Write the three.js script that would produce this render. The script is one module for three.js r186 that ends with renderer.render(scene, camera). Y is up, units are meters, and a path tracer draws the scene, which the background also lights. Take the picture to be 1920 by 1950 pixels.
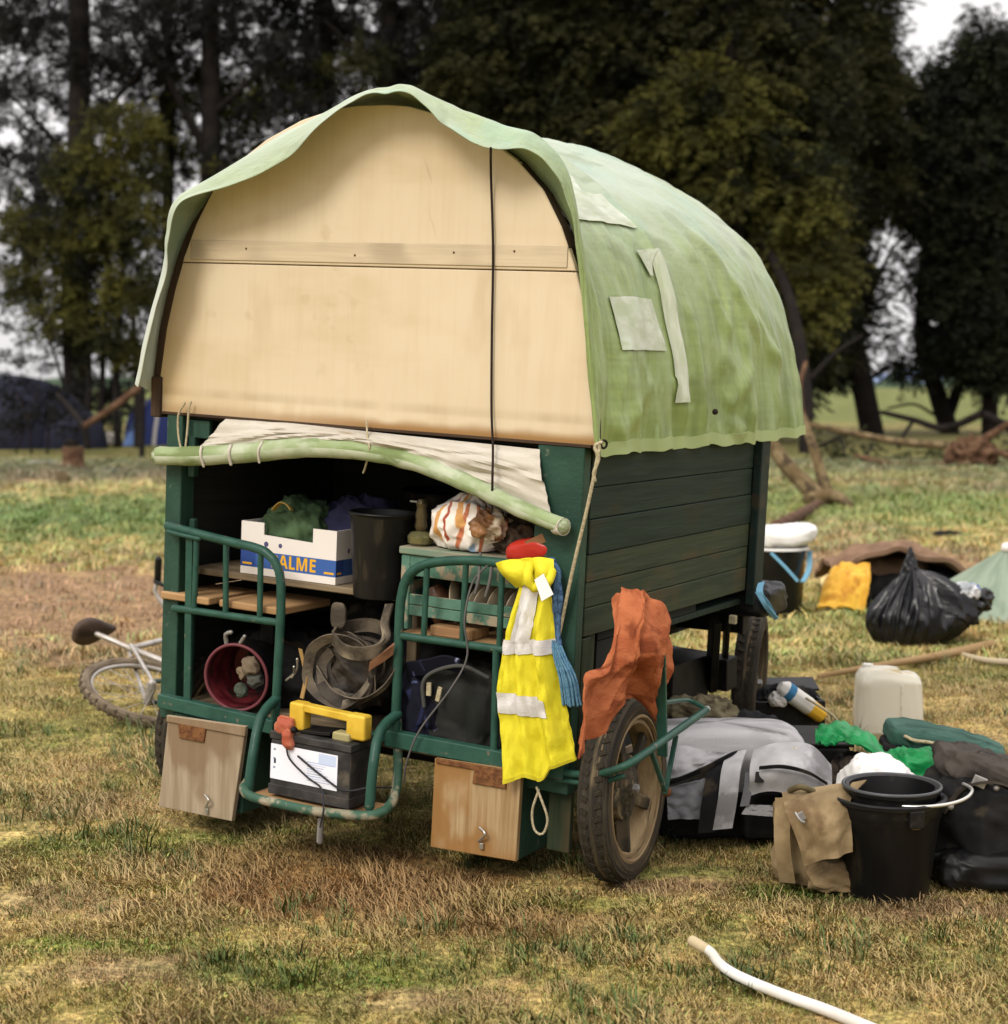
import * as THREE from 'three';
import { RoundedBoxGeometry } from 'three/addons/geometries/RoundedBoxGeometry.js';
import { mergeGeometries, toCreasedNormals, mergeVertices } from 'three/addons/utils/BufferGeometryUtils.js';
import { createNoise3D } from 'simplex-noise';

// ---------------------------------------------------------------- camera, sky, sun, exposure
const W = 1008, H = 1024;
const scene = new THREE.Scene();
const camera = new THREE.PerspectiveCamera(33.712, W / H, 0.1, 6000);
camera.position.set(0, 1.6, 0);
camera.rotation.set(-0.07722, 0, 0);
camera.focus = 5.4;
camera.userData.fStop = 3.0;
const renderer = new THREE.WebGLRenderer();
renderer.setSize(W, H);
renderer.toneMapping = THREE.LinearToneMapping;
renderer.toneMappingExposure = 2.5;
renderer.shadowMap.enabled = true;

// seeded random numbers
function rng(seed) {
  let a = seed >>> 0;
  return () => { a = (a + 0x6d2b79f5) >>> 0; let t = Math.imul(a ^ (a >>> 15), 1 | a); t = (t + Math.imul(t ^ (t >>> 7), 61 | t)) ^ t; return ((t ^ (t >>> 14)) >>> 0) / 4294967296; };
}
const n3 = createNoise3D(rng(7));
const clamp = (x, a = 0, b = 1) => Math.min(b, Math.max(a, x));
const mix = (a, b, t) => a + (b - a) * t;
const sm = (a, b, x) => { const t = clamp((x - a) / (b - a)); return t * t * (3 - 2 * t); };
const mix3 = (a, b, t) => [mix(a[0], b[0], t), mix(a[1], b[1], t), mix(a[2], b[2], t)];

// overcast sky: three times as bright overhead as at the horizon, with soft cloud structure
{
  const w = 512, h = 256, d = new Float32Array(w * h * 4);
  for (let j = 0; j < h; j++) for (let i = 0; i < w; i++) {
    const el = ((j + 0.5) / h - 0.5) * Math.PI, az = (i + 0.5) / w * 2 * Math.PI, y = Math.max(0, Math.sin(el));
    const cx = Math.cos(el) * Math.cos(az), cz = Math.cos(el) * Math.sin(az), q = 1.4 / (0.35 + y);
    const cl = 1 + 0.07 * n3(cx * q, cz * q, 3) + 0.05 * n3(cx * q * 2.3, cz * q * 2.3, 9);
    let L = 0.335 * (1 + 1.65 * y) * cl;
    if (el < 0) L = 0.12;
    const k = (j * w + i) * 4;
    d[k] = L * 1.02; d[k + 1] = L * 0.985; d[k + 2] = L * 0.99; d[k + 3] = 1;
  }
  const t = new THREE.DataTexture(d, w, h, THREE.RGBAFormat, THREE.FloatType);
  t.mapping = THREE.EquirectangularReflectionMapping; t.magFilter = THREE.LinearFilter; t.minFilter = THREE.LinearFilter; t.needsUpdate = true;
  scene.background = t; scene.environment = t;
}
const sun = new THREE.DirectionalLight(new THREE.Color(1, 0.93, 0.82), 0.95);
sun.position.set(-9, 15, 7); sun.target.position.set(0, 0.8, -6);
sun.castShadow = true; sun.shadow.radius = 40; sun.shadow.mapSize.set(2048, 2048);
Object.assign(sun.shadow.camera, { left: -15, right: 15, top: 15, bottom: -15, near: 0.5, far: 60 });
scene.add(sun, sun.target);

// ---------------------------------------------------------------- naming
const used = {};
function numbered(n) { const k = used[n] = (used[n] ?? -1) + 1; return k ? `${n}_${String(k).padStart(3, '0')}` : n; }
function tag(o, label, category, group) { o.userData.label = label; o.userData.category = category; if (group) o.userData.group = group; return o; }
function thing(name, label, category, p = [0, 0, 0], ry = 0, group) {
  const o = new THREE.Group(); o.name = numbered(name); o.position.set(...p); o.rotation.y = ry; scene.add(o);
  return tag(o, label, category, group);
}
function part(parent, name, geo, mat, label) {
  const o = new THREE.Mesh(geo, mat); o.name = name; o.castShadow = o.receiveShadow = true; parent.add(o);
  if (label) o.userData.label = label;
  return o;
}
function single(name, label, category, geo, mat, group) { const o = part(scene, numbered(name), geo, mat); return tag(o, label, category, group); }
function setBase(o, b) { // children were built round the origin: move the origin to the base b
  o.children.forEach(c => c.position.sub(new THREE.Vector3(...b)));
  o.position.add(new THREE.Vector3(...b).applyQuaternion(o.quaternion));
  return o;
}
// the wagon leans a little on its springs: everything on it is set in its frame
const wagonFrame = new THREE.Matrix4().makeBasis(new THREE.Vector3(0.87, -0.0523, 0.4902), new THREE.Vector3(0.0456, 0.9986, 0.0257), new THREE.Vector3(-0.4909, 0, 0.8712));
const WO = [0.1882, 0, -5.2361];
function onWagon(name, label, category, group) {
  const o = thing(name, label, category, WO, 0, group); o.quaternion.setFromRotationMatrix(wagonFrame); return o;
}

// ---------------------------------------------------------------- geometry helpers
const V = (p) => new THREE.Vector3(...p);
function uvBox(g, grain = 'x', s = 1, off = 0) { // uv in metres, u along the grain
  g = g.index ? g.toNonIndexed() : g;
  const p = g.attributes.position, n = g.attributes.normal, uv = new Float32Array(p.count * 2);
  for (let i = 0; i < p.count; i += 3) {
    let ax = 0, ay = 0, az = 0;
    for (let k = i; k < i + 3; k++) { ax += Math.abs(n.getX(k)); ay += Math.abs(n.getY(k)); az += Math.abs(n.getZ(k)); }
    for (let k = i; k < i + 3; k++) {
      const q = { x: p.getX(k), y: p.getY(k), z: p.getZ(k) };
      const rest = ax >= ay && ax >= az ? ['y', 'z'] : ay >= az ? ['x', 'z'] : ['x', 'y'];
      let [a, b] = rest; if (b === grain) [a, b] = [b, a];
      uv[k * 2] = q[a] * s + off; uv[k * 2 + 1] = q[b] * s + off * 0.73;
    }
  }
  g.setAttribute('uv', new THREE.BufferAttribute(uv, 2));
  return g;
}
let boxN = 0;
function bx(w, h, d, x = 0, y = 0, z = 0, o = {}) { // box centred at x,y,z
  const r = o.r ?? Math.min(0.006, Math.min(w, h, d) * 0.25);
  let g = new RoundedBoxGeometry(w, h, d, 1, r);
  if (o.warp) { const p = g.attributes.position; for (let i = 0; i < p.count; i++) { const a = V([p.getX(i), p.getY(i), p.getZ(i)]); o.warp(a); p.setXYZ(i, a.x, a.y, a.z); } g.computeVertexNormals(); }
  if (o.rx) g.rotateX(o.rx); if (o.ry) g.rotateY(o.ry); if (o.rz) g.rotateZ(o.rz);
  g.translate(x, y, z);
  return uvBox(g, o.grain ?? (w >= h && w >= d ? 'x' : h >= d ? 'y' : 'z'), o.s ?? 1, (boxN++ * 0.377) % 1);
}
const bx2 = (a, b, o) => bx(Math.abs(b[0] - a[0]), Math.abs(b[1] - a[1]), Math.abs(b[2] - a[2]), (a[0] + b[0]) / 2, (a[1] + b[1]) / 2, (a[2] + b[2]) / 2, o);
function beam(a, b, w, h, o = {}) { // rectangular bar between two points
  const A = V(a), B = V(b), d = B.clone().sub(A), L = d.length();
  const g = new RoundedBoxGeometry(w, L, h, 1, Math.min(0.005, Math.min(w, h) * 0.25));
  const gg = uvBox(g, 'y', 1, (boxN++ * 0.377) % 1);
  gg.applyQuaternion(new THREE.Quaternion().setFromUnitVectors(new THREE.Vector3(0, 1, 0), d.normalize()));
  gg.translate((a[0] + b[0]) / 2, (a[1] + b[1]) / 2, (a[2] + b[2]) / 2);
  return gg;
}
function tube(pts, r, o = {}) {
  const c = new THREE.CatmullRomCurve3(pts.map(V), !!o.closed, 'catmullrom', o.tension ?? 0.5);
  const len = c.getLength(), ns = o.ns ?? Math.max(4, Math.min(160, Math.round(len / Math.max(r * 1.6, 0.012)))), nr = o.nr ?? 8;
  const g = new THREE.TubeGeometry(c, ns, 1, nr, !!o.closed);
  const p = g.attributes.position, uv = g.attributes.uv, rf = typeof r === 'function' ? r : () => r;
  const fr = c;
  for (let i = 0; i <= ns; i++) {
    const cpt = fr.getPointAt(i / ns), rr = rf(i / ns);
    for (let j = 0; j <= nr; j++) {
      const k = i * (nr + 1) + j;
      p.setXYZ(k, cpt.x + (p.getX(k) - cpt.x) * rr, cpt.y + (p.getY(k) - cpt.y) * rr, cpt.z + (p.getZ(k) - cpt.z) * rr);
      uv.setXY(k, i / ns * len, j / nr * rr * 6.283);
    }
  }
  const gs = [g.toNonIndexed()];
  if (!o.closed && !o.open) for (const t of [0, 1]) {
    const s = new THREE.SphereGeometry(rf(t), nr, 5).toNonIndexed(), q = c.getPointAt(t); s.scale(1, 1, 1); s.translate(q.x, q.y, q.z); gs.push(s);
  }
  return gs.length > 1 ? mergeGeometries(gs) : gs[0];
}
function straight(pts, r, o = {}) { // tube with straight runs and short rounded corners
  const out = [];
  pts.forEach((p, i) => {
    if (i === 0 || i === pts.length - 1) return out.push(p);
    const P = V(p), A = V(pts[i - 1]), B = V(pts[i + 1]), k = o.bend ?? 0.05;
    out.push(P.clone().lerp(A, Math.min(0.45, k / P.distanceTo(A))).toArray(), P.clone().multiplyScalar(0.5).add(P.clone().lerp(A, Math.min(0.45, k / P.distanceTo(A))).multiplyScalar(0.25)).add(P.clone().lerp(B, Math.min(0.45, k / P.distanceTo(B))).multiplyScalar(0.25)).toArray(), P.clone().lerp(B, Math.min(0.45, k / P.distanceTo(B))).toArray());
  });
  return tube(out, r, { ...o, tension: 0.3, ns: o.ns ?? 60 });
}
function lathe(prof, seg = 40) { const g = new THREE.LatheGeometry(prof.map(p => new THREE.Vector2(...p)), seg); return toCreasedNormals(g, 0.7); }
// surface through a grid of control points
const cr = (a, b, c, d, t) => 0.5 * (2 * b + (c - a) * t + (2 * a - 5 * b + 4 * c - d) * t * t + (3 * b - a - 3 * c + d) * t * t * t);
function spline(arr, t, get) {
  const n = arr.length - 1, x = clamp(t) * n, i = Math.min(n - 1, Math.floor(x)), f = x - i, at = k => get(arr[clamp(k, 0, n)]);
  const a = i ? at(i - 1) : at(0).map((v, k) => 2 * v - at(1)[k]), d = i + 2 <= n ? at(i + 2) : at(n).map((v, k) => 2 * v - at(n - 1)[k]);
  return at(i).map((v, k) => cr(a[k], v, at(i + 1)[k], d[k], f));
}
function surf(rows) { return (s, t) => spline(rows, t, row => spline(row, s, p => p)); }
function sheet(fn, ns, nt, thick = 0.003, o = {}) { // closed thin shell over fn(s,t)
  const P = [], N = [], s0 = o.s0 ?? 0, s1 = o.s1 ?? 1, t0 = o.t0 ?? 0, t1 = o.t1 ?? 1;
  const at = (i, j) => fn(s0 + (s1 - s0) * i / ns, t0 + (t1 - t0) * j / nt);
  for (let j = 0; j <= nt; j++) for (let i = 0; i <= ns; i++) P.push(V(at(i, j)));
  const id = (i, j) => j * (ns + 1) + i;
  for (let j = 0; j <= nt; j++) for (let i = 0; i <= ns; i++) {
    const a = P[id(Math.min(ns, i + 1), j)].clone().sub(P[id(Math.max(0, i - 1), j)]), b = P[id(i, Math.min(nt, j + 1))].clone().sub(P[id(i, Math.max(0, j - 1))]);
    N.push(b.cross(a).normalize());
  }
  const pos = [], uv = [], idx = [], lift = o.lift ?? 0, ul = o.us ?? P[id(0, 0)].distanceTo(P[id(ns, 0)]), vl = o.vs ?? P[id(0, 0)].distanceTo(P[id(0, nt)]);
  for (const sd of [1, -1]) P.forEach((p, k) => { const q = p.clone().addScaledVector(N[k], lift + sd * thick / 2); pos.push(q.x, q.y, q.z); const i = k % (ns + 1), j = (k - i) / (ns + 1); uv.push((s0 + (s1 - s0) * i / ns) * (o.us ?? 1), (t0 + (t1 - t0) * j / nt) * (o.vs ?? 1)); });
  const M = P.length, quad = (a, b, c, d) => idx.push(a, b, c, a, c, d);
  for (let j = 0; j < nt; j++) for (let i = 0; i < ns; i++) { const a = id(i, j), b = id(i + 1, j), c = id(i + 1, j + 1), d = id(i, j + 1); quad(a, d, c, b); quad(M + a, M + b, M + c, M + d); }
  for (let i = 0; i < ns; i++) { quad(id(i, 0), id(i + 1, 0), M + id(i + 1, 0), M + id(i, 0)); quad(id(i + 1, nt), id(i, nt), M + id(i, nt), M + id(i + 1, nt)); }
  for (let j = 0; j < nt; j++) { quad(id(0, j + 1), id(0, j), M + id(0, j), M + id(0, j + 1)); quad(id(ns, j), id(ns, j + 1), M + id(ns, j + 1), M + id(ns, j)); }
  let g = new THREE.BufferGeometry();
  g.setAttribute('position', new THREE.Float32BufferAttribute(pos, 3)); g.setAttribute('uv', new THREE.Float32BufferAttribute(uv, 2)); g.setIndex(idx);
  if (g.attributes.position.count > 60000) { g.computeVertexNormals(); return g; }
  return toCreasedNormals(g, 0.9);
}
const ridge = (x, y, z) => 1 - Math.abs(n3(x, y, z));
// soft bag: a superellipsoid with creases
function bag(w, h, d, o = {}) {
  const nu = o.nu ?? 64, nv = o.nv ?? 40, e = o.e ?? 0.55, pos = [], uv = [], idx = [], sd = o.seed ?? 0, am = o.wrinkle ?? 0.02, fr = o.freq ?? 4;
  const pw = (c, k) => Math.sign(c) * Math.abs(c) ** k;
  for (let j = 0; j <= nv; j++) for (let i = 0; i <= nu; i++) {
    const a = i / nu * 2 * Math.PI, b = (j / nv - 0.5) * Math.PI, cb = pw(Math.cos(b), o.ev ?? e);
    let x = cb * pw(Math.cos(a), e), y = pw(Math.sin(b), o.ev ?? e), z = cb * pw(Math.sin(a), e);
    let p = [x * w / 2, y * h / 2, z * d / 2];
    const q = p.map(v => v * fr + sd), q2 = p.map(v => v * fr * 2.7 + sd + 5);
    const k = am * (ridge(...q) - 0.6 + 0.45 * (ridge(...q2) - 0.6)) * (o.mask ? o.mask(p) : 1), L = Math.hypot(x, y, z) || 1;
    p = [p[0] + x / L * k, p[1] + y / L * k, p[2] + z / L * k];
    if (o.warp) p = o.warp(p, [x, y, z]);
    if (p[1] < -h / 2 + (o.flat ?? 0)) p[1] = -h / 2 + (o.flat ?? 0);
    pos.push(...p); uv.push(i / nu * (w + d) * 1.6, j / nv * h * 1.6);
  }
  for (let j = 0; j < nv; j++) for (let i = 0; i < nu; i++) { const k = j * (nu + 1) + i, l = k + nu + 1; idx.push(k, l, l + 1, k, l + 1, k + 1); }
  const g = new THREE.BufferGeometry(); g.setAttribute('position', new THREE.Float32BufferAttribute(pos, 3)); g.setAttribute('uv', new THREE.Float32BufferAttribute(uv, 2)); g.setIndex(idx); g.computeVertexNormals();
  { // join the seam's normals
    const n = g.attributes.normal; for (let j = 0; j <= nv; j++) { const a = j * (nu + 1), b = a + nu; const x = n.getX(a) + n.getX(b), y = n.getY(a) + n.getY(b), z = n.getZ(a) + n.getZ(b), L = Math.hypot(x, y, z) || 1; n.setXYZ(a, x / L, y / L, z / L); n.setXYZ(b, x / L, y / L, z / L); }
  }
  if (o.rx) g.rotateX(o.rx); if (o.rz) g.rotateZ(o.rz); if (o.ry) g.rotateY(o.ry);
  if (o.at) g.translate(...o.at);
  return g;
}
const shift = (g, p, ry = 0) => { if (ry) g.rotateY(ry); g.translate(...p); return g; };
const join = (...gs) => mergeGeometries(gs.flat().map(g => { g = g.index ? g.toNonIndexed() : g; for (const k of Object.keys(g.attributes)) if (!['position', 'normal', 'uv'].includes(k)) g.deleteAttribute(k); return g; }));

// ---------------------------------------------------------------- textures and materials
function hash2(i, j, s) { let h = Math.imul(i, 374761393) ^ Math.imul(j, 668265263) ^ Math.imul(s, 2147483647 - 58); h = Math.imul(h ^ (h >>> 13), 1274126177); return ((h ^ (h >>> 16)) >>> 0) / 4294967296; }
function vn(x, y, px, py, s) { // tileable value noise
  const i = Math.floor(x), j = Math.floor(y), f = x - i, g = y - j, u = f * f * (3 - 2 * f), v = g * g * (3 - 2 * g), m = (a, p) => ((a % p) + p) % p;
  const a = hash2(m(i, px), m(j, py), s), b = hash2(m(i + 1, px), m(j, py), s), c = hash2(m(i, px), m(j + 1, py), s), d = hash2(m(i + 1, px), m(j + 1, py), s);
  return mix(mix(a, b, u), mix(c, d, u), v);
}
function fb(u, v, px, py, oct, s) { let a = 0, k = 0.5, t = 0; for (let o = 0; o < oct; o++) { a += k * vn(u * px, v * py, px, py, s + o * 17); t += k; k *= 0.55; px *= 2; py *= 2; } return a / t; }
const toS = (c) => { c = clamp(c); return Math.round(255 * (c <= 0.0031308 ? 12.92 * c : 1.055 * c ** (1 / 2.4) - 0.055)); };
function tex(n, fn, o = {}) { // colour map from linear values, or a grey height map
  const m = o.h ?? n, d = new Uint8Array(n * m * 4);
  for (let j = 0; j < m; j++) for (let i = 0; i < n; i++) {
    const c = fn((i + 0.5) / n, (j + 0.5) / m), k = (j * n + i) * 4;
    if (o.grey) d[k] = d[k + 1] = d[k + 2] = Math.round(255 * clamp(c)); else { d[k] = toS(c[0]); d[k + 1] = toS(c[1]); d[k + 2] = toS(c[2]); }
    d[k + 3] = 255;
  }
  const t = new THREE.DataTexture(d, n, m); t.wrapS = t.wrapT = THREE.RepeatWrapping; t.magFilter = THREE.LinearFilter; t.minFilter = THREE.LinearMipmapLinearFilter; t.generateMipmaps = true;
  if (!o.grey) t.colorSpace = THREE.SRGBColorSpace;
  if (o.rep) t.repeat.set(...o.rep);
  t.needsUpdate = true; return t;
}
const bumpFine = tex(256, (u, v) => fb(u, v, 24, 24, 4, 3), { grey: 1, rep: [4, 4] });
const bumpCloth = tex(512, (u, v) => 0.75 * fb(u, v, 6, 6, 4, 11) + 0.25 * (0.5 + 0.25 * (Math.sin(u * 6.283 * 128) + Math.sin(v * 6.283 * 128))), { grey: 1, rep: [3, 3] });
const bumpGrain = tex(512, (u, v) => fb(u, v, 4, 64, 4, 5), { grey: 1, rep: [1.5, 1.5] });
function mottle(a, b, o = {}) { // two-tone mottled map; c: a third tone in sparse patches
  const s = o.seed ?? 1, f = o.f ?? 6;
  return tex(o.n ?? 256, (u, v) => {
    let t = sm(0.28, 0.72, fb(u, v, f, o.fy ?? f, 5, s)), c = mix3(a, b, t);
    if (o.c) c = mix3(c, o.c, sm(o.lo ?? 0.6, o.hi ?? 0.75, fb(u, v, o.cf ?? 5, o.cf ?? 5, 5, s + 40)) * (o.ck ?? 1));
    return c;
  }, { rep: o.rep ?? [2, 2] });
}
function wood(a, b, o = {}) { // grain along u
  const s = o.seed ?? 1;
  return tex(512, (u, v) => {
    const wv = 0.06 * fb(u, v, 2, 3, 3, s + 9), g = fb(u, v + wv, 2, 36, 4, s), r = fb(u, v, 3, 5, 3, s + 30), fine = fb(u, v, 5, 150, 2, s + 60);
    let c = mix3(a, b, sm(0.25, 0.75, 0.55 * g + 0.25 * fine + 0.2 * r));
    if (o.c) c = mix3(c, o.c, sm(o.lo ?? 0.55, o.hi ?? 0.75, r + (o.lo ? 0.25 * (fb(u, v, 7, 12, 4, s + 70) - 0.5) : 0)) * 0.85);
    return c;
  }, { rep: o.rep ?? [1.2, 1.2] });
}
const std = (o) => new THREE.MeshPhysicalMaterial({ roughness: 0.8, specularIntensity: 0.4, ...o });
const phys = std;
const flat = (r, g, b, o = {}) => std({ color: new THREE.Color().setRGB(r, g, b), ...o });
const M = {
  green: std({ map: mottle([0.016, 0.044, 0.03], [0.023, 0.06, 0.041], { seed: 3, f: 5, c: [0.075, 0.1, 0.072], lo: 0.72, hi: 0.8, cf: 14 }), roughness: 0.5, bumpMap: bumpFine, bumpScale: 0.0012 }),
  greenTube: std({ map: mottle([0.018, 0.058, 0.042], [0.026, 0.078, 0.056], { seed: 5, f: 9, c: [0.12, 0.11, 0.08], lo: 0.7, hi: 0.78, cf: 18 }), roughness: 0.38, bumpMap: bumpFine, bumpScale: 0.0008 }),
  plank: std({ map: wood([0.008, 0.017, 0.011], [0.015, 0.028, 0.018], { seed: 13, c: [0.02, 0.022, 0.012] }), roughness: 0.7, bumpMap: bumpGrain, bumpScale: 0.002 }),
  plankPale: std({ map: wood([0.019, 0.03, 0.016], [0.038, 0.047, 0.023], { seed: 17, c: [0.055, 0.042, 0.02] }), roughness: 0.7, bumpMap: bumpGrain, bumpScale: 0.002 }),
  shadedFrontPost: std({ map: mottle([0.006, 0.014, 0.012], [0.011, 0.022, 0.018], { seed: 7, f: 5, c: [0.03, 0.026, 0.016], lo: 0.58, hi: 0.75, cf: 9 }), roughness: 0.6 }),  // post green darkened, side shade put into the colour
  inside: std({ map: wood([0.012, 0.014, 0.012], [0.024, 0.025, 0.022], { seed: 23 }), roughness: 0.9 }),
  shelf: std({ map: wood([0.13, 0.095, 0.055], [0.25, 0.19, 0.12], { seed: 29, c: [0.14, 0.1, 0.06] }), roughness: 0.75, bumpMap: bumpGrain, bumpScale: 0.002 }),
  board: std({ map: wood([0.3, 0.17, 0.075], [0.4, 0.25, 0.12], { seed: 31, c: [0.2, 0.1, 0.045] }), roughness: 0.75, bumpMap: bumpGrain, bumpScale: 0.002 }),
  greyBoard: std({ map: wood([0.24, 0.18, 0.115], [0.36, 0.29, 0.2], { seed: 37, c: [0.19, 0.125, 0.07], lo: 0.5, hi: 0.66 }), roughness: 0.8, bumpMap: bumpGrain, bumpScale: 0.002 }),
  tanBoard: std({ map: wood([0.24, 0.145, 0.06], [0.4, 0.29, 0.16], { seed: 41, c: [0.24, 0.115, 0.03], lo: 0.42, hi: 0.58 }), roughness: 0.8, bumpMap: bumpGrain, bumpScale: 0.002 }),
  darkWood: std({ map: wood([0.03, 0.018, 0.011], [0.065, 0.038, 0.022], { seed: 43 }), roughness: 0.8, bumpMap: bumpGrain, bumpScale: 0.002 }),
  canvas: std({ map: mottle([0.47, 0.43, 0.36], [0.56, 0.52, 0.45], { seed: 47, f: 5, c: [0.36, 0.3, 0.22], lo: 0.66, hi: 0.85, rep: [1, 2] }), roughness: 0.95, bumpMap: bumpCloth, bumpScale: 0.003 }),
  rubber: std({ map: mottle([0.02, 0.017, 0.013], [0.05, 0.04, 0.026], { seed: 53, f: 8, c: [0.12, 0.09, 0.05], lo: 0.58, hi: 0.72 }), roughness: 0.85, bumpMap: bumpFine, bumpScale: 0.002 }),
  wheelTan: std({ map: mottle([0.19, 0.13, 0.065], [0.31, 0.22, 0.115], { seed: 59, f: 6, c: [0.07, 0.05, 0.028], lo: 0.55, hi: 0.75 }), roughness: 0.8, bumpMap: bumpFine, bumpScale: 0.002 }),
  sidewall: std({ map: mottle([0.035, 0.027, 0.018], [0.085, 0.063, 0.036], { seed: 58, f: 8, c: [0.16, 0.115, 0.06], lo: 0.55, hi: 0.75 }), roughness: 0.9, bumpMap: bumpFine, bumpScale: 0.002 }),
  muddy: std({ map: mottle([0.03, 0.026, 0.018], [0.08, 0.062, 0.036], { seed: 61, f: 9, c: [0.16, 0.12, 0.065], lo: 0.6, hi: 0.72 }), roughness: 0.8, metalness: 0.2 }),
  iron: std({ map: mottle([0.005, 0.005, 0.005], [0.014, 0.012, 0.01], { seed: 67, f: 9 }), roughness: 0.6, metalness: 0.3 }),
  rust: std({ map: mottle([0.1, 0.04, 0.016], [0.18, 0.08, 0.03], { seed: 71, f: 16, rep: [6, 6] }), roughness: 0.9, bumpMap: bumpFine, bumpScale: 0.002 }),
  steel: flat(0.55, 0.54, 0.5, { roughness: 0.35, metalness: 0.9 }),
  dullSteel: std({ map: mottle([0.2, 0.19, 0.18], [0.34, 0.33, 0.31], { seed: 73, f: 9 }), roughness: 0.5, metalness: 0.5 }),
  black: std({ map: mottle([0.004, 0.004, 0.0045], [0.008, 0.0075, 0.0075], { seed: 79, f: 7, c: [0.04, 0.032, 0.02], lo: 0.62, hi: 0.85, cf: 7, ck: 0.7 }), roughness: 0.45, specularIntensity: 0.45 }),
  blackCloth: std({ map: mottle([0.005, 0.005, 0.0055], [0.012, 0.011, 0.011], { seed: 83, f: 8, c: [0.035, 0.028, 0.018], lo: 0.66, hi: 0.82, cf: 6 }), roughness: 0.9, bumpMap: bumpCloth, bumpScale: 0.003 }),
  bin: phys({ color: new THREE.Color().setRGB(0.006, 0.006, 0.008), roughness: 0.28, specularIntensity: 0.8, bumpMap: bumpFine, bumpScale: 0.001 }),
  rope: std({ map: mottle([0.26, 0.22, 0.13], [0.42, 0.36, 0.24], { seed: 89, f: 30, rep: [8, 8] }), roughness: 0.95, bumpMap: bumpFine, bumpScale: 0.002 }),
  cord: flat(0.02, 0.013, 0.011, { roughness: 0.9 }),
  leather: std({ map: mottle([0.045, 0.035, 0.025], [0.125, 0.1, 0.07], { seed: 97, f: 7, c: [0.22, 0.18, 0.125], lo: 0.6, hi: 0.8 }), roughness: 0.65, bumpMap: bumpFine, bumpScale: 0.002 }),
  leatherDark: std({ map: mottle([0.015, 0.012, 0.009], [0.045, 0.035, 0.025], { seed: 98, f: 7 }), roughness: 0.6, bumpMap: bumpFine, bumpScale: 0.002 }),
};

// ---------------------------------------------------------------- ground
const dirt = [0.25, 0.16, 0.09], burnt = [0.27, 0.145, 0.052], tan = [0.4, 0.29, 0.165], lush = [0.15, 0.2, 0.034], olive = [0.28, 0.252, 0.078], straw = [0.475, 0.355, 0.15];
const patches = [ // [centre, rx, rz, tone, strength]
  [[-3.337,0,-12.697], 2.1, 2.6, dirt, 1], [[-3.605,0,-11.285], 1.8, 1.9, dirt, 1], [[-2.154,0,-9.953], 0.9, 0.7, dirt, 0.6], [[-8.069,0,-28.813], 5, 3.2, dirt, 0.95], [[3.247,0,-14.846], 1.9, 1.5, dirt, 0.9], [[3.051,0,-18.114], 1.5, 2, dirt, 0.6], [[6.911,0,-24.659], 2.6, 2, dirt, 0.7],
  [[-0.566,0,-5.249], 0.62, 0.3, burnt, 1], [[-0.095,0,-4.984], 0.5, 0.22, burnt, 0.75], [[-0.702,0,-5.543], 0.5, 0.25, burnt, 0.7], [[0.516,0,-5.249], 0.26, 0.13, dirt, 0.95], [[1.285,0,-5.061], 0.34, 0.14, dirt, 0.9], [[-0.999,0,-4.484], 0.3, 0.1, tan, 0.8], [[-1.34,0,-5.087], 0.35, 0.12, tan, 0.7], [[-1.538,0,-6.239], 0.3, 0.2, tan, 0.5], [[-0.191,0,-4.288], 0.3, 0.1, tan, 0.5], [[0.79,0,-5.422], 0.3, 0.1, dirt, 0.6], [[1.732,0,-6.087], 0.5, 0.3, dirt, 0.7],
  [[-5.019,0,-19.875], 4, 3.4, [0.125, 0.17, 0.027], 1], [[4.938,0,-22.011], 3.4, 4, lush, 0.75], [[1.022,0,-5.194], 0.3, 0.12, lush, 0.8], [[-1.304,0,-5.803], 0.5, 0.2, lush, 0.55], [[-0.457,0,-4.484], 0.5, 0.13, lush, 0.55], [[-1.24,0,-4.699], 0.25, 0.1, lush, 0.8], [[0.584,0,-5.422], 0.3, 0.1, lush, 0.5], [[0.226,0,-5.087], 0.4, 0.1, lush, 0.5], [[2.086,0,-11.285], 0.9, 0.6, olive, 0.7], [[2.16,0,-8.177], 0.8, 0.6, straw, 0.7], [[2.127,0,-7.34], 0.5, 0.4, dirt, 0.4],
];
function groundTone(x, z) {
  const d = Math.hypot(x, z);
  const a = n3(x * 0.55, z * 0.55, 1), b = n3(x * 1.9, z * 1.9, 2), c = n3(x * 6.5, z * 6.5, 3), e = n3(x * 17, z * 17, 4);
  let t = sm(-0.75, 0.75, 0.45 * a + 0.5 * b + 0.4 * c + 0.25 * e), k = mix3(olive, straw, t);
  k = mix3(k, lush, sm(0.25, 0.85, 0.5 * n3(x * 1.3, z * 1.3, 8) + 0.55 * n3(x * 4.5, z * 4.5, 12)) * 0.7);
  k = mix3(k, dirt, sm(0.25, 0.75, 0.5 * n3(x * 0.9, z * 0.9, 21) + 0.5 * n3(x * 5, z * 5, 22)) * 0.75);
  for (const [p, rx, rz, tone, s] of patches) {
    const q = Math.hypot((x - p[0]) / rx, (z - p[2]) / rz) + 0.35 * b + 0.3 * c;
    if (q < 1.3) k = mix3(k, tone, s * (1 - sm(0.55, 1.25, q)));
  }
  k = mix3(k, [0.07, 0.085, 0.024], 0.75 * sm(24, 32, d + 4 * a) * (1 - sm(52, 66, d + 3 * a)));  // tree shade painted into the turf as a darker green belt
  if (d > 50) k = mix3(k, [0.135, 0.155, 0.045], sm(56, 72, d + 2 * a));
  const m = 0.86 + 0.22 * (0.5 * b + 0.5 * e);
  return k.map(v => v * m);
}
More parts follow.
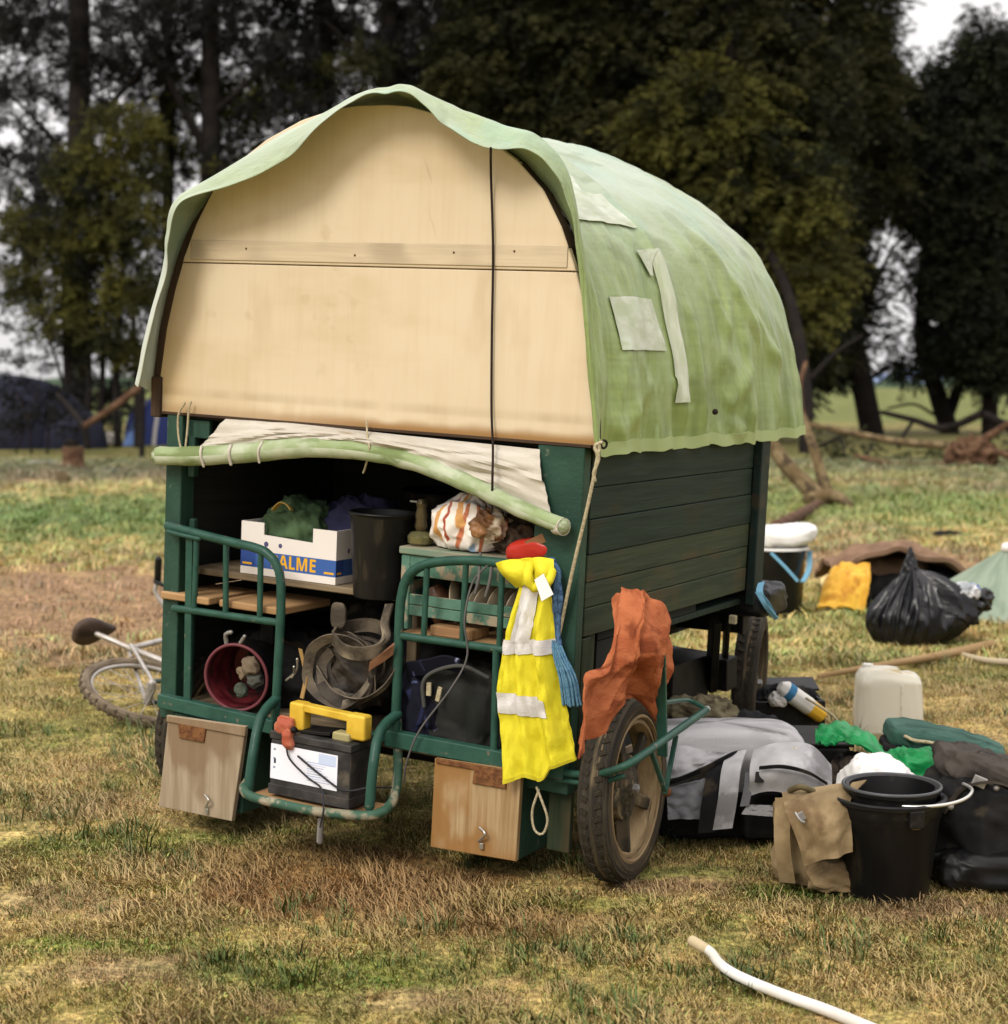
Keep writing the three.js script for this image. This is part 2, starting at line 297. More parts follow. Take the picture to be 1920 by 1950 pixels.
const lumps = (x, z) => { const d = Math.hypot(x, z); return d > 40 ? 0 : (0.012 * n3(x * 2.2, z * 2.2, 31) + 0.007 * n3(x * 7, z * 7, 32)) * (1 - sm(25, 40, d)) - 0.006; };
{
  const ring = [0.3], ang = [];
  while (ring.at(-1) < 5000) ring.push(ring.at(-1) * (ring.at(-1) < 2.5 || ring.at(-1) > 90 ? 1.08 : 1.0095));
  for (let a = -Math.PI; a < Math.PI - 1e-6; a += Math.abs(a) < 0.34 ? 0.0042 : 0.07) ang.push(a);
  ang.push(Math.PI);
  const pos = [], col = [], uv = [], idx = [];
  for (const r of ring) for (const a of ang) {
    const x = r * Math.sin(a), z = -r * Math.cos(a), c = groundTone(x, z);
    pos.push(x, lumps(x, z), z); col.push(...c.map(v => v * 2.1)); uv.push(x, z);
  }
  const n = ang.length;
  for (let j = 0; j < ring.length - 1; j++) for (let i = 0; i < n - 1; i++) { const a = j * n + i; idx.push(a, a + 1, a + n + 1, a, a + n + 1, a + n); }
  const c0 = pos.length / 3; pos.push(0, 0, 0); col.push(0.1, 0.1, 0.05); uv.push(0, 0); for (let i = 0; i < n - 1; i++) idx.push(c0, i + 1, i);
  const g = new THREE.BufferGeometry();
  g.setAttribute('position', new THREE.Float32BufferAttribute(pos, 3)); g.setAttribute('color', new THREE.Float32BufferAttribute(col, 3)); g.setAttribute('uv', new THREE.Float32BufferAttribute(uv, 2)); g.setIndex(idx); g.computeVertexNormals();
  if (g.attributes.normal.getY(5) < 0) { const ix = g.index.array; for (let i = 0; i < ix.length; i += 3) { const t = ix[i]; ix[i] = ix[i + 1]; ix[i + 1] = t; } g.computeVertexNormals(); }
  const map = tex(1024, (u, v) => { const f = fb(u, v, 90, 90, 3, 101), s = fb(u, v, 26, 150, 3, 102), w = fb(u, v, 150, 30, 3, 103), q = 0.16 + 0.75 * sm(0.25, 0.8, 0.4 * f + 0.3 * s + 0.3 * w); return [q, q * 0.97, q * 0.9]; }, { rep: [0.55, 0.55] });
  const bump = tex(512, (u, v) => fb(u, v, 60, 60, 4, 104), { grey: 1, rep: [0.9, 0.9] });
  const o = part(scene, 'ground', g, std({ vertexColors: true, map, roughness: 1, bumpMap: bump, bumpScale: 0.02 }));
  tag(o, 'trodden field of dry grass with bare brown patches', 'ground'); o.userData.kind = 'structure';
}
{ // low blue hills and hedgerows beyond the far field
  const strip = (r, h, dep, sd, f, lo, a0) => {
    const pos = [], idx = [], N = 160;
    for (let i = 0; i <= N; i++) { const a = mix(a0, 0.75, i / N), hh = lo + h * (0.5 + 0.5 * n3(a * f, sd, 0)) + h * 0.25 * n3(a * f * 6, sd, 4); for (const [k, y] of [[0, -0.5], [0.5, hh], [1, -0.5]]) pos.push((r + k * dep) * Math.sin(a), y, -(r + k * dep) * Math.cos(a)); }
    for (let i = 0; i < N; i++) for (let k = 0; k < 2; k++) { const a = i * 3 + k, b = a + 3; idx.push(a, b, b + 1, a, b + 1, a + 1); }
    const g = new THREE.BufferGeometry(); g.setAttribute('position', new THREE.Float32BufferAttribute(pos, 3)); g.setIndex(idx); g.computeVertexNormals(); return g;
  };
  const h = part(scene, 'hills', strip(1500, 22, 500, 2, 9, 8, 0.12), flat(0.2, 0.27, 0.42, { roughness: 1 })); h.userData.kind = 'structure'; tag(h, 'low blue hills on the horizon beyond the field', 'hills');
  const hd = part(scene, 'hedge', strip(420, 3.2, 8, 5, 30, 0.8, -0.75), flat(0.05, 0.075, 0.045, { roughness: 1 })); tag(hd, 'long dark hedge far across the bright field', 'hedge'); hd.userData.kind = 'stuff';
}

// ---------------------------------------------------------------- grass
function tuft(n, spread, len, wid, lean, seed) {
  const r = rng(seed), pos = [], nor = [], idx = [];
  for (let b = 0; b < n; b++) {
    const a = r() * 6.283, x0 = (r() - 0.5) * spread, z0 = (r() - 0.5) * spread, L = len * (0.5 + r() * 0.9), w = wid * (0.7 + 0.6 * r()), l0 = lean * (0.2 + r()), tw = r() * 6.283;
    const dx = Math.cos(a), dz = Math.sin(a), wx = Math.cos(tw) * w / 2, wz = Math.sin(tw) * w / 2, k = pos.length / 3;
    let x = x0, y = -0.006, z = z0, th = l0 * 0.4;
    for (let s = 0; s < 3; s++) {
      const ww = [1, 0.8, 0][s];
      if (s < 2) { pos.push(x - wx * ww, y, z - wz * ww, x + wx * ww, y, z + wz * ww); nor.push(0, 1, 0, 0, 1, 0); } else { pos.push(x, y, z); nor.push(0, 1, 0); }
      x += dx * Math.sin(th) * L / 2; y += Math.cos(th) * L / 2; z += dz * Math.sin(th) * L / 2; th = Math.min(1.75, th + l0 * 0.9);
    }
    idx.push(k, k + 1, k + 2, k + 1, k + 3, k + 2, k + 2, k + 3, k + 4);
  }
  const g = new THREE.BufferGeometry(); g.setAttribute('position', new THREE.Float32BufferAttribute(pos, 3)); g.setAttribute('normal', new THREE.Float32BufferAttribute(nor, 3)); g.setIndex(idx); return g;
}
function scatterGrass(name, label, geo, n, zone, seed, toneOf, size) {
  const r = rng(seed), mat = std({ roughness: 0.75, transmission: 0.3, thickness: 0, side: THREE.DoubleSide }), o = new THREE.InstancedMesh(geo, mat, n), m = new THREE.Matrix4(), q = new THREE.Quaternion(), up = new THREE.Vector3(0, 1, 0), c = new THREE.Color();
  let k = 0;
  for (let tries = 0; k < n && tries < n * 6; tries++) {
    const [d0, d1, p] = zone, d = (d0 ** p + (d1 ** p - d0 ** p) * r()) ** (1 / p), x = (r() - 0.5) * 0.68 * d, z = -d, t = toneOf(x, z, r);
    if (!t) continue;
    const s = size(d) * (0.55 + 0.6 * r()) * (0.8 + 0.75 * Math.max(-0.6, 0.6 * n3(x * 1.7, z * 1.7, 51) + 0.6 * n3(x * 5.5, z * 5.5, 52)));
    q.setFromAxisAngle(up, (r() - 0.5) * 5 + 7 * n3(x * 1.1, z * 1.1, 53)); m.compose(new THREE.Vector3(x, lumps(x, z), z), q, new THREE.Vector3(s, s * (0.7 + 0.6 * r()), s));
    o.setMatrixAt(k, m); c.setRGB(...t); o.setColorAt(k, c); k++;
  }
  o.count = k; o.name = name; o.castShadow = o.receiveShadow = true; scene.add(o); tag(o, label, 'grass'); o.userData.kind = 'stuff';
}
const greenTone = (x, z, r) => {
  const k = groundTone(x, z), bare = k[0] > k[1] * 1.38;
  if (bare && r() < 0.95) return null;
  const b = 0.95 + 1.0 * r(), g = r() < 0.35 ? [0.75, 1.12, 0.75] : r() < 0.5 ? [1.35, 1.2, 1.1] : [1, 1, 1];
  return k.map((v, i) => v * b * g[i] * 1.15);
};
const strawTone = (x, z, r) => {
  const k = groundTone(x, z), dry = sm(0.95, 1.5, k[0] / k[1]);
  if (r() > (k[0] > k[1] * 1.42 && Math.hypot(x, z) > 6.5 ? 0.12 : 0.12 + 0.75 * dry)) return null;
  const b = 1.0 + 0.9 * r(); return mix3(k, [0.34, 0.235, 0.1], 0.45).map(v => v * b);
};
scatterGrass('short_grass', 'short green and yellowing grass in front of the wagon', tuft(8, 0.09, 0.025, 0.0034, 2.3, 1), 105000, [3.7, 10, 0.35], 11, greenTone, d => 0.75 + d * 0.07);
scatterGrass('dry_straw', 'flattened dry straw strewn over the foreground turf', tuft(6, 0.1, 0.058, 0.0027, 3.2, 2), 62000, [3.7, 10, 0.3], 12, strawTone, d => 0.75 + d * 0.06);
const weedTone = (x, z, r) => { if (n3(x * 1.4, z * 1.4, 71) + 0.5 * n3(x * 5, z * 5, 72) < 0.42) return null; const b = 0.7 + 0.8 * r(); return [0.1 * b, 0.15 * b, 0.03 * b]; };
scatterGrass('green_weeds', 'scattered taller green tufts among the short turf', tuft(9, 0.05, 0.07, 0.0045, 1.1, 4), 1500, [4, 10, 0.5], 14, weedTone, d => 0.8 + d * 0.05);
scatterGrass('meadow_grass', 'rougher grass between the wagon and the trees', tuft(9, 0.16, 0.06, 0.008, 1.0, 3), 90000, [9.5, 34, 0.3], 13, greenTone, d => 0.7 + d * 0.045);

// ---------------------------------------------------------------- trees
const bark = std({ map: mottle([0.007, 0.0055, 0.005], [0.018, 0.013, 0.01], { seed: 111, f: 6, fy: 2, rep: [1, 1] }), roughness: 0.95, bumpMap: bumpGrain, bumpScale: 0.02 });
const barkPale = std({ map: mottle([0.11, 0.075, 0.035], [0.2, 0.15, 0.08], { seed: 113, f: 5, c: [0.06, 0.042, 0.024], lo: 0.5, hi: 0.7 }), roughness: 0.95, bumpMap: bumpGrain, bumpScale: 0.015 });
const barkRed = std({ map: mottle([0.07, 0.036, 0.02], [0.14, 0.08, 0.045], { seed: 114, f: 5 }), roughness: 0.95, bumpMap: bumpGrain, bumpScale: 0.015 });
const leafMat = std({ roughness: 0.85, side: THREE.DoubleSide });
function spray(kind, seed) {
  const r = rng(seed), pos = [], idx = [];
  const leaf = (p, d, L, w) => {
    const D = V(d).normalize(), S = new THREE.Vector3(r() - 0.5, r() - 0.5, r() - 0.5).cross(D).normalize().multiplyScalar(w / 2), P = V(p), k = pos.length / 3;
    const m = P.clone().addScaledVector(D, L * 0.45), e = P.clone().addScaledVector(D, L);
    pos.push(P.x, P.y, P.z, m.x + S.x, m.y + S.y, m.z + S.z, m.x - S.x, m.y - S.y, m.z - S.z, e.x, e.y, e.z); idx.push(k, k + 1, k + 2, k + 1, k + 3, k + 2);
  };
  if (kind === 'pine') for (let i = 0; i < 16; i++) { const a = r() * 6.283, e = r() * 1.5 - 0.4; leaf([(r() - 0.5) * 0.16, (r() - 0.5) * 0.1, r() * 0.22], [Math.cos(a) * Math.cos(e), Math.sin(a) * Math.cos(e), 0.3 + Math.sin(e)], 0.13 + 0.13 * r(), 0.034); }
  else for (let i = 0; i < 28; i++) { const t = r(), sd = r() < 0.5 ? 1 : -1, y = -0.14 * t * t; leaf([0, y, t * 0.5], [sd * (0.3 + r() * 0.6), (r() - 0.6) * 0.5 - 0.2 * t, 0.5 + r() * 0.5], (0.11 + 0.15 * r()) * (1 - 0.45 * t), 0.034); }
  const g = new THREE.BufferGeometry(); g.setAttribute('position', new THREE.Float32BufferAttribute(pos, 3)); g.setIndex(idx); g.computeVertexNormals(); return g;
}
const sprays = { pine: spray('pine', 5), cypress: spray('cypress', 6) };
let treeSeed = 500;
function crown(parent, kind, blobs, tones, dens, size = 1) {
  const r = rng(treeSeed++), list = [];
  for (const [x, y, z, rx, ry, dk = 1] of blobs) {
    const n = Math.round(dens * (kind === 'pine' ? 1.45 : 1.7) * dk * rx * ry * 3.1), rz = (rx + ry) * 0.55;
    for (let i = 0; i < n; i++) {
      const u = r() * 2 - 1, a = r() * 6.283, q = Math.sqrt(1 - u * u), k = r() ** 0.42 * (0.78 + 0.35 * n3(q * Math.cos(a) * 1.6 + x, u * 1.6 + y, q * Math.sin(a) * 1.6));
      list.push([x + rx * k * q * Math.cos(a), y + ry * k * u, z + rz * k * q * Math.sin(a), q * Math.cos(a), u, q * Math.sin(a)]);
    }
  }
  const o = new THREE.InstancedMesh(sprays[kind], leafMat, list.length), m = new THREE.Matrix4(), qt = new THREE.Quaternion(), qr = new THREE.Quaternion(), z1 = new THREE.Vector3(0, 0, 1), c = new THREE.Color();
  list.forEach(([x, y, z, dx, dy, dz], i) => {
    const d = new THREE.Vector3(dx + (r() - 0.5) * 0.9, dy * 0.5 + (r() - 0.5) * 0.7 - (kind === 'pine' ? -0.25 : 0.25), dz + (r() - 0.5) * 0.9).normalize(), s = size * 0.88 * (0.6 + 0.7 * r());
    qt.setFromUnitVectors(z1, d); qr.setFromAxisAngle(z1, (r() - 0.5) * 1.6); qt.multiply(qr);
    m.compose(new THREE.Vector3(x, y, z), qt, new THREE.Vector3(s, s, s)); o.setMatrixAt(i, m);
    const t = clamp(0.5 + 0.55 * n3(x * 0.7, y * 0.7, z * 0.7) + 0.3 * (r() - 0.5)), b = 0.75 + 0.5 * r(); c.setRGB(...mix3(tones[0], tones[1], t).map(v => v * b)); o.setColorAt(i, c);
  });
  o.name = 'crown'; o.castShadow = o.receiveShadow = true; o.userData.kind = 'stuff'; parent.add(o); return o;
}
function veil(parent, kind, [x0, y0, z0], [x1, y1], n, hole, tones, size = 1, scale = 1.6) { // loose foliage with ragged gaps
  const r = rng(treeSeed++), list = [];
  for (let k = 0; k < n * 6 && list.length < n; k++) {
    const x = mix(x0, x1, r()), y = mix(y0, y1, r()), z = z0 + 3 * (r() - 0.5), h = 0.6 * n3(x * scale, y * scale, 60) + 0.45 * n3(x * scale * 2.6, y * scale * 2.6, 61);
    if (h < hole) continue; list.push([x, y, z]);
  }
  const o = new THREE.InstancedMesh(sprays[kind], leafMat, list.length), m = new THREE.Matrix4(), qt = new THREE.Quaternion(), z1 = new THREE.Vector3(0, 0, 1), c = new THREE.Color();
  list.forEach(([x, y, z], i) => { qt.setFromUnitVectors(z1, new THREE.Vector3(r() - 0.5, (r() - 0.6) * 0.8, r() - 0.5).normalize()); const s = size * (0.6 + 0.8 * r()); m.compose(new THREE.Vector3(x, y, z), qt, new THREE.Vector3(s, s, s)); o.setMatrixAt(i, m); c.setRGB(...mix3(tones[0], tones[1], clamp(0.5 + 0.6 * n3(x * 0.8, y * 0.8, z * 0.8)) * (0.6 + 0.6 * r()))); o.setColorAt(i, c); });
  o.name = 'crown'; o.castShadow = o.receiveShadow = true; o.userData.kind = 'stuff'; parent.add(o); return o;
}
function limb(parent, pts, r0, r1, mat, name = 'limb') {
  const sd = pts[0][0]; const jit = pts.map((p, i) => i && i < pts.length - 1 ? [p[0] + 0.12 * n3(sd, i, 1) * (r0 * 3), p[1], p[2] + 0.1 * n3(sd, i, 2)] : p);
  const g = tube(jit, t => mix(r0, r1, t), { nr: 10, ns: 26 }), p = g.attributes.position;
  return part(parent, name, g, mat);
}
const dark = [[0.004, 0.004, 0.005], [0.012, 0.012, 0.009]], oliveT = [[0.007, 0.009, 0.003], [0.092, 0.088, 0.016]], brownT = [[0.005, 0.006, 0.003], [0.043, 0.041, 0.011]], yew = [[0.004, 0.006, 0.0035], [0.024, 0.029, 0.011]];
function tree(name, label, base, trunks, groups, veils = []) {
  const t = thing(name, label, 'tree', [0, 0, 0]);
  trunks.forEach(([pts, r0, r1, m], i) => limb(t, pts, r0, r1, m ?? bark, i ? 'limb' : 'trunk'));
  for (const [kind, blobs, tones, dens, size] of groups) crown(t, kind, blobs, tones, dens, size);
  for (const v of veils) veil(t, ...v);
  return setBase(t, base);
}
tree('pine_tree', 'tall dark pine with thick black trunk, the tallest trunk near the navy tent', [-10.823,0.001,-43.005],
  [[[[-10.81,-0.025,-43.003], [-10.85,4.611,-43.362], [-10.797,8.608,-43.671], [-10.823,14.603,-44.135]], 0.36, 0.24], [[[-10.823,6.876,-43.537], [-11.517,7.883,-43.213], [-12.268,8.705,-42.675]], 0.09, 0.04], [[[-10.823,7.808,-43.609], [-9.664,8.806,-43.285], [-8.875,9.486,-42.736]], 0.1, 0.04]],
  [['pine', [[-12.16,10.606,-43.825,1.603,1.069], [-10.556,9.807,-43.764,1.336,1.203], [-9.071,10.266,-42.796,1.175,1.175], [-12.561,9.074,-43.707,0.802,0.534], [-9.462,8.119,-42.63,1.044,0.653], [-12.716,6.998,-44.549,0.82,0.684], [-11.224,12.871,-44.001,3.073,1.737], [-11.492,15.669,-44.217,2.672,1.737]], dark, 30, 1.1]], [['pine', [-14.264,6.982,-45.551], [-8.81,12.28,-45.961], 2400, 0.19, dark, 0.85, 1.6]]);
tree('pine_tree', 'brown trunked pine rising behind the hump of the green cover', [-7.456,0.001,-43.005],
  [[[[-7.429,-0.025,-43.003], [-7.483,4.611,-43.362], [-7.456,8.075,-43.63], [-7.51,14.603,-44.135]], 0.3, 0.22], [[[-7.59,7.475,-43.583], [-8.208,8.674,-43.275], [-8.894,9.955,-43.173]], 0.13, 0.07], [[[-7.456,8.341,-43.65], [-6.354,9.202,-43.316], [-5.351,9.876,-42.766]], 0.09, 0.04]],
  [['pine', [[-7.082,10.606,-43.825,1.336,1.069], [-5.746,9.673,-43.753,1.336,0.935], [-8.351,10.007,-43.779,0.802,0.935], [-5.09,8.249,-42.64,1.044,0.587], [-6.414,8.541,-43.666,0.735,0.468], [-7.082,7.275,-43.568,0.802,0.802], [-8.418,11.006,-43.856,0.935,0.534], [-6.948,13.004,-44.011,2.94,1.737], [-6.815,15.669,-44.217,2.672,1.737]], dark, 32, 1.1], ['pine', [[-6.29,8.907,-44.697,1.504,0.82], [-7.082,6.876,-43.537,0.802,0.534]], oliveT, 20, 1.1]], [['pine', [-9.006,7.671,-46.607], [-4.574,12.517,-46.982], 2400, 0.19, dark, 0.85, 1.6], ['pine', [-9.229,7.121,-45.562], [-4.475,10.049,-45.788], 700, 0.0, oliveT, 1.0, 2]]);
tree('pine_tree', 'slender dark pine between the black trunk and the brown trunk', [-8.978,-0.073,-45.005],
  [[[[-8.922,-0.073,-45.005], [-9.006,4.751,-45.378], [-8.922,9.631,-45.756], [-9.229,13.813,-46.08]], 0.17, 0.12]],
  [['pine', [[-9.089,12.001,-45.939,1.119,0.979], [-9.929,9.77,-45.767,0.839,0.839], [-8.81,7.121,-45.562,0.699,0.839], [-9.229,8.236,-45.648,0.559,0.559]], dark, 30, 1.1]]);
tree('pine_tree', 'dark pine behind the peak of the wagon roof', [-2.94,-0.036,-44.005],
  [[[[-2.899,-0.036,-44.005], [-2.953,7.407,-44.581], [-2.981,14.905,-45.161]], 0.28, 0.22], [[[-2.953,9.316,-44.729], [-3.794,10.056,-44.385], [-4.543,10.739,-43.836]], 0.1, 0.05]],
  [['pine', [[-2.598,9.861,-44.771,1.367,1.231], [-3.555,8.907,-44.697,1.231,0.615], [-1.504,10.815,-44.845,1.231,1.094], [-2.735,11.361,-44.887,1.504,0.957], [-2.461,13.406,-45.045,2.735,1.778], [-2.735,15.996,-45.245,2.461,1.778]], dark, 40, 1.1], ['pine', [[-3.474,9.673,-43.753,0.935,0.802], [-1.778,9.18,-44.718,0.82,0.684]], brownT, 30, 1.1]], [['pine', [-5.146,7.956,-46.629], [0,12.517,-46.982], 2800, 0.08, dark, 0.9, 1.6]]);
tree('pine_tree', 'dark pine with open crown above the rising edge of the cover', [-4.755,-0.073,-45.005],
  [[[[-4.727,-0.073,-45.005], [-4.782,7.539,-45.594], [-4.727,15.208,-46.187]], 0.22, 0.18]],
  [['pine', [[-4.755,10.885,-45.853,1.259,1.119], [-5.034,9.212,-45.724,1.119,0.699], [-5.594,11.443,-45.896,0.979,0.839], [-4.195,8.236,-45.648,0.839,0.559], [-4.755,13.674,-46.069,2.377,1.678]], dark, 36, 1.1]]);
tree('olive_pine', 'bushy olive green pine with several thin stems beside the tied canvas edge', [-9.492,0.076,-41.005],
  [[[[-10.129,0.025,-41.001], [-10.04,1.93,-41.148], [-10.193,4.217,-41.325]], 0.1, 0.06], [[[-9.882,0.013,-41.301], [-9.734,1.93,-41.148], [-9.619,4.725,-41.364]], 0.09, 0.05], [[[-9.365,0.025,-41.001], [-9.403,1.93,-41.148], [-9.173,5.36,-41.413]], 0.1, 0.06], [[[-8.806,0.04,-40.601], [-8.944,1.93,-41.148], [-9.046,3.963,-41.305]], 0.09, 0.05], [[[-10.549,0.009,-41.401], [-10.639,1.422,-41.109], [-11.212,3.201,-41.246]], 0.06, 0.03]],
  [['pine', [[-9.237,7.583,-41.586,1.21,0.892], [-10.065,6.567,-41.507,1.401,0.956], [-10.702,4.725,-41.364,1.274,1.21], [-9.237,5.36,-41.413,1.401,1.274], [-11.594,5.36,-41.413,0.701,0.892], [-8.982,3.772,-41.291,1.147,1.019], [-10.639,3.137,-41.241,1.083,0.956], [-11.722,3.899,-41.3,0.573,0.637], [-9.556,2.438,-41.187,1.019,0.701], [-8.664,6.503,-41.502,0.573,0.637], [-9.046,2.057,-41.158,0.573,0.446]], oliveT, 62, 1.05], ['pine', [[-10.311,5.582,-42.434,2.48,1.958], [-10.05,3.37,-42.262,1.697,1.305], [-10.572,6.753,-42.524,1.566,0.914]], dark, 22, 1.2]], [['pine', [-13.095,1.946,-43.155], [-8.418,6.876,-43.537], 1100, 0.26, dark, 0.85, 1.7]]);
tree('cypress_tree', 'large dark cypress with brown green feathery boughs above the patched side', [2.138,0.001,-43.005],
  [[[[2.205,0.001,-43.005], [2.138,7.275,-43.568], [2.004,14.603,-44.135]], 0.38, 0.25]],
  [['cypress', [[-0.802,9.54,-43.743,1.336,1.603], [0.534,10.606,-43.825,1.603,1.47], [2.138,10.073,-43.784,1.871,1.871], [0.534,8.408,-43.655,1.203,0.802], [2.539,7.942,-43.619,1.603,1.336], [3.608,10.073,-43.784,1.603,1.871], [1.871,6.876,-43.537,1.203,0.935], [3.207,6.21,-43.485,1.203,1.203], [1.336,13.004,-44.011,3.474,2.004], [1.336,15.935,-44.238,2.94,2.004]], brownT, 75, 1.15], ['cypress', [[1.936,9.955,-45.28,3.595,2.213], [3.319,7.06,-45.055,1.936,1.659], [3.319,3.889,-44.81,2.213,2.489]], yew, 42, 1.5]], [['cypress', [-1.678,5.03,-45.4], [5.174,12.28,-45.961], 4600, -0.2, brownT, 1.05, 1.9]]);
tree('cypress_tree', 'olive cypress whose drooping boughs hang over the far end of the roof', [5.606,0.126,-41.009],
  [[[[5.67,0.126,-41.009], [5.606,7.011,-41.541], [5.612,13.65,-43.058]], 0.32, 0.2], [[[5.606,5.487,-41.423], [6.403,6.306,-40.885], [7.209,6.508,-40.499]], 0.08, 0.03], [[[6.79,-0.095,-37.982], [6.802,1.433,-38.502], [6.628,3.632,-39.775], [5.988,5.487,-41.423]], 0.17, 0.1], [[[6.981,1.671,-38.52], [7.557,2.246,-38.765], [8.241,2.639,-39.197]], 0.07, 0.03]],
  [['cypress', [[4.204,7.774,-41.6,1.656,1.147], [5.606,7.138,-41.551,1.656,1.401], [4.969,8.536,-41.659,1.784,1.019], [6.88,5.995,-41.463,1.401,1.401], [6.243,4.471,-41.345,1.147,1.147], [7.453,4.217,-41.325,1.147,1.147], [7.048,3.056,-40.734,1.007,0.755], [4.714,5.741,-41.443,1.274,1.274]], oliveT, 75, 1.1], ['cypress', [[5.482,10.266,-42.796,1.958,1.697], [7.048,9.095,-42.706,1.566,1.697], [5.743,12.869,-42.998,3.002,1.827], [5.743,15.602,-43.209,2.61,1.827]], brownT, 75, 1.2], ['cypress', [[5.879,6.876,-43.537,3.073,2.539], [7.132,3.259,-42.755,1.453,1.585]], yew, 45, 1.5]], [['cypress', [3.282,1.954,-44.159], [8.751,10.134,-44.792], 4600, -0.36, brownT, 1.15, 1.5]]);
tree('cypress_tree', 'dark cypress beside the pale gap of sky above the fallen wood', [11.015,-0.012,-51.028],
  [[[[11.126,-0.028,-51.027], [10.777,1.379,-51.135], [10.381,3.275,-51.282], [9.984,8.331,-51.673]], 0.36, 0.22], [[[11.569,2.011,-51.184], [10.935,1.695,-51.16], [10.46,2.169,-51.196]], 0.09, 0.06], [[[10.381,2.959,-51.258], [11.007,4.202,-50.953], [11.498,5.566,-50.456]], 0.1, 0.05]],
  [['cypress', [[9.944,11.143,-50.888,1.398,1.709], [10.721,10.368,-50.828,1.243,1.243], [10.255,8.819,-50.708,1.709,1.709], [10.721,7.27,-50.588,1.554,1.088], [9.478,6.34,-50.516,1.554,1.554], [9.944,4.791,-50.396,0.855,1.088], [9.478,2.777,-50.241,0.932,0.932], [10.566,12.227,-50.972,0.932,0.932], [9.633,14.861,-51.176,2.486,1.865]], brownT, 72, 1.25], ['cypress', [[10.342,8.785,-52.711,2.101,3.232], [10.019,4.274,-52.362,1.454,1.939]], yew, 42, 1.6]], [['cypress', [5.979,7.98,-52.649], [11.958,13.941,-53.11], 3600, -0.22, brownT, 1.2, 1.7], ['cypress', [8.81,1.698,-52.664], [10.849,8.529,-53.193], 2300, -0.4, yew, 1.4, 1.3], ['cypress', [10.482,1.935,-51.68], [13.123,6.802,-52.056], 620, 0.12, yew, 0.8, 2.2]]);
tree('yew_tree', 'very dark spreading yew with forked leaning trunk above the small tent', [13.654,0.021,-52.033],
  [[[[13.735,-0.011,-52.031], [13.331,1.213,-52.126], [12.927,2.986,-52.263], [13.089,6.53,-52.537]], 0.3, 0.18], [[[13.574,0.327,-52.057], [13.978,1.374,-52.138], [14.543,3.308,-52.288]], 0.2, 0.12], [[[14.66,-0.012,-51.028], [14.612,1.695,-51.16], [14.58,5.171,-51.429]], 0.26, 0.2], [[[13.149,0.577,-51.675], [12.459,0.899,-51.499], [11.569,0.778,-51.089]], 0.05, 0.03]],
  [['cypress', [[13.154,9.911,-51.796,1.268,0.951], [14.184,8.805,-51.71,1.426,1.743], [12.837,8.015,-51.649,1.426,1.268], [14.422,6.435,-51.527,1.268,1.743], [13.313,6.435,-51.527,1.109,0.951], [14.105,4.223,-51.355,1.268,1.585], [14.501,2.327,-51.209,1.268,1.03], [13.55,2.959,-51.258,0.792,0.951], [14.58,11.333,-51.906,0.951,1.426], [15.373,9.121,-51.734,1.268,3.17], [12.679,6.909,-51.563,0.951,0.634], [12.996,4.697,-51.392,0.475,0.634], [15.373,2.959,-51.258,1.268,1.902], [12.362,2.011,-51.184,0.634,0.396]], yew, 80, 1.35], ['cypress', [[13.653,7.796,-51.13,1.726,1.726], [14.124,3.571,-50.803,1.255,1.255]], [[0.005, 0.007, 0.004], [0.022, 0.023, 0.009]], 16, 1.2]], [['cypress', [12.725,6.577,-53.042], [16.967,11.294,-53.407], 2000, -0.1, yew, 1.4, 1.3], ['cypress', [13.623,1.942,-52.683], [16.967,6.903,-53.067], 2300, -0.4, yew, 1.4, 1.3]]);

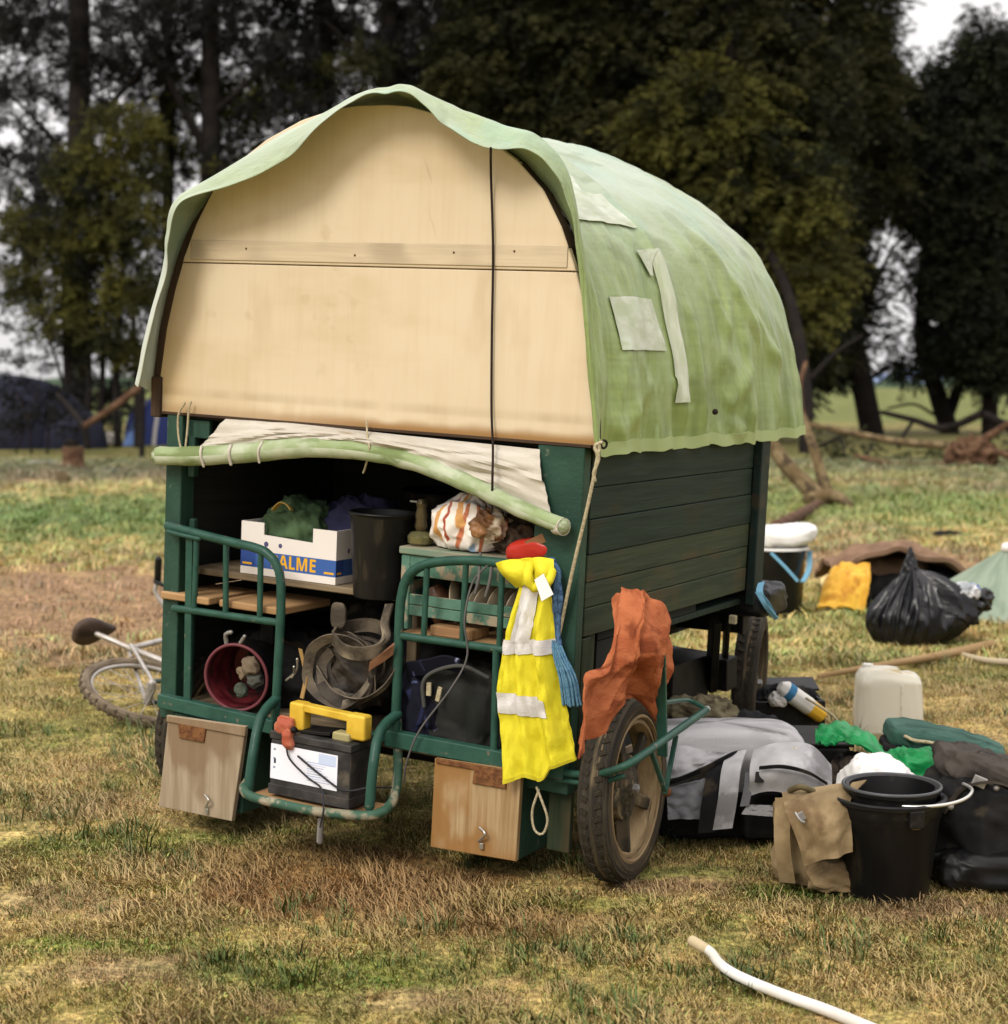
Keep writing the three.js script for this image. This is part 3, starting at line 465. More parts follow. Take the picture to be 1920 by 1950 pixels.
// dead wood on the ground under the trees
{
  const t = thing('dead_tree', 'broken pale dead trunk propped in a fork beside the dark front post', 'dead wood');
  limb(t, [[3.432,0.877,-22.01], [3.658,0.526,-21.782], [4.022,0.108,-21.449]], 0.09, 0.12, barkPale, 'trunk');
  limb(t, [[3.883,1.164,-22.032], [3.983,0.762,-21.8], [4.129,0.108,-21.449]], 0.05, 0.09, barkPale, 'limb');
  limb(t, [[3.908,0.108,-21.449], [4.209,0.148,-21.452], [4.355,0.043,-21.243]], 0.11, 0.06, barkPale, 'limb');
  limb(t, [[3.883,1.13,-22.029], [3.877,1.504,-22.259], [4.002,1.85,-22.486]], 0.05, 0.03, barkRed, 'limb');
  setBase(t, [4.163,0,-21.548]);
  const l = thing('fallen_branch', 'short orange brown log on the grass by the white lidded bin', 'log');
  limb(l, [[4.034,0.05,-21.508], [3.383,0.07,-19.382], [2.87,0.07,-17.763]], 0.06, 0.075, barkRed, 'trunk'); setBase(l, [3.47,0,-19.875]);
  const f = thing('fallen_tree', 'fallen trunk with reddish root mass lying beyond the grass', 'fallen tree');
  limb(f, [[6.075,0.757,-34.036], [7.058,0.544,-33.418], [7.746,0.421,-32.807], [8.95,0.351,-31.999]], 0.06, 0.085, barkPale, 'trunk');
  limb(f, [[6.787,0.166,-32.586], [7.359,0.034,-31.974], [8.052,0.014,-31.572], [8.684,0.102,-31.378]], 0.04, 0.09, barkRed, 'limb');
  limb(f, [[8.587,0.005,-31.37], [8.801,0.394,-31.401], [9.405,0.885,-31.238]], 0.12, 0.05, barkRed, 'limb');
  limb(f, [[8.587,0.053,-31.374], [9.017,0.285,-31.192], [9.392,0.198,-30.984]], 0.1, 0.05, barkRed, 'limb');
  limb(f, [[7.178,0.332,-33.001], [6.889,0.045,-32.577], [6.444,0.014,-32.374]], 0.03, 0.02, bark, 'limb');
  limb(f, [[6.153,0.332,-33.001], [6.563,0.475,-33.012], [6.585,0.166,-32.586]], 0.035, 0.02, bark, 'limb');
  part(f, 'root_mass', bag(0.85, 0.7, 0.7, { e: 1, wrinkle: 0.22, freq: 3.5, seed: 4, at: [8.712,0.175,-31.484] }), barkRed);
  setBase(f, [8.604,0,-31.079]);
  const b = thing('fallen_branch', 'dark forked branch arching low in front of the bright field', 'branch');
  limb(b, [[9.397,0.832,-42.066], [9.938,0.66,-41.05], [10.572,0.483,-40.535], [11.311,0.832,-40.06]], 0.06, 0.1, bark, 'trunk'); limb(b, [[11.311,0.832,-40.06], [11.995,0.497,-40.034]], 0.1, 0.12, bark, 'limb'); limb(b, [[9.938,0.66,-41.05], [9.589,0.292,-40.62], [9.347,0.038,-39.999]], 0.05, 0.04, bark, 'limb'); setBase(b, [9.578,0,-40.984]);
  const c = thing('fallen_branch', 'forked brown boughs leaning in front of the blue tents', 'branch');
  limb(c, [[-9.773,1.302,-37.088], [-9.383,1.01,-36.664], [-8.95,0.641,-36.033]], 0.05, 0.07, bark, 'trunk'); limb(c, [[-8.95,0.641,-36.033], [-8.39,1.02,-36.063], [-7.818,1.465,-36.298]], 0.07, 0.08, barkRed, 'limb'); limb(c, [[-8.95,0.641,-36.033], [-8.86,0.217,-36.001]], 0.07, 0.07, bark, 'limb'); limb(c, [[-7.483,1.426,-35.091], [-7.494,0.798,-35.043], [-7.505,-0.07,-34.975]], 0.055, 0.06, bark, 'limb'); setBase(c, [-9.853,0,-40.028]);
}
{ // hedge of undergrowth closing the view under the boughs
  const u = thing('shrub', 'dark undergrowth below the pines beside the navy tent', 'bush');
  crown(u, 'pine', [[-11.622,0.728,-44.064,0.82,0.684], [-10.392,1,-44.085,0.957,0.82], [-8.614,0.864,-44.075,0.82,0.82], [-12.585,0.987,-45.087,0.839,0.42], [-7.383,0.728,-44.064,1.094,0.82]], dark, 45, 1.1); setBase(u, [-10.483,0,-41.647]);
  const q = thing('shrub', 'tangled dark bush standing in front of the navy tent', 'bush');
  crown(q, 'pine', [[-11.1,1.376,-38.096,0.709,0.472], [-10.273,1.082,-38.074,0.59,0.59], [-10.864,0.729,-38.046,0.59,0.472], [-9.672,0.74,-37.546,0.466,0.583], [-11.038,0.522,-37.027,0.345,0.345], [-8.393,0.752,-37.045,0.46,0.46], [-9.565,1.435,-38.101,0.59,0.354]], dark, 30, 0.9); limb(q, [[-10.488,0.02,-37.49], [-10.574,0.738,-37.646], [-11.042,1.67,-37.918]], 0.03, 0.015, bark, 'stem'); limb(q, [[-10.138,0.02,-37.49], [-10.048,0.854,-37.655], [-9.75,1.67,-37.918]], 0.03, 0.015, bark, 'stem'); limb(q, [[-10.837,0.02,-37.49], [-10.399,1.204,-37.682], [-10.337,1.904,-37.937]], 0.025, 0.012, bark, 'stem'); setBase(q, [-10.502,0,-37.962]);
  const v = thing('shrub', 'dark scrub behind the wagon between the cypress trunks', 'bush');
  crown(v, 'cypress', [[2.001,1.115,-46.1,1.715,1.144], [5.289,1.4,-46.122,1.715,1.287], [7.433,1.4,-46.122,0.858,1.287]], yew, 55, 1.4); setBase(v, [8.165,0,-45.312]);
  const w = thing('shrub', 'low green scrub around the fallen trunk and roots', 'bush');
  crown(w, 'cypress', [[6.973,0.294,-34.001,0.528,0.275], [8.03,0.104,-33.986,0.74,0.232], [8.875,0.188,-33.992,0.423,0.254], [6.551,0.294,-34.001,0.317,0.423], [9.64,0.332,-33.001,0.41,0.308]], [[0.02, 0.022, 0.009], [0.05, 0.055, 0.018]], 42, 0.7); setBase(w, [7.711,0,-33.51]);
}

// ---------------------------------------------------------------- wagon
const wagon = onWagon('bow_top_wagon', 'green bow topped wagon with cream plywood end and patched green cover', 'wagon');
const UC = -0.8385; // middle of the wagon
const part2 = (n, g, m, l) => part(wagon, n, g, m, l);
// posts and walls
part2('corner_post', bx2([-1.667, 0.3, 0], [-1.595, 1.4, -0.075]), M.green);
part2('corner_post', bx2([-0.168, 0.3, 0], [-0.003, 1.4, -0.05]), M.green);
part2('corner_post', bx2([-0.006, 0.74, -1.45], [0.03, 1.39, -1.54]), M.shadedFrontPost);
part2('corner_post', bx2([-1.71, 0.74, -1.44], [-1.64, 1.42, -1.54]), M.green);
part2('post_strip', bx2([-1.585, 1.18, -0.02], [-1.555, 1.385, -0.05]), M.green);
part2('post_strip', bx2([-1.585, 0.4, -0.035], [-1.56, 1.03, -0.06]), M.green);
part2('post_plate', bx2([-1.59, 1.32, -0.02], [-1.49, 1.385, -0.04]), M.green);
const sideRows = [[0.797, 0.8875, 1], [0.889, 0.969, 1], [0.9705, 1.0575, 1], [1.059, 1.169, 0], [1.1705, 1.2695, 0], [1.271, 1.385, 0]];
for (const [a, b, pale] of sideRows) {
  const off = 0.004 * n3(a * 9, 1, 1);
  part2('side_plank', bx2([-0.024 + off, a, -0.06], [-0.002 + off, b, -1.445], { grain: 'z', r: 0.004 }), pale ? M.plankPale : M.plank);  // upper boards take the darker paint, deepened for shade under the cover
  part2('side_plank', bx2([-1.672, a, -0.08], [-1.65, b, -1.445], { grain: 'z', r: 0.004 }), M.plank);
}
part2('side_rail', bx2([-0.03, 0.3, -0.06], [-0.006, 0.792, -0.12], { grain: 'y' }), M.plankPale);
part2('side_rail', bx2([-0.06, 0.44, -0.125], [-0.03, 0.79, -0.2], { grain: 'y' }), M.plankPale);
part2('inner_wall', bx2([-1.648, 0.3, -0.08], [-1.64, 0.76, -0.66]), M.inside);
part2('inner_wall', bx2([-1.648, 0.763, -0.08], [-1.64, 1.384, -1.02]), M.inside);
part2('inner_wall', bx2([-0.036, 0.3, -0.21], [-0.028, 0.76, -0.66]), M.inside);
part2('inner_wall', bx2([-0.036, 0.763, -0.21], [-0.028, 1.384, -1.02]), M.inside);
part2('bulkhead', bx2([-1.64, 0.763, -1.0], [-0.04, 1.384, -1.018]), M.inside);
part2('bulkhead', bx2([-1.64, 0.366, -0.64], [-0.04, 0.734, -0.658]), M.inside);
part2('floor', bx2([-1.66, 0.335, -0.03], [-0.02, 0.365, -0.66], { grain: 'x' }), M.shelf);
part2('platform', bx2([-1.69, 1.386, -0.03], [0.0, 1.403, -1.52]), M.inside);
part2('front_wall', bx2([-1.66, 0.74, -1.5], [-0.01, 1.385, -1.52]), M.plank);
part2('deck', bx2([-1.62, 0.735, -0.63], [-0.03, 0.76, -1.49]), M.plank);
// upper shelf and boards
part2('shelf_board', bx2([-1.63, 0.822, -0.1], [-0.64, 0.846, -0.38], { grain: 'x' }), M.shelf);
part2('shelf_board', bx2([-1.63, 0.82, -0.386], [-0.64, 0.845, -0.7], { grain: 'x' }), M.shelf);
part2('shelf_support', bx2([-0.70, 0.5, -0.12], [-0.66, 0.82, -0.15], { grain: 'y' }), M.shelf);
part2('shelf_board', bx2([-1.66, 0.738, 0.02], [-1.44, 0.765, -0.26], { grain: 'x' }), M.board, 'short brown board lying on the middle rail');
part2('shelf_board', bx2([-1.41, 0.735, 0.0], [-1.14, 0.762, -0.3], { grain: 'z' }), M.board, 'brown board with pale end');
part2('shelf_board', bx2([-0.66, 0.715, -0.01], [-0.2, 0.74, -0.45], { grain: 'x' }), M.board);
// lower rails
part2('lower_rail', beam([-1.646,0.37,0.02], [-1.128,0.351,0.02], 0.05, 0.04), M.greenTube);
part2('lower_rail', beam([-0.67,0.387,0.02], [-0.002,0.385,0.02], 0.055, 0.04), M.greenTube);
part2('lower_rail', beam([-1.158,0.34,-0.02], [-0.696,0.375,-0.02], 0.03, 0.03), M.greenTube);
// plywood end
const outline = [[0.868, 1.405], [0.862, 1.53], [0.838, 1.70], [0.803, 1.84], [0.766, 1.95], [0.713, 2.07], [0.645, 2.18], [0.55, 2.27], [0.42, 2.35], [0.28, 2.41], [0.14, 2.445], [0, 2.457]];
const widthAt = (v) => { for (let i = 1; i < outline.length; i++) if (v <= outline[i][1]) { const [a, b] = [outline[i - 1], outline[i]]; return mix(a[0], b[0], (v - a[1]) / (b[1] - a[1])); } return 0; };
function endPanel(v0, v1, z0, z1, grow = 0) {
  const n = 60, sh = new THREE.Shape(), pts = [];
  for (let i = 0; i <= n; i++) { const v = mix(v0, v1, 1 - (1 - i / n) ** 1.6); pts.push([Math.max(0.001, widthAt(v) + grow), v]); }
  pts.forEach(([d, v], i) => i ? sh.lineTo(UC + d, v) : sh.moveTo(UC + d, v)); [...pts].reverse().forEach(([d, v]) => sh.lineTo(UC - d, v));
  const g = new THREE.ExtrudeGeometry(sh, { depth: Math.abs(z1 - z0) - 0.006, bevelEnabled: true, bevelSize: 0.003, bevelThickness: 0.003, bevelSegments: 1, steps: 1 });
  g.translate(0, 0, Math.min(z0, z1) + 0.003);
  const p = g.attributes.position, uv = g.attributes.uv; for (let i = 0; i < p.count; i++) uv.setXY(i, (p.getX(i) + 1.72) / 1.76, (p.getY(i) - 1.4) / 1.08);
  return g;
}
const ply = std({
  roughness: 0.72, bumpMap: tex(512, (u, v) => 0.6 * fb(u, v, 70, 3, 3, 202) + 0.4 * fb(u, v, 4, 4, 3, 203), { grey: 1 }), bumpScale: 0.0015,
  map: tex(1024, (u, v) => {
    let c = mix3([0.545, 0.445, 0.305], [0.625, 0.525, 0.375], fb(u, v, 3, 3, 4, 201));
    c = mix3(c, [0.47, 0.38, 0.24], 0.14 * sm(0.55, 0.8, fb(u, v, 140, 5, 3, 212)));
    c = mix3(c, [0.4, 0.3, 0.17], 0.35 * sm(0.62, 0.85, fb(u, v, 12, 3, 4, 213)) * sm(0.45, 0.3, Math.abs(v - 0.25)));
    c = mix3(c, [0.49, 0.385, 0.22], 0.16 * sm(0.5, 0.75, fb(u, v, 60, 3, 3, 205)));
    c = mix3(c, [0.48, 0.36, 0.2], 0.35 * sm(0.5, 0.8, fb(u, v, 5, 9, 4, 206)));
    c = mix3(c, [0.47, 0.32, 0.14], 0.6 * sm(0.14, 0, u) * sm(0.3, 0.7, fb(u, v, 5, 6, 3, 207) + 0.25));  // orange wood tone, painted deeper at the left edge as shade of the overhang
    c = mix3(c, [0.27, 0.15, 0.055], sm(0.048 + 0.03 * (fb(u, v, 16, 3, 3, 208) - 0.5), 0.012, v) * (0.55 + 0.45 * sm(0.2, 0.6, u)));
    c = mix3(c, [0.25, 0.17, 0.09], 0.45 * sm(0.055, 0.07, v) * sm(0.1, 0.075, v) * fb(u, v, 20, 4, 3, 209));
    c = mix3(c, [0.36, 0.27, 0.15], 0.5 * sm(0.66, 0.8, fb(u, v, 22, 18, 3, 210)) * sm(0.3, 0.9, fb(u, v, 3, 3, 2, 211)));
    for (const [a, b, w, h, k] of [[0.63, 0.78, 0.004, 0.05, 0.4], [0.645, 0.62, 0.003, 0.05, 0.3], [0.9, 0.55, 0.01, 0.02, 0.2]]) { const q = Math.hypot((u - a + 0.25 * (v - b)) / w, (v - b) / h); if (q < 1) c = mix3(c, [0.3, 0.23, 0.15], k * (1 - q)); }
    return c;
  }),
});
part2('end_panel', endPanel(1.408, 1.929, -0.024, 0), ply, 'lower cream plywood panel with brown stained bottom edge');
part2('end_panel', endPanel(1.938, 2.452, -0.024, 0.002), ply, 'upper cream plywood panel under the drooping cover');
part2('seam_batten', bx2([UC - 0.74, 1.9255, -0.012], [UC + 0.752, 1.9415, -0.004], { r: 0.002 }), M.darkWood);
const battenMat = std({ map: wood([0.44, 0.36, 0.25], [0.55, 0.45, 0.31], { seed: 221, c: [0.36, 0.29, 0.2] }), roughness: 0.8, bumpMap: bumpGrain, bumpScale: 0.001 });
part2('cross_batten', bx2([UC - 0.735, 1.945, 0.002], [UC + 0.745, 2.012, 0.0065], { r: 0.002 }), battenMat, 'thin greyish batten with old screw marks');
for (const [u, v] of [[-0.5, 1.985], [-0.28, 1.992], [-0.88, 1.97], [-1.33, 1.985]]) part2('screw', shift(new THREE.SphereGeometry(0.004, 8, 5), [u, v, 0.006]), M.rust);
{ // bow shaped wooden frame round the plywood
  const sh = new THREE.Shape(), a = [], b = [];
  for (let i = 0; i <= 60; i++) { const v = mix(1.4, 2.455, 1 - (1 - i / 60) ** 1.6), d = widthAt(Math.max(1.405, v)); a.push([d + 0.03 * sm(2.2, 2.0, v) + 0.005, v]); b.push([d + 0.004, v]); }
  a.forEach(([d, v], i) => i ? sh.lineTo(UC - d, v) : sh.moveTo(UC - d, v)); [...a].reverse().forEach(([d, v]) => sh.lineTo(UC + Math.min(d, widthAt(Math.max(1.405, v)) + (v > 2 ? 0.005 : -0.004)), v)); b.forEach(([d, v]) => sh.lineTo(UC + d - (v > 2 ? 0 : 0.012), v)); [...b].reverse().forEach(([d, v]) => sh.lineTo(UC - d, v));
  const g = new THREE.ExtrudeGeometry(sh, { depth: 0.05, bevelEnabled: false }); g.translate(0, 0, -0.052); part2('bow_frame', uvBox(g, 'y'), M.darkWood);
}
for (let k = 1; k < 5; k++) part2('roof_hoop', tube(Array.from({ length: 21 }, (_, i) => { const a = Math.PI * i / 20, c = Math.cos(a), s = Math.sin(a); return [UC - 0.79 * Math.sign(c) * Math.abs(c) ** 0.8, 1.41 + 0.92 * s ** 0.8, -0.42 * k]; }), 0.012, { nr: 6 }), M.darkWood);
part2('bracket', bx2([-1.735, 1.385, 0.012], [-1.69, 1.53, -0.05]), M.darkWood);
part2('bottom_strip', bx2([-1.71, 1.398, 0.004], [0.02, 1.4075, -0.03], { r: 0.002 }), M.darkWood);
// cover
const tarpPale = [0.38, 0.44, 0.345], tarpGreen = [0.255, 0.33, 0.105], tarpDeep = [0.165, 0.225, 0.068];
const tarpMat = std({
  roughness: 0.42, specularIntensity: 0.6, transmission: 0.12, thickness: 0, side: THREE.DoubleSide, bumpMap: tex(1024, (u, v) => 0.7 * fb(u, v, 14, 14, 5, 231) + 0.15 * fb(u, v, 120, 120, 2, 232) + 0.3 * Math.abs(fb(u, v, 20, 20, 4, 238) - 0.5) * 2, { grey: 1, rep: [2, 2] }), bumpScale: 0.006,
  map: tex(1024, (u, v) => { // u round the bow from the far side, v along the wagon
    const n = fb(u, v, 8, 6, 5, 233), st = fb(u, v, 5, 60, 4, 234), f = fb(u, v, 30, 30, 4, 236);
    let c = mix3(tarpDeep, tarpGreen, sm(0.2, 0.6, 0.5 * n + 0.5 * st));
    c = mix3(c, [0.28, 0.36, 0.17], 0.7 * sm(0.52, 0.72, 0.6 * st + 0.4 * f));
    const th = 0.5 * fb(u, v, 380, 8, 2, 243) + 0.5 * fb(u, v, 8, 190, 2, 244); c = c.map(q => q * (0.78 + 0.44 * th));
    const worn = sm(0.93, 0.68, u + 0.1 * (n - 0.5) + 0.06 * (f - 0.5)) * sm(-0.2, 0.05, u);
    c = mix3(c, tarpPale, worn * (0.45 + 0.5 * sm(0.3, 0.7, fb(u, v, 5, 5, 4, 235))));
    c = mix3(c, [0.33, 0.43, 0.2], 0.6 * sm(0.5, 0.8, fb(u, v, 70, 70, 3, 239)) * sm(0.3, 0.7, fb(u, v, 6, 6, 3, 240)));
    c = mix3(c, [0.12, 0.15, 0.06], 0.4 * sm(0.62, 0.82, fb(u, v, 24, 9, 4, 242)));
    c = mix3(c, [0.27, 0.41, 0.31], 0.5 * worn * sm(0.5, 0.7, fb(u, v, 9, 9, 4, 237)));
    c = mix3(c, [0.3, 0.36, 0.17], 0.5 * sm(0.55, 0.75, f) * (1 - worn));
    c = mix3(c, [0.52, 0.55, 0.47], 0.8 * sm(0.16, 0.06, u));
    return c;
  }),
});
const tarpLip = [[-1.7,1.493,0.12], [-1.627,1.705,0.14], [-1.557,1.895,0.15], [-1.541,2.013,0.16], [-1.481,2.129,0.17], [-1.273,2.184,0.17], [-1.061,2.26,0.17], [-0.907,2.389,0.16], [-0.775,2.459,0.15], [-0.676,2.467,0.15], [-0.588,2.458,0.15], [-0.477,2.376,0.16], [-0.376,2.317,0.16], [-0.288,2.289,0.15], [-0.196,2.291,0.12], [-0.124,2.236,0.08], [-0.078,2.13,0.04], [-0.041,1.929,0.02], [0,1.66,0.018], [0.043,1.377,0.018]];
const tarpBend = [[-1.776,1.496,0.03], [-1.733,1.704,0.03], [-1.672,1.899,0.03], [-1.644,2.03,0.04], [-1.588,2.146,0.06], [-1.369,2.246,0.08], [-1.174,2.333,0.08], [-0.989,2.416,0.07], [-0.838,2.485,0.06], [-0.744,2.502,0.05], [-0.66,2.501,0.05], [-0.518,2.445,0.06], [-0.412,2.407,0.06], [-0.303,2.371,0.05], [-0.207,2.343,0.03], [-0.123,2.262,0.01], [-0.073,2.128,0], [-0.033,1.93,0], [0.009,1.66,0.005], [0.049,1.38,0.005]];
const bow = [[-0.9, 1.44], [-0.885, 1.66], [-0.845, 1.86], [-0.795, 2.0], [-0.725, 2.13], [-0.57, 2.27], [-0.41, 2.375], [-0.25, 2.445], [-0.1, 2.49], [0, 2.505], [0.08, 2.492], [0.2, 2.442], [0.31, 2.39], [0.43, 2.325], [0.56, 2.232], [0.67, 2.125], [0.745, 2.01], [0.812, 1.83], [0.855, 1.62], [0.873, 1.372]];
const bowFar = [[-0.89, 1.42], [-0.87, 1.62], [-0.8, 1.82], [-0.73, 1.95], [-0.65, 2.07], [-0.5, 2.2], [-0.36, 2.3], [-0.22, 2.38], [-0.1, 2.425], [0, 2.45], [0.08, 2.44], [0.2, 2.395], [0.31, 2.34], [0.43, 2.262], [0.55, 2.165], [0.645, 2.06], [0.725, 1.93], [0.785, 1.77], [0.822, 1.6], [0.858, 1.385]];
const tarpRows = [tarpLip, tarpBend];
for (const [z, lift, far] of [[-0.1, -0.016, 0], [-0.4, -0.022, 0], [-0.62, -0.03, 0], [-0.95, -0.03, 0], [-1.25, -0.012, 0.02], [-1.5, 0.0, 0.25], [-1.7, -0.01, 0.55], [-1.92, 0, 1]])
  tarpRows.push(bow.map(([d, v], i) => { const q = [mix(d, bowFar[i][0], far), mix(v, bowFar[i][1], far)]; const s = Math.abs(i - 9.5) / 9.5; return [UC + q[0] * (1 + lift), q[1] + lift * (1 - s), z]; }));
const tarp0 = surf(tarpRows);
const creases = [[2.3, -0.95, 1.72, -1.18, 0.022, 0.05], [2.3, -0.97, 1.7, -1.5, 0.024, 0.05], [2.26, -1.0, 1.55, -1.78, 0.016, 0.05], [1.42, -0.12, 1.75, -0.28, 0.018, 0.045], [1.42, -0.14, 1.62, -0.5, 0.014, 0.04], [1.5, -1.1, 1.68, -1.35, 0.022, 0.05], [1.46, -1.12, 1.4, -1.25, 0.02, 0.04], [2.05, -0.05, 1.5, -0.1, 0.012, 0.04], [2.0, -0.35, 1.45, -0.42, 0.01, 0.05], [1.9, -0.85, 1.42, -0.9, 0.014, 0.05], [1.8, -1.3, 1.4, -1.33, 0.012, 0.06], [1.75, -1.62, 1.4, -1.6, 0.014, 0.05], [2.2, -0.3, 2.05, -0.62, 0.012, 0.04], [1.95, -1.25, 1.6, -1.05, 0.012, 0.04], [1.62, -0.62, 1.4, -0.72, 0.016, 0.04]];
function tarp(s, t) {
  const p = tarp0(s, t), inner = sm(0.1, 0.24, t), side = sm(0.66, 0.82, s), z = p[2];
  const fold = Math.exp(-(((z + 0.66 + 0.12 * (s - 0.8)) / 0.025) ** 2)) * 0.03 * sm(0.55, 0.7, s);
  const drape = 0.014 * Math.sin(z * 19 + 3 * n3(z * 2, s * 2, 1)) * sm(0.86, 1, s) * inner, pull = 0.012 * ridge(z * 3 + s * 5, s * 3, 5) * sm(0.6, 0.8, s) * inner;
  let cs = 0; if (s > 0.55 && t > 0.12) for (const [v0, z0, v1, z1, a, w] of creases) { const dv = v1 - v0, dz = z1 - z0, q = clamp(((p[1] - v0) * dv + (z - z0) * dz) / (dv * dv + dz * dz)), dd = Math.hypot(p[1] - v0 - q * dv, z - z0 - q * dz) + 0.012 * n3(p[1] * 6, z * 6, 11); cs += a * Math.max(0, 1 - Math.abs(dd) / w) * sm(0, 0.12, q) * sm(1, 0.8, q); }
  const wr = cs + 0.006 * n3(s * 16 + z * 1.5, z * 4, 7) * inner + 0.004 * n3(s * 7, z * 11, 8) * inner + 0.006 * (ridge(s * 13 + z, z * 5 + s * 4, 21) - 0.7) * inner + 0.004 * (1 - inner) * n3(s * 22, t * 18, 2);
  const k = fold + drape + pull * 0.7 + wr, nx = sm(0.45, 0.9, s) - sm(0.55, 0.1, s);
  p[0] += nx * k; p[1] += (1 - Math.abs(nx)) * k;
  if (s > 0.985) p[1] += 0.008 * n3(z * 7, 3, 3) * inner;
  return p;
}
const cover = part2('canvas_cover', sheet(tarp, 240, 150, 0.0035, { us: 1, vs: 1 }), tarpMat, 'faded green tarpaulin drooping in scallops over the plywood end');
function onTarp([, v, z]) { // parameters of the point of the right-hand side nearest in height and length
  let best = [1e9];
  for (let i = 0; i <= 80; i++) for (let j = 0; j <= 80; j++) { const s = 0.55 + 0.45 * i / 80, t = 0.1 + 0.9 * j / 80, p = tarp0(s, t), d = Math.hypot(p[1] - v, p[2] - z); if (d < best[0]) best = [d, s, t]; }
  return best.slice(1);
}
const patchMat = std({ roughness: 0.5, map: mottle([0.42, 0.46, 0.35], [0.52, 0.55, 0.46], { seed: 241, f: 6, c: [0.38, 0.43, 0.29], lo: 0.55, hi: 0.75, rep: [3, 3] }), bumpMap: bumpCloth, bumpScale: 0.002 });
const tarpPatch = (quad, lift = 0.008) => { const q = quad.map(onTarp); part(cover, 'patch', sheet((a, b) => { const e = [0, 1].map(k => mix(mix(q[0][k], q[1][k], a), mix(q[3][k], q[2][k], a), b)); return tarp(...e); }, 44, 44, 0.0015, { lift, us: 0.3, vs: 0.3 }), patchMat); };
tarpPatch([[-0.2,2.298,-0.282], [-0.22,2.298,-0.542], [-0.16,2.189,-0.367], [-0.13,2.205,-0.081]]);
tarpPatch([[-0.13,2.203,-0.06], [-0.17,2.218,-0.599], [-0.11,2.109,-0.644], [-0.09,2.109,-0.096]], 0.009);
tarpPatch([[-0.03,1.862,-0.2], [-0.03,1.871,-0.563], [-0.01,1.709,-0.583], [-0.01,1.703,-0.216]]);
tarpPatch([[-0.06,2.035,-0.625], [-0.06,2.04,-0.708], [0.01,1.538,-0.716], [0.01,1.535,-0.627]], 0.009);
tarpPatch([[-0.06,2.034,-0.544], [-0.06,2.042,-0.65], [-0.04,1.957,-0.608], [-0.04,1.955,-0.582]], 0.012);
// eyelets and ties of the cover
part(cover, 'hem', sheet((a, b) => tarp(mix(0.991, 1, b), mix(0.1, 1, a)), 150, 3, 0.003, { lift: 0.004, us: 2, vs: 0.1 }), std({ color: new THREE.Color().setRGB(0.3, 0.36, 0.16), roughness: 0.6 }));
part(cover, 'eyelet', shift(new THREE.TorusGeometry(0.012, 0.004, 6, 14), [0.061,1.413,0], 1.2), M.iron);
part(cover, 'eyelet', shift(new THREE.SphereGeometry(0.011, 10, 8), [0.045,1.497,-0.916]), M.cord);
// dark cord hanging down the plywood
part2('hanging_cord', tube([[-0.292,2.291,0.16], [-0.363,2.23,0.03], [-0.352,1.988,0.014], [-0.344,1.726,0.012], [-0.332,1.495,0.014], [-0.309,1.381,0.035], [-0.283,1.294,0.075], [-0.299,1.174,0.04]], 0.004, { ns: 90, nr: 7 }), M.cord);
// rope tied to the corner of the cover, and ties
part2('guy_rope', join(tube([[0.056,1.407,0.02], [0.055,1.365,0.03], [0.035,1.229,0.035], [-0.008,1.013,0.035], [-0.049,0.785,0.03]], 0.0058, { nr: 7 }), tube([[0.058,1.419,0.01], [0.044,1.406,0.03], [0.06,1.372,0.03], [0.049,1.327,0.035], [0.051,1.302,0.03]], 0.006, { nr: 7 })), M.rope);
part2('tie_string', tube([[-1.57,1.442,0.02], [-1.593,1.401,0.025], [-1.582,1.327,0.035], [-1.54,1.265,0.055], [-1.545,1.33,0.035], [-1.547,1.422,0.025], [-1.542,1.448,0.02]], 0.0038, { nr: 6 }), M.rope);
part2('tie_string', tube([[-0.801,1.429,0.02], [-0.767,1.375,0.06], [-0.747,1.341,0.075], [-0.792,1.277,0.03], [-0.806,1.258,0.02]], 0.0035, { nr: 6 }), M.rope);
// rolled-up flap
const flap = part2('rolled_flap', tube([[-1.653,1.252,0.045], [-1.478,1.265,0.045], [-1.272,1.291,0.045], [-1.03,1.327,0.045], [-0.796,1.333,0.045], [-0.591,1.311,0.045], [-0.391,1.259,0.045], [-0.197,1.196,0.045], [-0.047,1.154,0.045]], t => 0.0345 - 0.008 * sm(0.35, 1, t) + 0.0025 * n3(t * 14, 1, 5), { nr: 16, ns: 90 }), null);
flap.material = std({ roughness: 0.6, map: mottle([0.25, 0.32, 0.15], [0.46, 0.5, 0.37], { seed: 251, f: 7, fy: 3, c: [0.16, 0.21, 0.08], lo: 0.55, hi: 0.75, rep: [1.2, 3] }), bumpMap: bumpCloth, bumpScale: 0.004 });
const rollEnd = lathe([[0.012, 0], [0.021, 0], [0.028, 0.004], [0.028, -0.03], [0.012, -0.028], [0.012, 0]].map(([r, y]) => [r, y]), 18);
rollEnd.rotateZ(-Math.PI / 2); rollEnd.rotateY(-0.35); rollEnd.translate(...[-0.04,1.153,0.048]); part(flap, 'roll_end', rollEnd, M.canvas); part(flap, 'roll_core', shift(new THREE.SphereGeometry(0.013, 10, 8), [-0.035,1.152,0.05]), M.inside);
part(flap, 'fold_band', tube([[-1.321,1.314,0.07], [-1.319,1.289,0.083], [-1.318,1.249,0.07]], 0.006, { nr: 6 }), M.canvas); part(flap, 'fold_band', tube([[-1.449,1.301,0.07], [-1.442,1.273,0.083], [-1.437,1.233,0.07]], 0.005, { nr: 6 }), M.canvas); part(flap, 'fold_band', tube([[-1.187,1.334,0.07], [-1.193,1.306,0.083], [-1.197,1.265,0.07]], 0.005, { nr: 6 }), M.canvas);
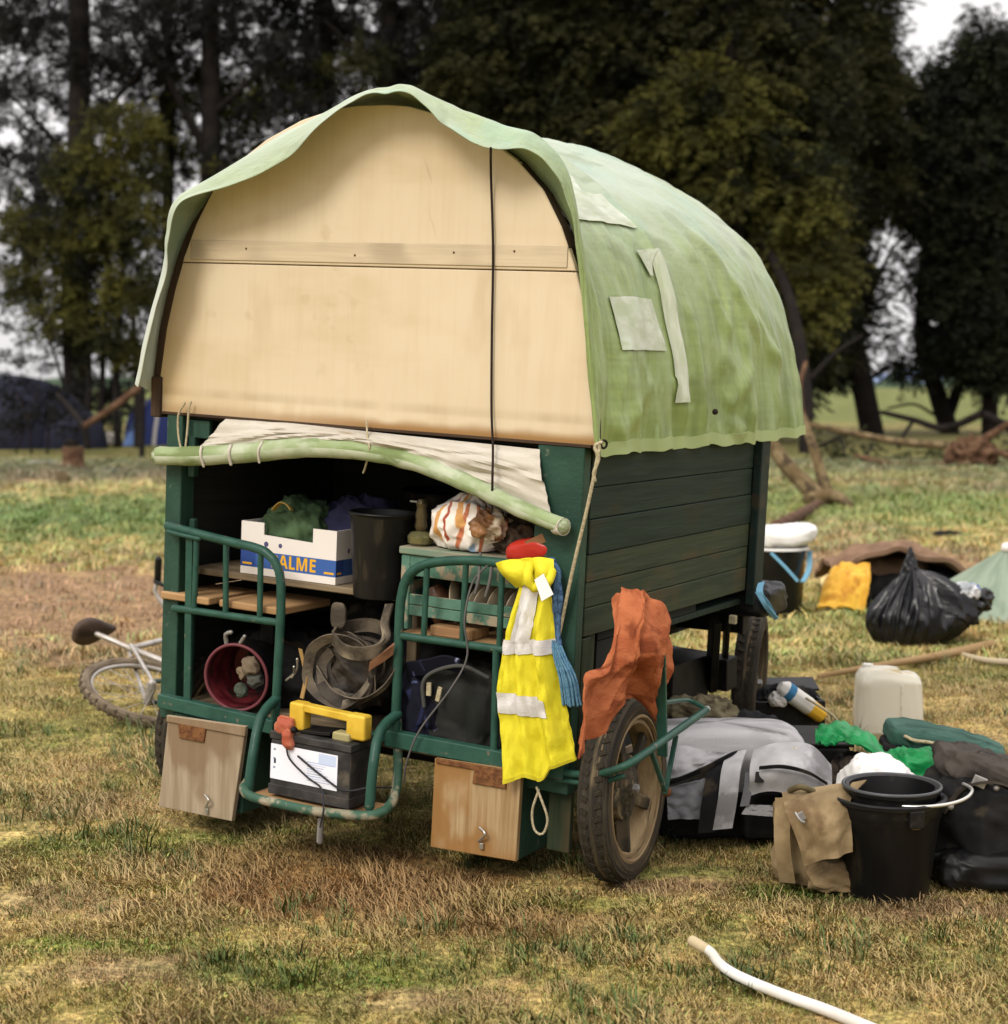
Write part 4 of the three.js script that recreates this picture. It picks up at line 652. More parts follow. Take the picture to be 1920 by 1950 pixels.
{
  const f = surf([[[-1.398,1.401,0], [-1.109,1.402,0], [-0.809,1.393,0], [-0.503,1.387,0], [-0.16,1.381,0]], [[-1.457,1.321,0.03], [-1.071,1.363,0.05], [-0.77,1.37,0.055], [-0.457,1.341,0.04], [-0.13,1.287,0.02]], [[-1.509,1.262,0.03], [-1.084,1.315,0.03], [-0.806,1.328,0.03], [-0.419,1.259,0.03], [-0.088,1.165,0.03]]]);
  part2('canvas_flap', sheet((s, t) => { const p = f(s, t); p[2] += 0.014 * n3(s * 7 + t * 3, t * 4, 4) * Math.sin(Math.PI * t) + 0.01 * ridge(s * 3 + t * 2, t * 6, 9) * Math.sin(Math.PI * t); return p; }, 70, 24, 0.003, { us: 1.4, vs: 0.4 }), M.canvas, 'off white canvas lining above the rolled green flap');
}
// bed ends used as gates
const bedL = part2('bed_end', straight([[-1.632,1.002,0.02], [-1.508,0.989,0.02], [-1.371,0.975,0.02], [-1.193,0.96,0.02], [-1.13,0.899,0.02], [-1.123,0.782,0.02], [-1.133,0.354,0.02]], 0.0165, { bend: 0.06, ns: 110, nr: 10 }), M.greenTube, 'curved green tubular bed end on the left of the opening');
part(bedL, 'second_rail', tube([[-1.615,0.986,0.04], [-1.544,0.978,0.038], [-1.48,0.972,0.03]], 0.008), M.greenTube);
part(bedL, 'cross_rail', tube([[-1.592,0.711,0.02], [-1.134,0.715,0.02]], 0.0135), M.greenTube);
part(bedL, 'upright', beam([-1.531,0.974,0.02], [-1.522,0.365,0.02], 0.03, 0.012), M.greenTube);
for (const [a, b] of [[[-1.5,0.977,0.02], [-1.503,0.714,0.02]], [[-1.369,0.964,0.02], [-1.362,0.716,0.02]], [[-1.217,0.954,0.02], [-1.213,0.72,0.02]]]) part(bedL, 'bar', tube([a, b], 0.0105), M.greenTube);
const bedR = part2('bed_end', straight([[-0.641,0.391,0.02], [-0.64,0.593,0.02], [-0.642,0.856,0.02], [-0.618,0.942,0.02], [-0.535,0.989,0.02], [-0.374,1.013,0.02], [-0.211,1.013,0.02]], 0.0165, { bend: 0.07, ns: 110, nr: 10 }), M.greenTube, 'curved green tubular bed end in front of the green crate');
part(bedR, 'cross_rail', tube([[-0.641,0.733,0.02], [-0.196,0.738,0.02]], 0.0135), M.greenTube);
part(bedR, 'upright', tube([[-0.27,0.73,0.02], [-0.262,0.381,0.02]], 0.0135), M.greenTube);
for (const [a, b] of [[[-0.543,0.985,0.02], [-0.545,0.735,0.02]], [[-0.397,1.007,0.02], [-0.399,0.737,0.02]], [[-0.264,1.014,0.02], [-0.261,0.738,0.02]]]) part(bedR, 'bar', tube([a, b], 0.0105), M.greenTube);
// tray that carries the battery
const tray = part2('battery_tray', straight([[-1.13,0.451,0.02], [-1.124,0.41,0.12], [-1.096,0.286,0.19], [-1.103,0.157,0.2]], 0.0175, { bend: 0.08, ns: 60 }), M.greenTube, 'bent green tube tray hanging below the opening');
part(tray, 'tray_tube', straight([[-0.635,0.47,0.02], [-0.639,0.438,0.12], [-0.611,0.348,0.19], [-0.612,0.203,0.2]], 0.0175, { bend: 0.08, ns: 60 }), M.greenTube);
part(tray, 'tray_tube', straight([[-0.646,0.438,0], [-0.615,0.28,0.03], [-0.571,0.201,0.12], [-0.573,0.178,0.22], [-0.797,0.16,0.24], [-1.066,0.162,0.24], [-1.111,0.178,0.22], [-1.186,0.162,0.1]], 0.0165, { bend: 0.07, ns: 120 }), std({ map: mottle([0.2, 0.18, 0.12], [0.3, 0.26, 0.18], { seed: 261, f: 6, c: [0.035, 0.085, 0.055], lo: 0.42, hi: 0.56, cf: 7 }), roughness: 0.6 }), 'worn front tube of the tray');
part(tray, 'tray_base', bx(0.44, 0.012, 0.2, ...(([x, y, z]) => [x, y - 0.01, z])([-0.871,0.166,0.12]), { rx: 0 }), M.board);
part2('drain_pipe', tube([[-0.801,0.125,0.2], [-0.802,0.051,0.2]], 0.011), M.dullSteel);
// storage boxes under the rail
function storageBox(front, mat, [x0, y0, x1, y1, z0, z1], label) {
  const b = part2('storage_box', join(bx2([x0, y0, z0 - 0.02], [x0 + 0.014, y1, z1]), bx2([x1 - 0.014, y0, z0 - 0.02], [x1, y1, z1]), bx2([x0 + 0.014, y0, z0 - 0.02], [x1 - 0.014, y0 + 0.014, z1]), bx2([x0 + 0.014, y1 - 0.014, z0 - 0.02], [x1 - 0.014, y1, z1])), M.green, label);
  part(b, 'door', front, mat);
  return b;
}
{
  const tl = [-1.571,0.321,0.06], bl = [-1.604,-0.004,0.06], br = [-1.278,0.002,0.06], tr = [-1.233,0.32,0.06];
  const slab = (q, z0, z1) => { const s = new THREE.Shape(); q.forEach((p, i) => i ? s.lineTo(p[0], p[1]) : s.moveTo(p[0], p[1])); const g = new THREE.ExtrudeGeometry(s, { depth: z1 - z0, bevelEnabled: true, bevelSize: 0.003, bevelThickness: 0.003, bevelSegments: 2 }); g.translate(0, 0, z0); return uvBox(g, 'y'); };
  const b = storageBox(slab([tl, bl, br, tr], 0.045, 0.06), M.greyBoard, [-1.575, 0.02, -1.26, 0.335, 0.045, -0.3], 'storage box with grey weathered door at the left wheel');
  part(b, 'lid_strip', slab([[-1.571,0.33,0.06], [-1.571,0.313,0.06], [-1.228,0.314,0.06], [-1.224,0.344,0.06]], 0.055, 0.068), M.greyBoard);
  part(b, 'hinge', slab([[-1.518,0.311,0.066], [-1.511,0.263,0.066], [-1.407,0.264,0.066], [-1.399,0.314,0.066]], 0.064, 0.068), M.rust);
  part(b, 'hasp', join(tube([[-1.39,0.075,0.07], [-1.361,0.064,0.085], [-1.388,0.03,0.07]], 0.004), bx(0.012, 0.02, 0.006, ...[-1.381,0.018,0.07])), M.steel);
  const c = storageBox(slab([[-0.455,0.355,0.06], [-0.457,0.066,0.06], [-0.146,0.079,0.06], [-0.141,0.366,0.06]], 0.045, 0.06), M.tanBoard, [-0.455, 0.07, -0.152, 0.37, 0.045, -0.28], 'storage box with orange tan door below the hanging vest');
  part(c, 'hinge', slab([[-0.303,0.347,0.066], [-0.307,0.305,0.066], [-0.191,0.308,0.066], [-0.19,0.352,0.066]], 0.064, 0.068), M.rust);
  part(c, 'board_edge', slab([[-0.446,0.358,0.066], [-0.445,0.348,0.066], [-0.197,0.351,0.066], [-0.198,0.363,0.066]], 0.062, 0.067), M.rust);
  part(c, 'hasp', join(tube([[-0.274,0.164,0.07], [-0.245,0.152,0.085], [-0.276,0.119,0.07]], 0.0045), bx(0.014, 0.02, 0.006, ...[-0.265,0.105,0.07])), M.steel);
  part2('string_loop', tube([[-0.069,0.322,0.07], [-0.088,0.251,0.07], [-0.077,0.194,0.07], [-0.047,0.186,0.07], [-0.033,0.236,0.07], [-0.06,0.298,0.07], [-0.077,0.329,0.07]], 0.0042, { nr: 6 }), M.rope);
  part2('skirt_board', bx2([-0.09, 0.1, -0.04], [-0.008, 0.4, -0.065]), M.plankPale);
}
// wheels
function wheel(x, y, z, ry, rz, R = 0.3, plain = false) {
  const g = new THREE.Group(); g.name = 'wheel'; g.position.set(x, y, z); g.rotation.set(0, ry, rz); wagon.add(g);
  const turn = (geo) => { geo.rotateZ(-Math.PI / 2); return geo; };
  const tread = [[R - 0.03, -0.05], [R - 0.012, -0.047], [R - 0.003, -0.034], [R, -0.012], [R, 0.012], [R - 0.003, 0.034], [R - 0.012, 0.047], [R - 0.03, 0.05]];
  const lugs = []; for (let i = 0; i < 46; i++) { const a = i / 46 * 6.283; for (const s of [-1, 1]) { const b = new THREE.BoxGeometry(0.024, 0.005, 0.017); b.rotateY(s * 0.4); b.translate(s * 0.022, R + 0.001, 0); b.rotateX(a + s * 0.03); lugs.push(b); } }
  const t = turn(lathe(tread, 64));
  part(g, 'tyre', join(t, ...lugs), M.rubber);
  part(g, 'sidewall', turn(lathe([[R - 0.028, 0.0505], [R - 0.04, 0.052], [R - 0.056, 0.05], [R - 0.062, 0.046]], 64)), M.sidewall);
  part(g, 'rim', turn(lathe([[R - 0.062, 0.046], [R - 0.07, 0.049], [R - 0.074, 0.044], [R - 0.078, 0.036], [R - 0.09, 0.038], [R - 0.096, 0.03], [R - 0.1, -0.03], [R - 0.09, -0.04], [R - 0.06, -0.05], [R - 0.028, -0.0505]], 64)), plain ? M.sidewall : M.wheelTan);
  part(g, 'hub', turn(lathe([[0.001, 0.035], [0.035, 0.033], [0.05, 0.02], [0.105, 0.012], [0.108, -0.03], [0.03, -0.06], [0.001, -0.06]], 32)), M.muddy);
  for (let i = 0; i < 5; i++) { const a = i / 5 * 6.283 + 0.3, s = beam([0.005, 0.08 * Math.cos(a), 0.08 * Math.sin(a)], [0.015, (R - 0.095) * Math.cos(a + 0.16), (R - 0.095) * Math.sin(a + 0.16)], 0.022, 0.042); part(g, 'spoke', s, M.muddy); }
  part(g, 'wheel_nut', turn(lathe([[0.001, 0.055], [0.014, 0.05], [0.016, 0.03]], 6)), M.dullSteel);
  return g;
}
wheel(0.098, 0.303, -0.2, 0.09, 0.05);
wheel(-1.65, 0.215, -0.3, 0, 0);
wheel(-0.2, 0.31, -2.08, 0.27, 0, 0.3, true);
wheel(-1.5, 0.2, -2.16, 0.08, 0, 0.285);
// running gear
part2('axle', tube([[-1.7, 0.26, -0.22], [0.06, 0.3, -0.2]], 0.022), M.iron);
part2('axle', tube([[-1.5, 0.22, -2.16], [-0.36, 0.285, -2.16]], 0.022), M.iron);
part2('chassis_rail', beam([-0.32, 0.62, -0.2], [-0.4, 0.6, -2.3], 0.06, 0.08), M.iron);
part2('chassis_rail', beam([-1.35, 0.62, -0.2], [-1.3, 0.6, -2.3], 0.06, 0.08), M.iron);
part2('cross_member', beam([-1.3, 0.62, -1.62], [-0.06, 0.66, -1.62], 0.12, 0.06), M.iron);
part2('foot_board', bx2([-1.4, 0.67, -1.56], [-0.16, 0.79, -1.75]), M.iron);
part2('turntable_strut', beam([-0.12,0.668,-1.444], [-0.2,0.354,-1.642], 0.035, 0.06), M.iron);
part2('turntable_strut', beam([-0.1,0.661,-1.52], [-0.2,0.354,-1.777], 0.018, 0.04), M.iron);
part2('spring', beam([-0.5, 0.42, -1.7], [-0.12, 0.42, -1.66], 0.13, 0.09), M.iron);
part2('under_box', bx2([-0.95, 0.3, -1.25], [-0.2, 0.5, -1.62]), M.iron);
part2('buckle', bx(0.03, 0.035, 0.02, ...[-0.02,0.689,-1.376]), M.rope);
// step bracket beside the wheel
const stepB = part2('step_bracket', join(straight([[-0.035,0.376,0.02], [0.1,0.388,0.034], [0.25,0.46,0.132], [0.25,0.529,-0.487]], 0.0125, { bend: 0.1, ns: 60 }), tube([[-0.034,0.352,0.02], [0.1,0.364,0.031], [0.22,0.418,0.079]], 0.009)), M.greenTube, 'green tubular step frame reaching out beside the wheel');
part(stepB, 'stay', beam([0.23,0.879,-0.113], [0.23,0.428,-0.193], 0.034, 0.012), M.greenTube);
part(stepB, 'stay', beam([0.24,0.481,-0.068], [0.24,0.306,-0.212], 0.016, 0.012), M.greenTube);
part(stepB, 'stay', beam([0.24,0.483,-0.27], [0.24,0.304,-0.204], 0.016, 0.012), M.greenTube);
part(stepB, 'foot', shift(new THREE.SphereGeometry(0.016, 10, 8), [0.24,0.308,-0.22]), M.rust);
part(stepB, 'rail_end', shift(new THREE.SphereGeometry(0.013, 10, 8), [0.25,0.53,-0.492]), M.dullSteel);
part(stepB, 'rear_rod', tube([[0.2,0.588,-0.239], [0.16,0.539,-0.542], [0.24,0.528,-0.507]], 0.008), M.greenTube);

// ---------------------------------------------------------------- things in and on the wagon
function canvasTex(w, h, draw) { const c = document.createElement('canvas'); c.width = w; c.height = h; const x = c.getContext('2d'); draw(x, w, h); const t = new THREE.CanvasTexture(c); t.colorSpace = THREE.SRGBColorSpace; return t; }
const planarUV = (g, x0, y0, w, h) => { g = g.index ? g.toNonIndexed() : g; const p = g.attributes.position, uv = new Float32Array(p.count * 2); for (let i = 0; i < p.count; i++) { uv[2 * i] = (p.getX(i) - x0) / w; uv[2 * i + 1] = (p.getY(i) - y0) / h; } g.setAttribute('uv', new THREE.BufferAttribute(uv, 2)); return g; };
function strap(pts, wdir, width, thick = 0.004, o = {}) { // flat band along a path; wdir(t) gives its width direction
  const c = new THREE.CatmullRomCurve3(pts.map(V), !!o.closed), L = c.getLength(), ns = Math.max(10, Math.round(L / 0.012));
  return sheet((s, t) => { const p = c.getPointAt(clamp(s)), d = V(typeof wdir === 'function' ? wdir(s) : wdir).normalize(); return [p.x + d.x * (t - 0.5) * width, p.y + d.y * (t - 0.5) * width, p.z + d.z * (t - 0.5) * width]; }, ns, 2, thick, { us: L, vs: width });
}
{ // fruit box
  const o = onWagon('cardboard_box', 'white cardboard fruit box with blue band and yellow lettering on the upper shelf', 'box');
  const x0 = -1.402, x1 = -0.99, y0 = 0.848, y1 = 1.035, z = -0.11, d = 0.27, card = std({ color: new THREE.Color().setRGB(0.66, 0.62, 0.58), roughness: 0.8 });
  const print = (word) => std({ roughness: 0.75, map: canvasTex(512, 232, (c, w, h) => {
    c.fillStyle = '#ddd6d0'; c.fillRect(0, 0, w, h); c.fillStyle = '#3a5c9c'; c.fillRect(0, h * 0.55, w, h * 0.31); c.fillStyle = '#2c4686'; c.fillRect(0, h * 0.55, w * 0.16, h * 0.31);
    c.fillStyle = '#e2a820'; c.font = 'bold 78px sans-serif'; c.textAlign = 'center'; c.textBaseline = 'middle'; if (word) { c.save(); c.translate(w * 0.56, h * 0.705); c.scale(0.98, 1); c.fillText('PALME', 0, 0); c.restore(); }
    c.fillRect(w * 0.02, h * 0.78, w * 0.1, 9); c.fillRect(w * 0.88, h * 0.78, w * 0.1, 9);
    c.fillStyle = '#4a4a70'; c.beginPath(); c.arc(w * 0.27, h * 0.4, 12, 0, 7); c.arc(w * 0.42, h * 0.4, 10, 0, 7); c.fill();
  }) });
  const front = (() => { const s = new THREE.Shape([[x0, y0], [x1, y0], [x1, y1], [x1 - 0.1, y1], [x1 - 0.1, y1 - 0.05], [x0 + 0.1, y1 - 0.042], [x0 + 0.1, y1], [x0, y1]].map(p => new THREE.Vector2(...p))); const g = new THREE.ExtrudeGeometry(s, { depth: 0.004, bevelEnabled: false }); g.translate(0, 0, z); return planarUV(g, x0, y0, x1 - x0, y1 - y0); })();
  part(o, 'printed_front', front, print(true));
  const side = (() => { const g = new THREE.BoxGeometry(d, y1 - y0, 0.004); const q = planarUV(g, -d / 2, -(y1 - y0) / 2, d, y1 - y0); q.rotateY(Math.PI / 2); q.translate(x1 - 0.003, (y0 + y1) / 2, z - d / 2); return q; })();
  part(o, 'side', side, print(false));
  part(o, 'side', bx2([x0, y0, z], [x0 + 0.005, y1, z - d]), card); part(o, 'back', bx2([x0, y0, z - d], [x1, y1, z - d - 0.004]), card); part(o, 'bottom', bx2([x0 + 0.005, y0, z - 0.001], [x1 - 0.006, y0 + 0.006, z - d]), card);
  setBase(o, [(x0 + x1) / 2, y0, z - d / 2]);
  const b = onWagon('cloth_bag', 'crumpled green cloth bag stuffed into the white fruit box', 'bag');
  part(b, 'body', bag(0.24, 0.2, 0.2, { wrinkle: 0.035, freq: 9, seed: 3, e: 0.8, at: [-1.235, 1.02, -0.23] }), std({ map: mottle([0.03, 0.055, 0.025], [0.075, 0.13, 0.06], { seed: 301, f: 7 }), roughness: 0.8, bumpMap: bumpCloth, bumpScale: 0.004 }));
  part(b, 'strap', strap([[-1.277,1.081,-0.12], [-1.243,1.11,-0.12], [-1.213,1.105,-0.12], [-1.195,1.088,-0.12]], [0, 0.3, 1], 0.02), flat(0.3, 0.2, 0.05)); setBase(b, [-1.235, 0.93, -0.23]);
  const k = onWagon('dark_cloth', 'dark navy cloth heaped behind the fruit box', 'cloth');
  part(k, 'body', bag(0.3, 0.2, 0.22, { wrinkle: 0.04, freq: 8, seed: 8, e: 0.8, at: [-1.03, 1.03, -0.33] }), std({ map: mottle([0.012, 0.012, 0.03], [0.03, 0.03, 0.07], { seed: 303 }), roughness: 0.9 })); setBase(k, [-1.03, 0.93, -0.33]);
}
{ // tall black tub on the shelf, and the wider one behind it
  const o = onWagon('black_tub', 'tall black plastic tub standing on the shelf beside the fruit box', 'tub');
  const x = -0.80, y = 0.832, z = -0.1, r = 0.114, h = 0.285;
  part(o, 'body', shift(lathe([[0.001, 0], [r * 0.78, 0], [r * 0.8, 0.01], [r * 0.97, h - 0.012], [r * 1.0, h], [r * 0.94, h], [r * 0.9, h - 0.02], [r * 0.68, 0.012], [0.001, 0.012]]), [x, y, z]), M.black);
  part(o, 'rim', shift(new THREE.TorusGeometry(r * 0.99, 0.0055, 8, 44), [0, 0, 0]).rotateX(Math.PI / 2).translate(x, y + h, z), M.black); setBase(o, [x, y, z]);
  const q = onWagon('black_tub', 'wide black tub at the back of the shelf behind the tall tub', 'tub');
  part(q, 'body', shift(lathe([[0.001, 0], [0.15, 0], [0.2, 0.31], [0.21, 0.32], [0.195, 0.32], [0.19, 0.3], [0.14, 0.01], [0.001, 0.01]]), [-0.78, 0.846, -0.56]), M.black); setBase(q, [-0.78, 0.846, -0.56]);
}
{ // green crate with crockery
  const o = onWagon('green_crate', 'green painted slatted crate behind the bed end with stripped wooden top', 'crate');
  const a = [-0.681,0.988,-0.05], x0 = a[0], x1 = -0.17, yT = [-0.682,0.999,-0.05][1], y0 = 0.742, z0 = -0.05, z1 = -0.42;
  const worn = std({ map: mottle([0.05, 0.13, 0.09], [0.1, 0.2, 0.15], { seed: 311, f: 7, c: [0.3, 0.25, 0.17], lo: 0.56, hi: 0.68, cf: 8 }), roughness: 0.65, bumpMap: bumpFine, bumpScale: 0.001 });
  const rim = std({ map: wood([0.26, 0.22, 0.15], [0.36, 0.33, 0.25], { seed: 313, c: [0.12, 0.2, 0.14] }), roughness: 0.8 });
  part(o, 'top_board', bx2([x0 - 0.012, yT - 0.004, z0 + 0.012], [x1, yT + 0.022, z1]), rim);
  part(o, 'front_panel', bx2([x0, yT - 0.075, z0], [x1, yT - 0.006, z0 - 0.015]), worn);
  part(o, 'post', bx2([x0 - 0.006, y0, z0 + 0.004], [x0 + 0.03, yT - 0.006, z0 - 0.03]), worn); part(o, 'post', bx2([x0 - 0.006, y0, z1 + 0.03], [x0 + 0.03, yT - 0.006, z1]), worn); part(o, 'post', bx2([x1 - 0.04, y0, z0 + 0.004], [x1, yT - 0.006, z0 - 0.03]), worn);
  part(o, 'slat', bx2([x0 + 0.03, yT - 0.17, z0], [x1 - 0.04, yT - 0.135, z0 - 0.012]), worn); part(o, 'slat', bx2([x0 + 0.03, y0 + 0.05, z0], [x1 - 0.04, y0 + 0.085, z0 - 0.012]), worn); part(o, 'slat', bx2([x0, yT - 0.17, z0 - 0.03], [x0 + 0.012, yT - 0.1, z1]), worn); part(o, 'slat', bx2([x0, y0 + 0.05, z0 - 0.03], [x0 + 0.012, y0 + 0.1, z1]), worn);
  part(o, 'back_panel', bx2([x0, y0, z1], [x1, yT - 0.01, z1 - 0.012]), worn);
  setBase(o, [(x0 + x1) / 2, y0, -0.23]);
  const j = onWagon('jar', 'brown glazed jar lying tilted in the green crate', 'jar');
  const jg = lathe([[0.001, -0.06], [0.04, -0.06], [0.045, -0.04], [0.045, 0.03], [0.03, 0.05], [0.03, 0.06], [0.001, 0.06]], 24); jg.rotateZ(0.5); jg.translate(...[-0.573,0.83,-0.12]); part(j, 'body', jg, std({ map: mottle([0.07, 0.03, 0.018], [0.13, 0.065, 0.035], { seed: 315 }), roughness: 0.3 })); setBase(j, [-0.572,0.804,-0.12]);
  const plates = [[870, 1150, 0.5, 0.35], [882, 1148, 0.5, 0.25], [915, 1152, -0.6, 0.4], [930, 1150, -0.55, 0.3], [945, 1152, -0.5, 0.35], [902, 1152, -0.6, 0.22], [960, 1152, -0.5, 0.3]];
  plates.forEach(([px, , tilt, c], i) => {
    const t = i / plates.length, k = onWagon('book', ['pale plate standing just beside the jar in the green crate', 'buff plate leaning second beside the jar in the crate', 'cream plate at the middle of the green crate', 'buff plate leaning between the bars of the bed end', 'pale plate near the hi-vis vest in the crate', 'dull plate leaning backward behind the cream one', 'pale plate at the crate corner under the vest'][i], 'plate', 'plates stacked in the green crate');
    k.name = numbered('plate'); const x = mix(-0.5, -0.22, t), g = lathe([[0.001, 0], [0.05, 0.002], [0.075, 0.012], [0.076, 0.015], [0.05, 0.006], [0.001, 0.004]], 28);
    g.rotateZ(1.57 + 0.35 * tilt); g.rotateY(0.5 * tilt); g.translate(x, 0.845, -0.13 - 0.02 * (i % 3)); part(k, 'body', g, flat(c * 1.1, c * 0.9, c * 0.62, { roughness: 0.45 })); setBase(k, [x, 0.77, -0.13]);
  });
  const w = onWagon('wood_block', 'orange brown wooden block lying inside the bottom of the crate', 'wood block'); part(w, 'body', bx2([-0.548,0.74,-0.02], [[-0.39,0.794,-0.02][0], [-0.55,0.775,-0.02][1], -0.14]), M.board); setBase(w, [-0.503,0.732,-0.08]);
  const top = yT + 0.022;
  // lantern
  const l = onWagon('lantern', 'small dark brass lantern with glass base standing on the crate top', 'lantern'), lx = [-0.648,1.015,-0.1][0];
  part(l, 'font', shift(lathe([[0.001, 0], [0.03, 0], [0.042, 0.01], [0.044, 0.03], [0.034, 0.044], [0.012, 0.05], [0.001, 0.05]], 28), [lx, top, -0.1]), phys({ color: new THREE.Color().setRGB(0.16, 0.15, 0.07), roughness: 0.15, metalness: 0.4 }));
  part(l, 'burner', shift(lathe([[0.001, 0.05], [0.016, 0.05], [0.022, 0.065], [0.018, 0.085], [0.021, 0.1], [0.016, 0.125], [0.02, 0.14], [0.012, 0.155], [0.001, 0.155]], 20), [lx, top, -0.1]), std({ color: new THREE.Color().setRGB(0.1, 0.08, 0.045), roughness: 0.35, metalness: 0.7 }));
  part(l, 'knob', bx(0.03, 0.006, 0.01, lx - 0.03, top + 0.145, -0.1), M.dullSteel); setBase(l, [lx, top, -0.1]);
  // bread bag
  const bb = onWagon('bread_bag', 'crumpled white and orange printed plastic bag on top of the crate', 'bag');
  const printed = std({ roughness: 0.3, map: canvasTex(512, 256, (c, w, h) => { c.fillStyle = '#e4dcd4'; c.fillRect(0, 0, w, h); const r = rng(9); for (let i = 0; i < 60; i++) { c.fillStyle = ['#b06a4a', '#9a4a36', '#c9965c', '#d9c7b4', '#e8e2da', '#ded4cc', '#c8b8ac', '#9ab0c8'][i % 8]; c.save(); c.translate(w * r(), h * r()); c.rotate(1.1 + 0.9 * r()); c.fillRect(-30 * r(), -6 * r(), 16 + 44 * r(), 3 + 9 * r()); c.restore(); } }) });
  part(bb, 'body', bag(0.31, 0.2, 0.2, { wrinkle: 0.022, freq: 7, seed: 21, e: 0.85, ev: 0.95, nu: 110, nv: 70, flat: 0.02, warp: ([x, y, z]) => [x - 0.1 * y * (x < 0 ? -1 : 0.3), y * (1 - 0.5 * sm(0.02, 0.16, x)), z], at: [[-0.457,1.105,-0.13][0], top + 0.085, -0.13] }), printed);
  part(bb, 'loaf', bag(0.12, 0.1, 0.1, { wrinkle: 0.02, freq: 14, seed: 25, e: 0.9, at: [-0.367,1.119,-0.06] }), std({ map: mottle([0.1, 0.045, 0.02], [0.34, 0.17, 0.07], { seed: 321, f: 9, c: [0.5, 0.42, 0.32], lo: 0.55, hi: 0.65 }), roughness: 0.35 })); setBase(bb, [[-0.457,1.105,-0.13][0], top, -0.13]);
  const br = onWagon('cloth_bundle', 'dark brown bundle at the end of the roll beside the printed bag', 'bundle'); part(br, 'body', bag(0.16, 0.14, 0.16, { wrinkle: 0.03, freq: 10, seed: 28, e: 0.8, at: [[-0.315,1.099,-0.16][0], top + 0.05, -0.16] }), std({ map: mottle([0.03, 0.022, 0.016], [0.12, 0.08, 0.05], { seed: 323, f: 9 }), roughness: 0.8 })); setBase(br, [[-0.315,1.099,-0.16][0], top, -0.16]);
  const rp = onWagon('red_packet', 'bright red packet with brown label beside the yellow vest knot', 'packet'); part(rp, 'body', bag(0.19, 0.075, 0.13, { wrinkle: 0.006, freq: 9, seed: 30, e: 0.6, rz: 0.22, at: [-0.186,1.059,-0.06] }), std({ color: new THREE.Color().setRGB(0.42, 0.03, 0.018), roughness: 0.3 })); part(rp, 'label', bx(0.07, 0.03, 0.004, ...[-0.16,1.09,0], { rz: 0.5 }), flat(0.2, 0.1, 0.045)); setBase(rp, [-0.185,1.035,-0.06]);
}
{ // pot on its side
  const o = onWagon('pot', 'black pot with dark red enamel inside lying open on the floor', 'pot');
  const R = 0.118, prof = [[0.001, -0.2], [R * 0.55, -0.2], [R * 0.8, -0.185], [R * 0.95, -0.12], [R, 0]], inn = [[R * 0.97, 0], [R * 0.92, -0.11], [R * 0.75, -0.175], [0.001, -0.19]];
  const put = (g) => { g.rotateX(Math.PI / 2); g.rotateY(-0.28 + 0.51); g.rotateX(0.06); g.translate(...[-1.323,0.494,0]); return g; };
  part(o, 'shell', put(lathe(prof, 44)), M.black);
  const red = std({ map: mottle([0.05, 0.006, 0.009], [0.12, 0.018, 0.022], { seed: 331, f: 6, c: [0.02, 0.012, 0.01], lo: 0.48, hi: 0.7 }), roughness: 0.35 });
  part(o, 'lining', put(lathe(inn, 44)), red);
  const rimG = new THREE.TorusGeometry(R, 0.006, 8, 48); rimG.rotateX(Math.PI / 2); part(o, 'rim', put(rimG), std({ color: new THREE.Color().setRGB(0.13, 0.035, 0.042), roughness: 0.45 }));
  part(o, 'lug', join(tube([[-1.369,0.608,0], [-1.367,0.643,0.01], [-1.344,0.654,0.01]], 0.008), tube([[-1.309,0.62,0], [-1.284,0.647,0.01]], 0.007)), M.dullSteel);
  setBase(o, [-1.319,0.392,0]);
  const bits = [[[-1.276,0.539,-0.02], 0.05, 'cream coloured rag in the mouth of the pot', 0.14, 0.105, 0.07], [[-1.263,0.494,-0.03], 0.045, 'grey crumpled rag inside the red lined pot', 0.07, 0.072, 0.062], [[-1.314,0.446,-0.02], 0.035, 'dull green scrap low inside the red lined pot', 0.05, 0.062, 0.045], [[-1.335,0.5,-0.05], 0.03, 'small tan scrap deep inside the red lined pot', 0.2, 0.15, 0.1]];
  bits.forEach(([p, s, l, r, g, b], i) => { const k = onWagon('rag', l, 'rag'); part(k, 'body', bag(s * 1.1, s * 1.4, s, { wrinkle: 0.014, freq: 22, seed: i * 4, e: 0.8, nu: 32, nv: 20, rz: 0.5, at: p }), std({ color: new THREE.Color().setRGB(r, g, b), roughness: 0.9 })); setBase(k, p); });
  const d = onWagon('dark_cloth', 'black cloth heaped behind the pot below the shelf', 'cloth'); part(d, 'body', bag(0.7, 0.26, 0.36, { wrinkle: 0.05, freq: 6, seed: 44, e: 0.7, at: [-1.25, 0.48, -0.34] }), M.blackCloth); setBase(d, [-1.25, 0.365, -0.34]);
  const d2 = onWagon('dark_cloth', 'black bundle stacked under the upper shelf behind the harness', 'cloth'); part(d2, 'body', bag(0.7, 0.42, 0.34, { wrinkle: 0.06, freq: 5, seed: 49, e: 0.7, at: [-0.82, 0.56, -0.42] }), M.blackCloth); setBase(d2, [-0.82, 0.365, -0.42]);
}
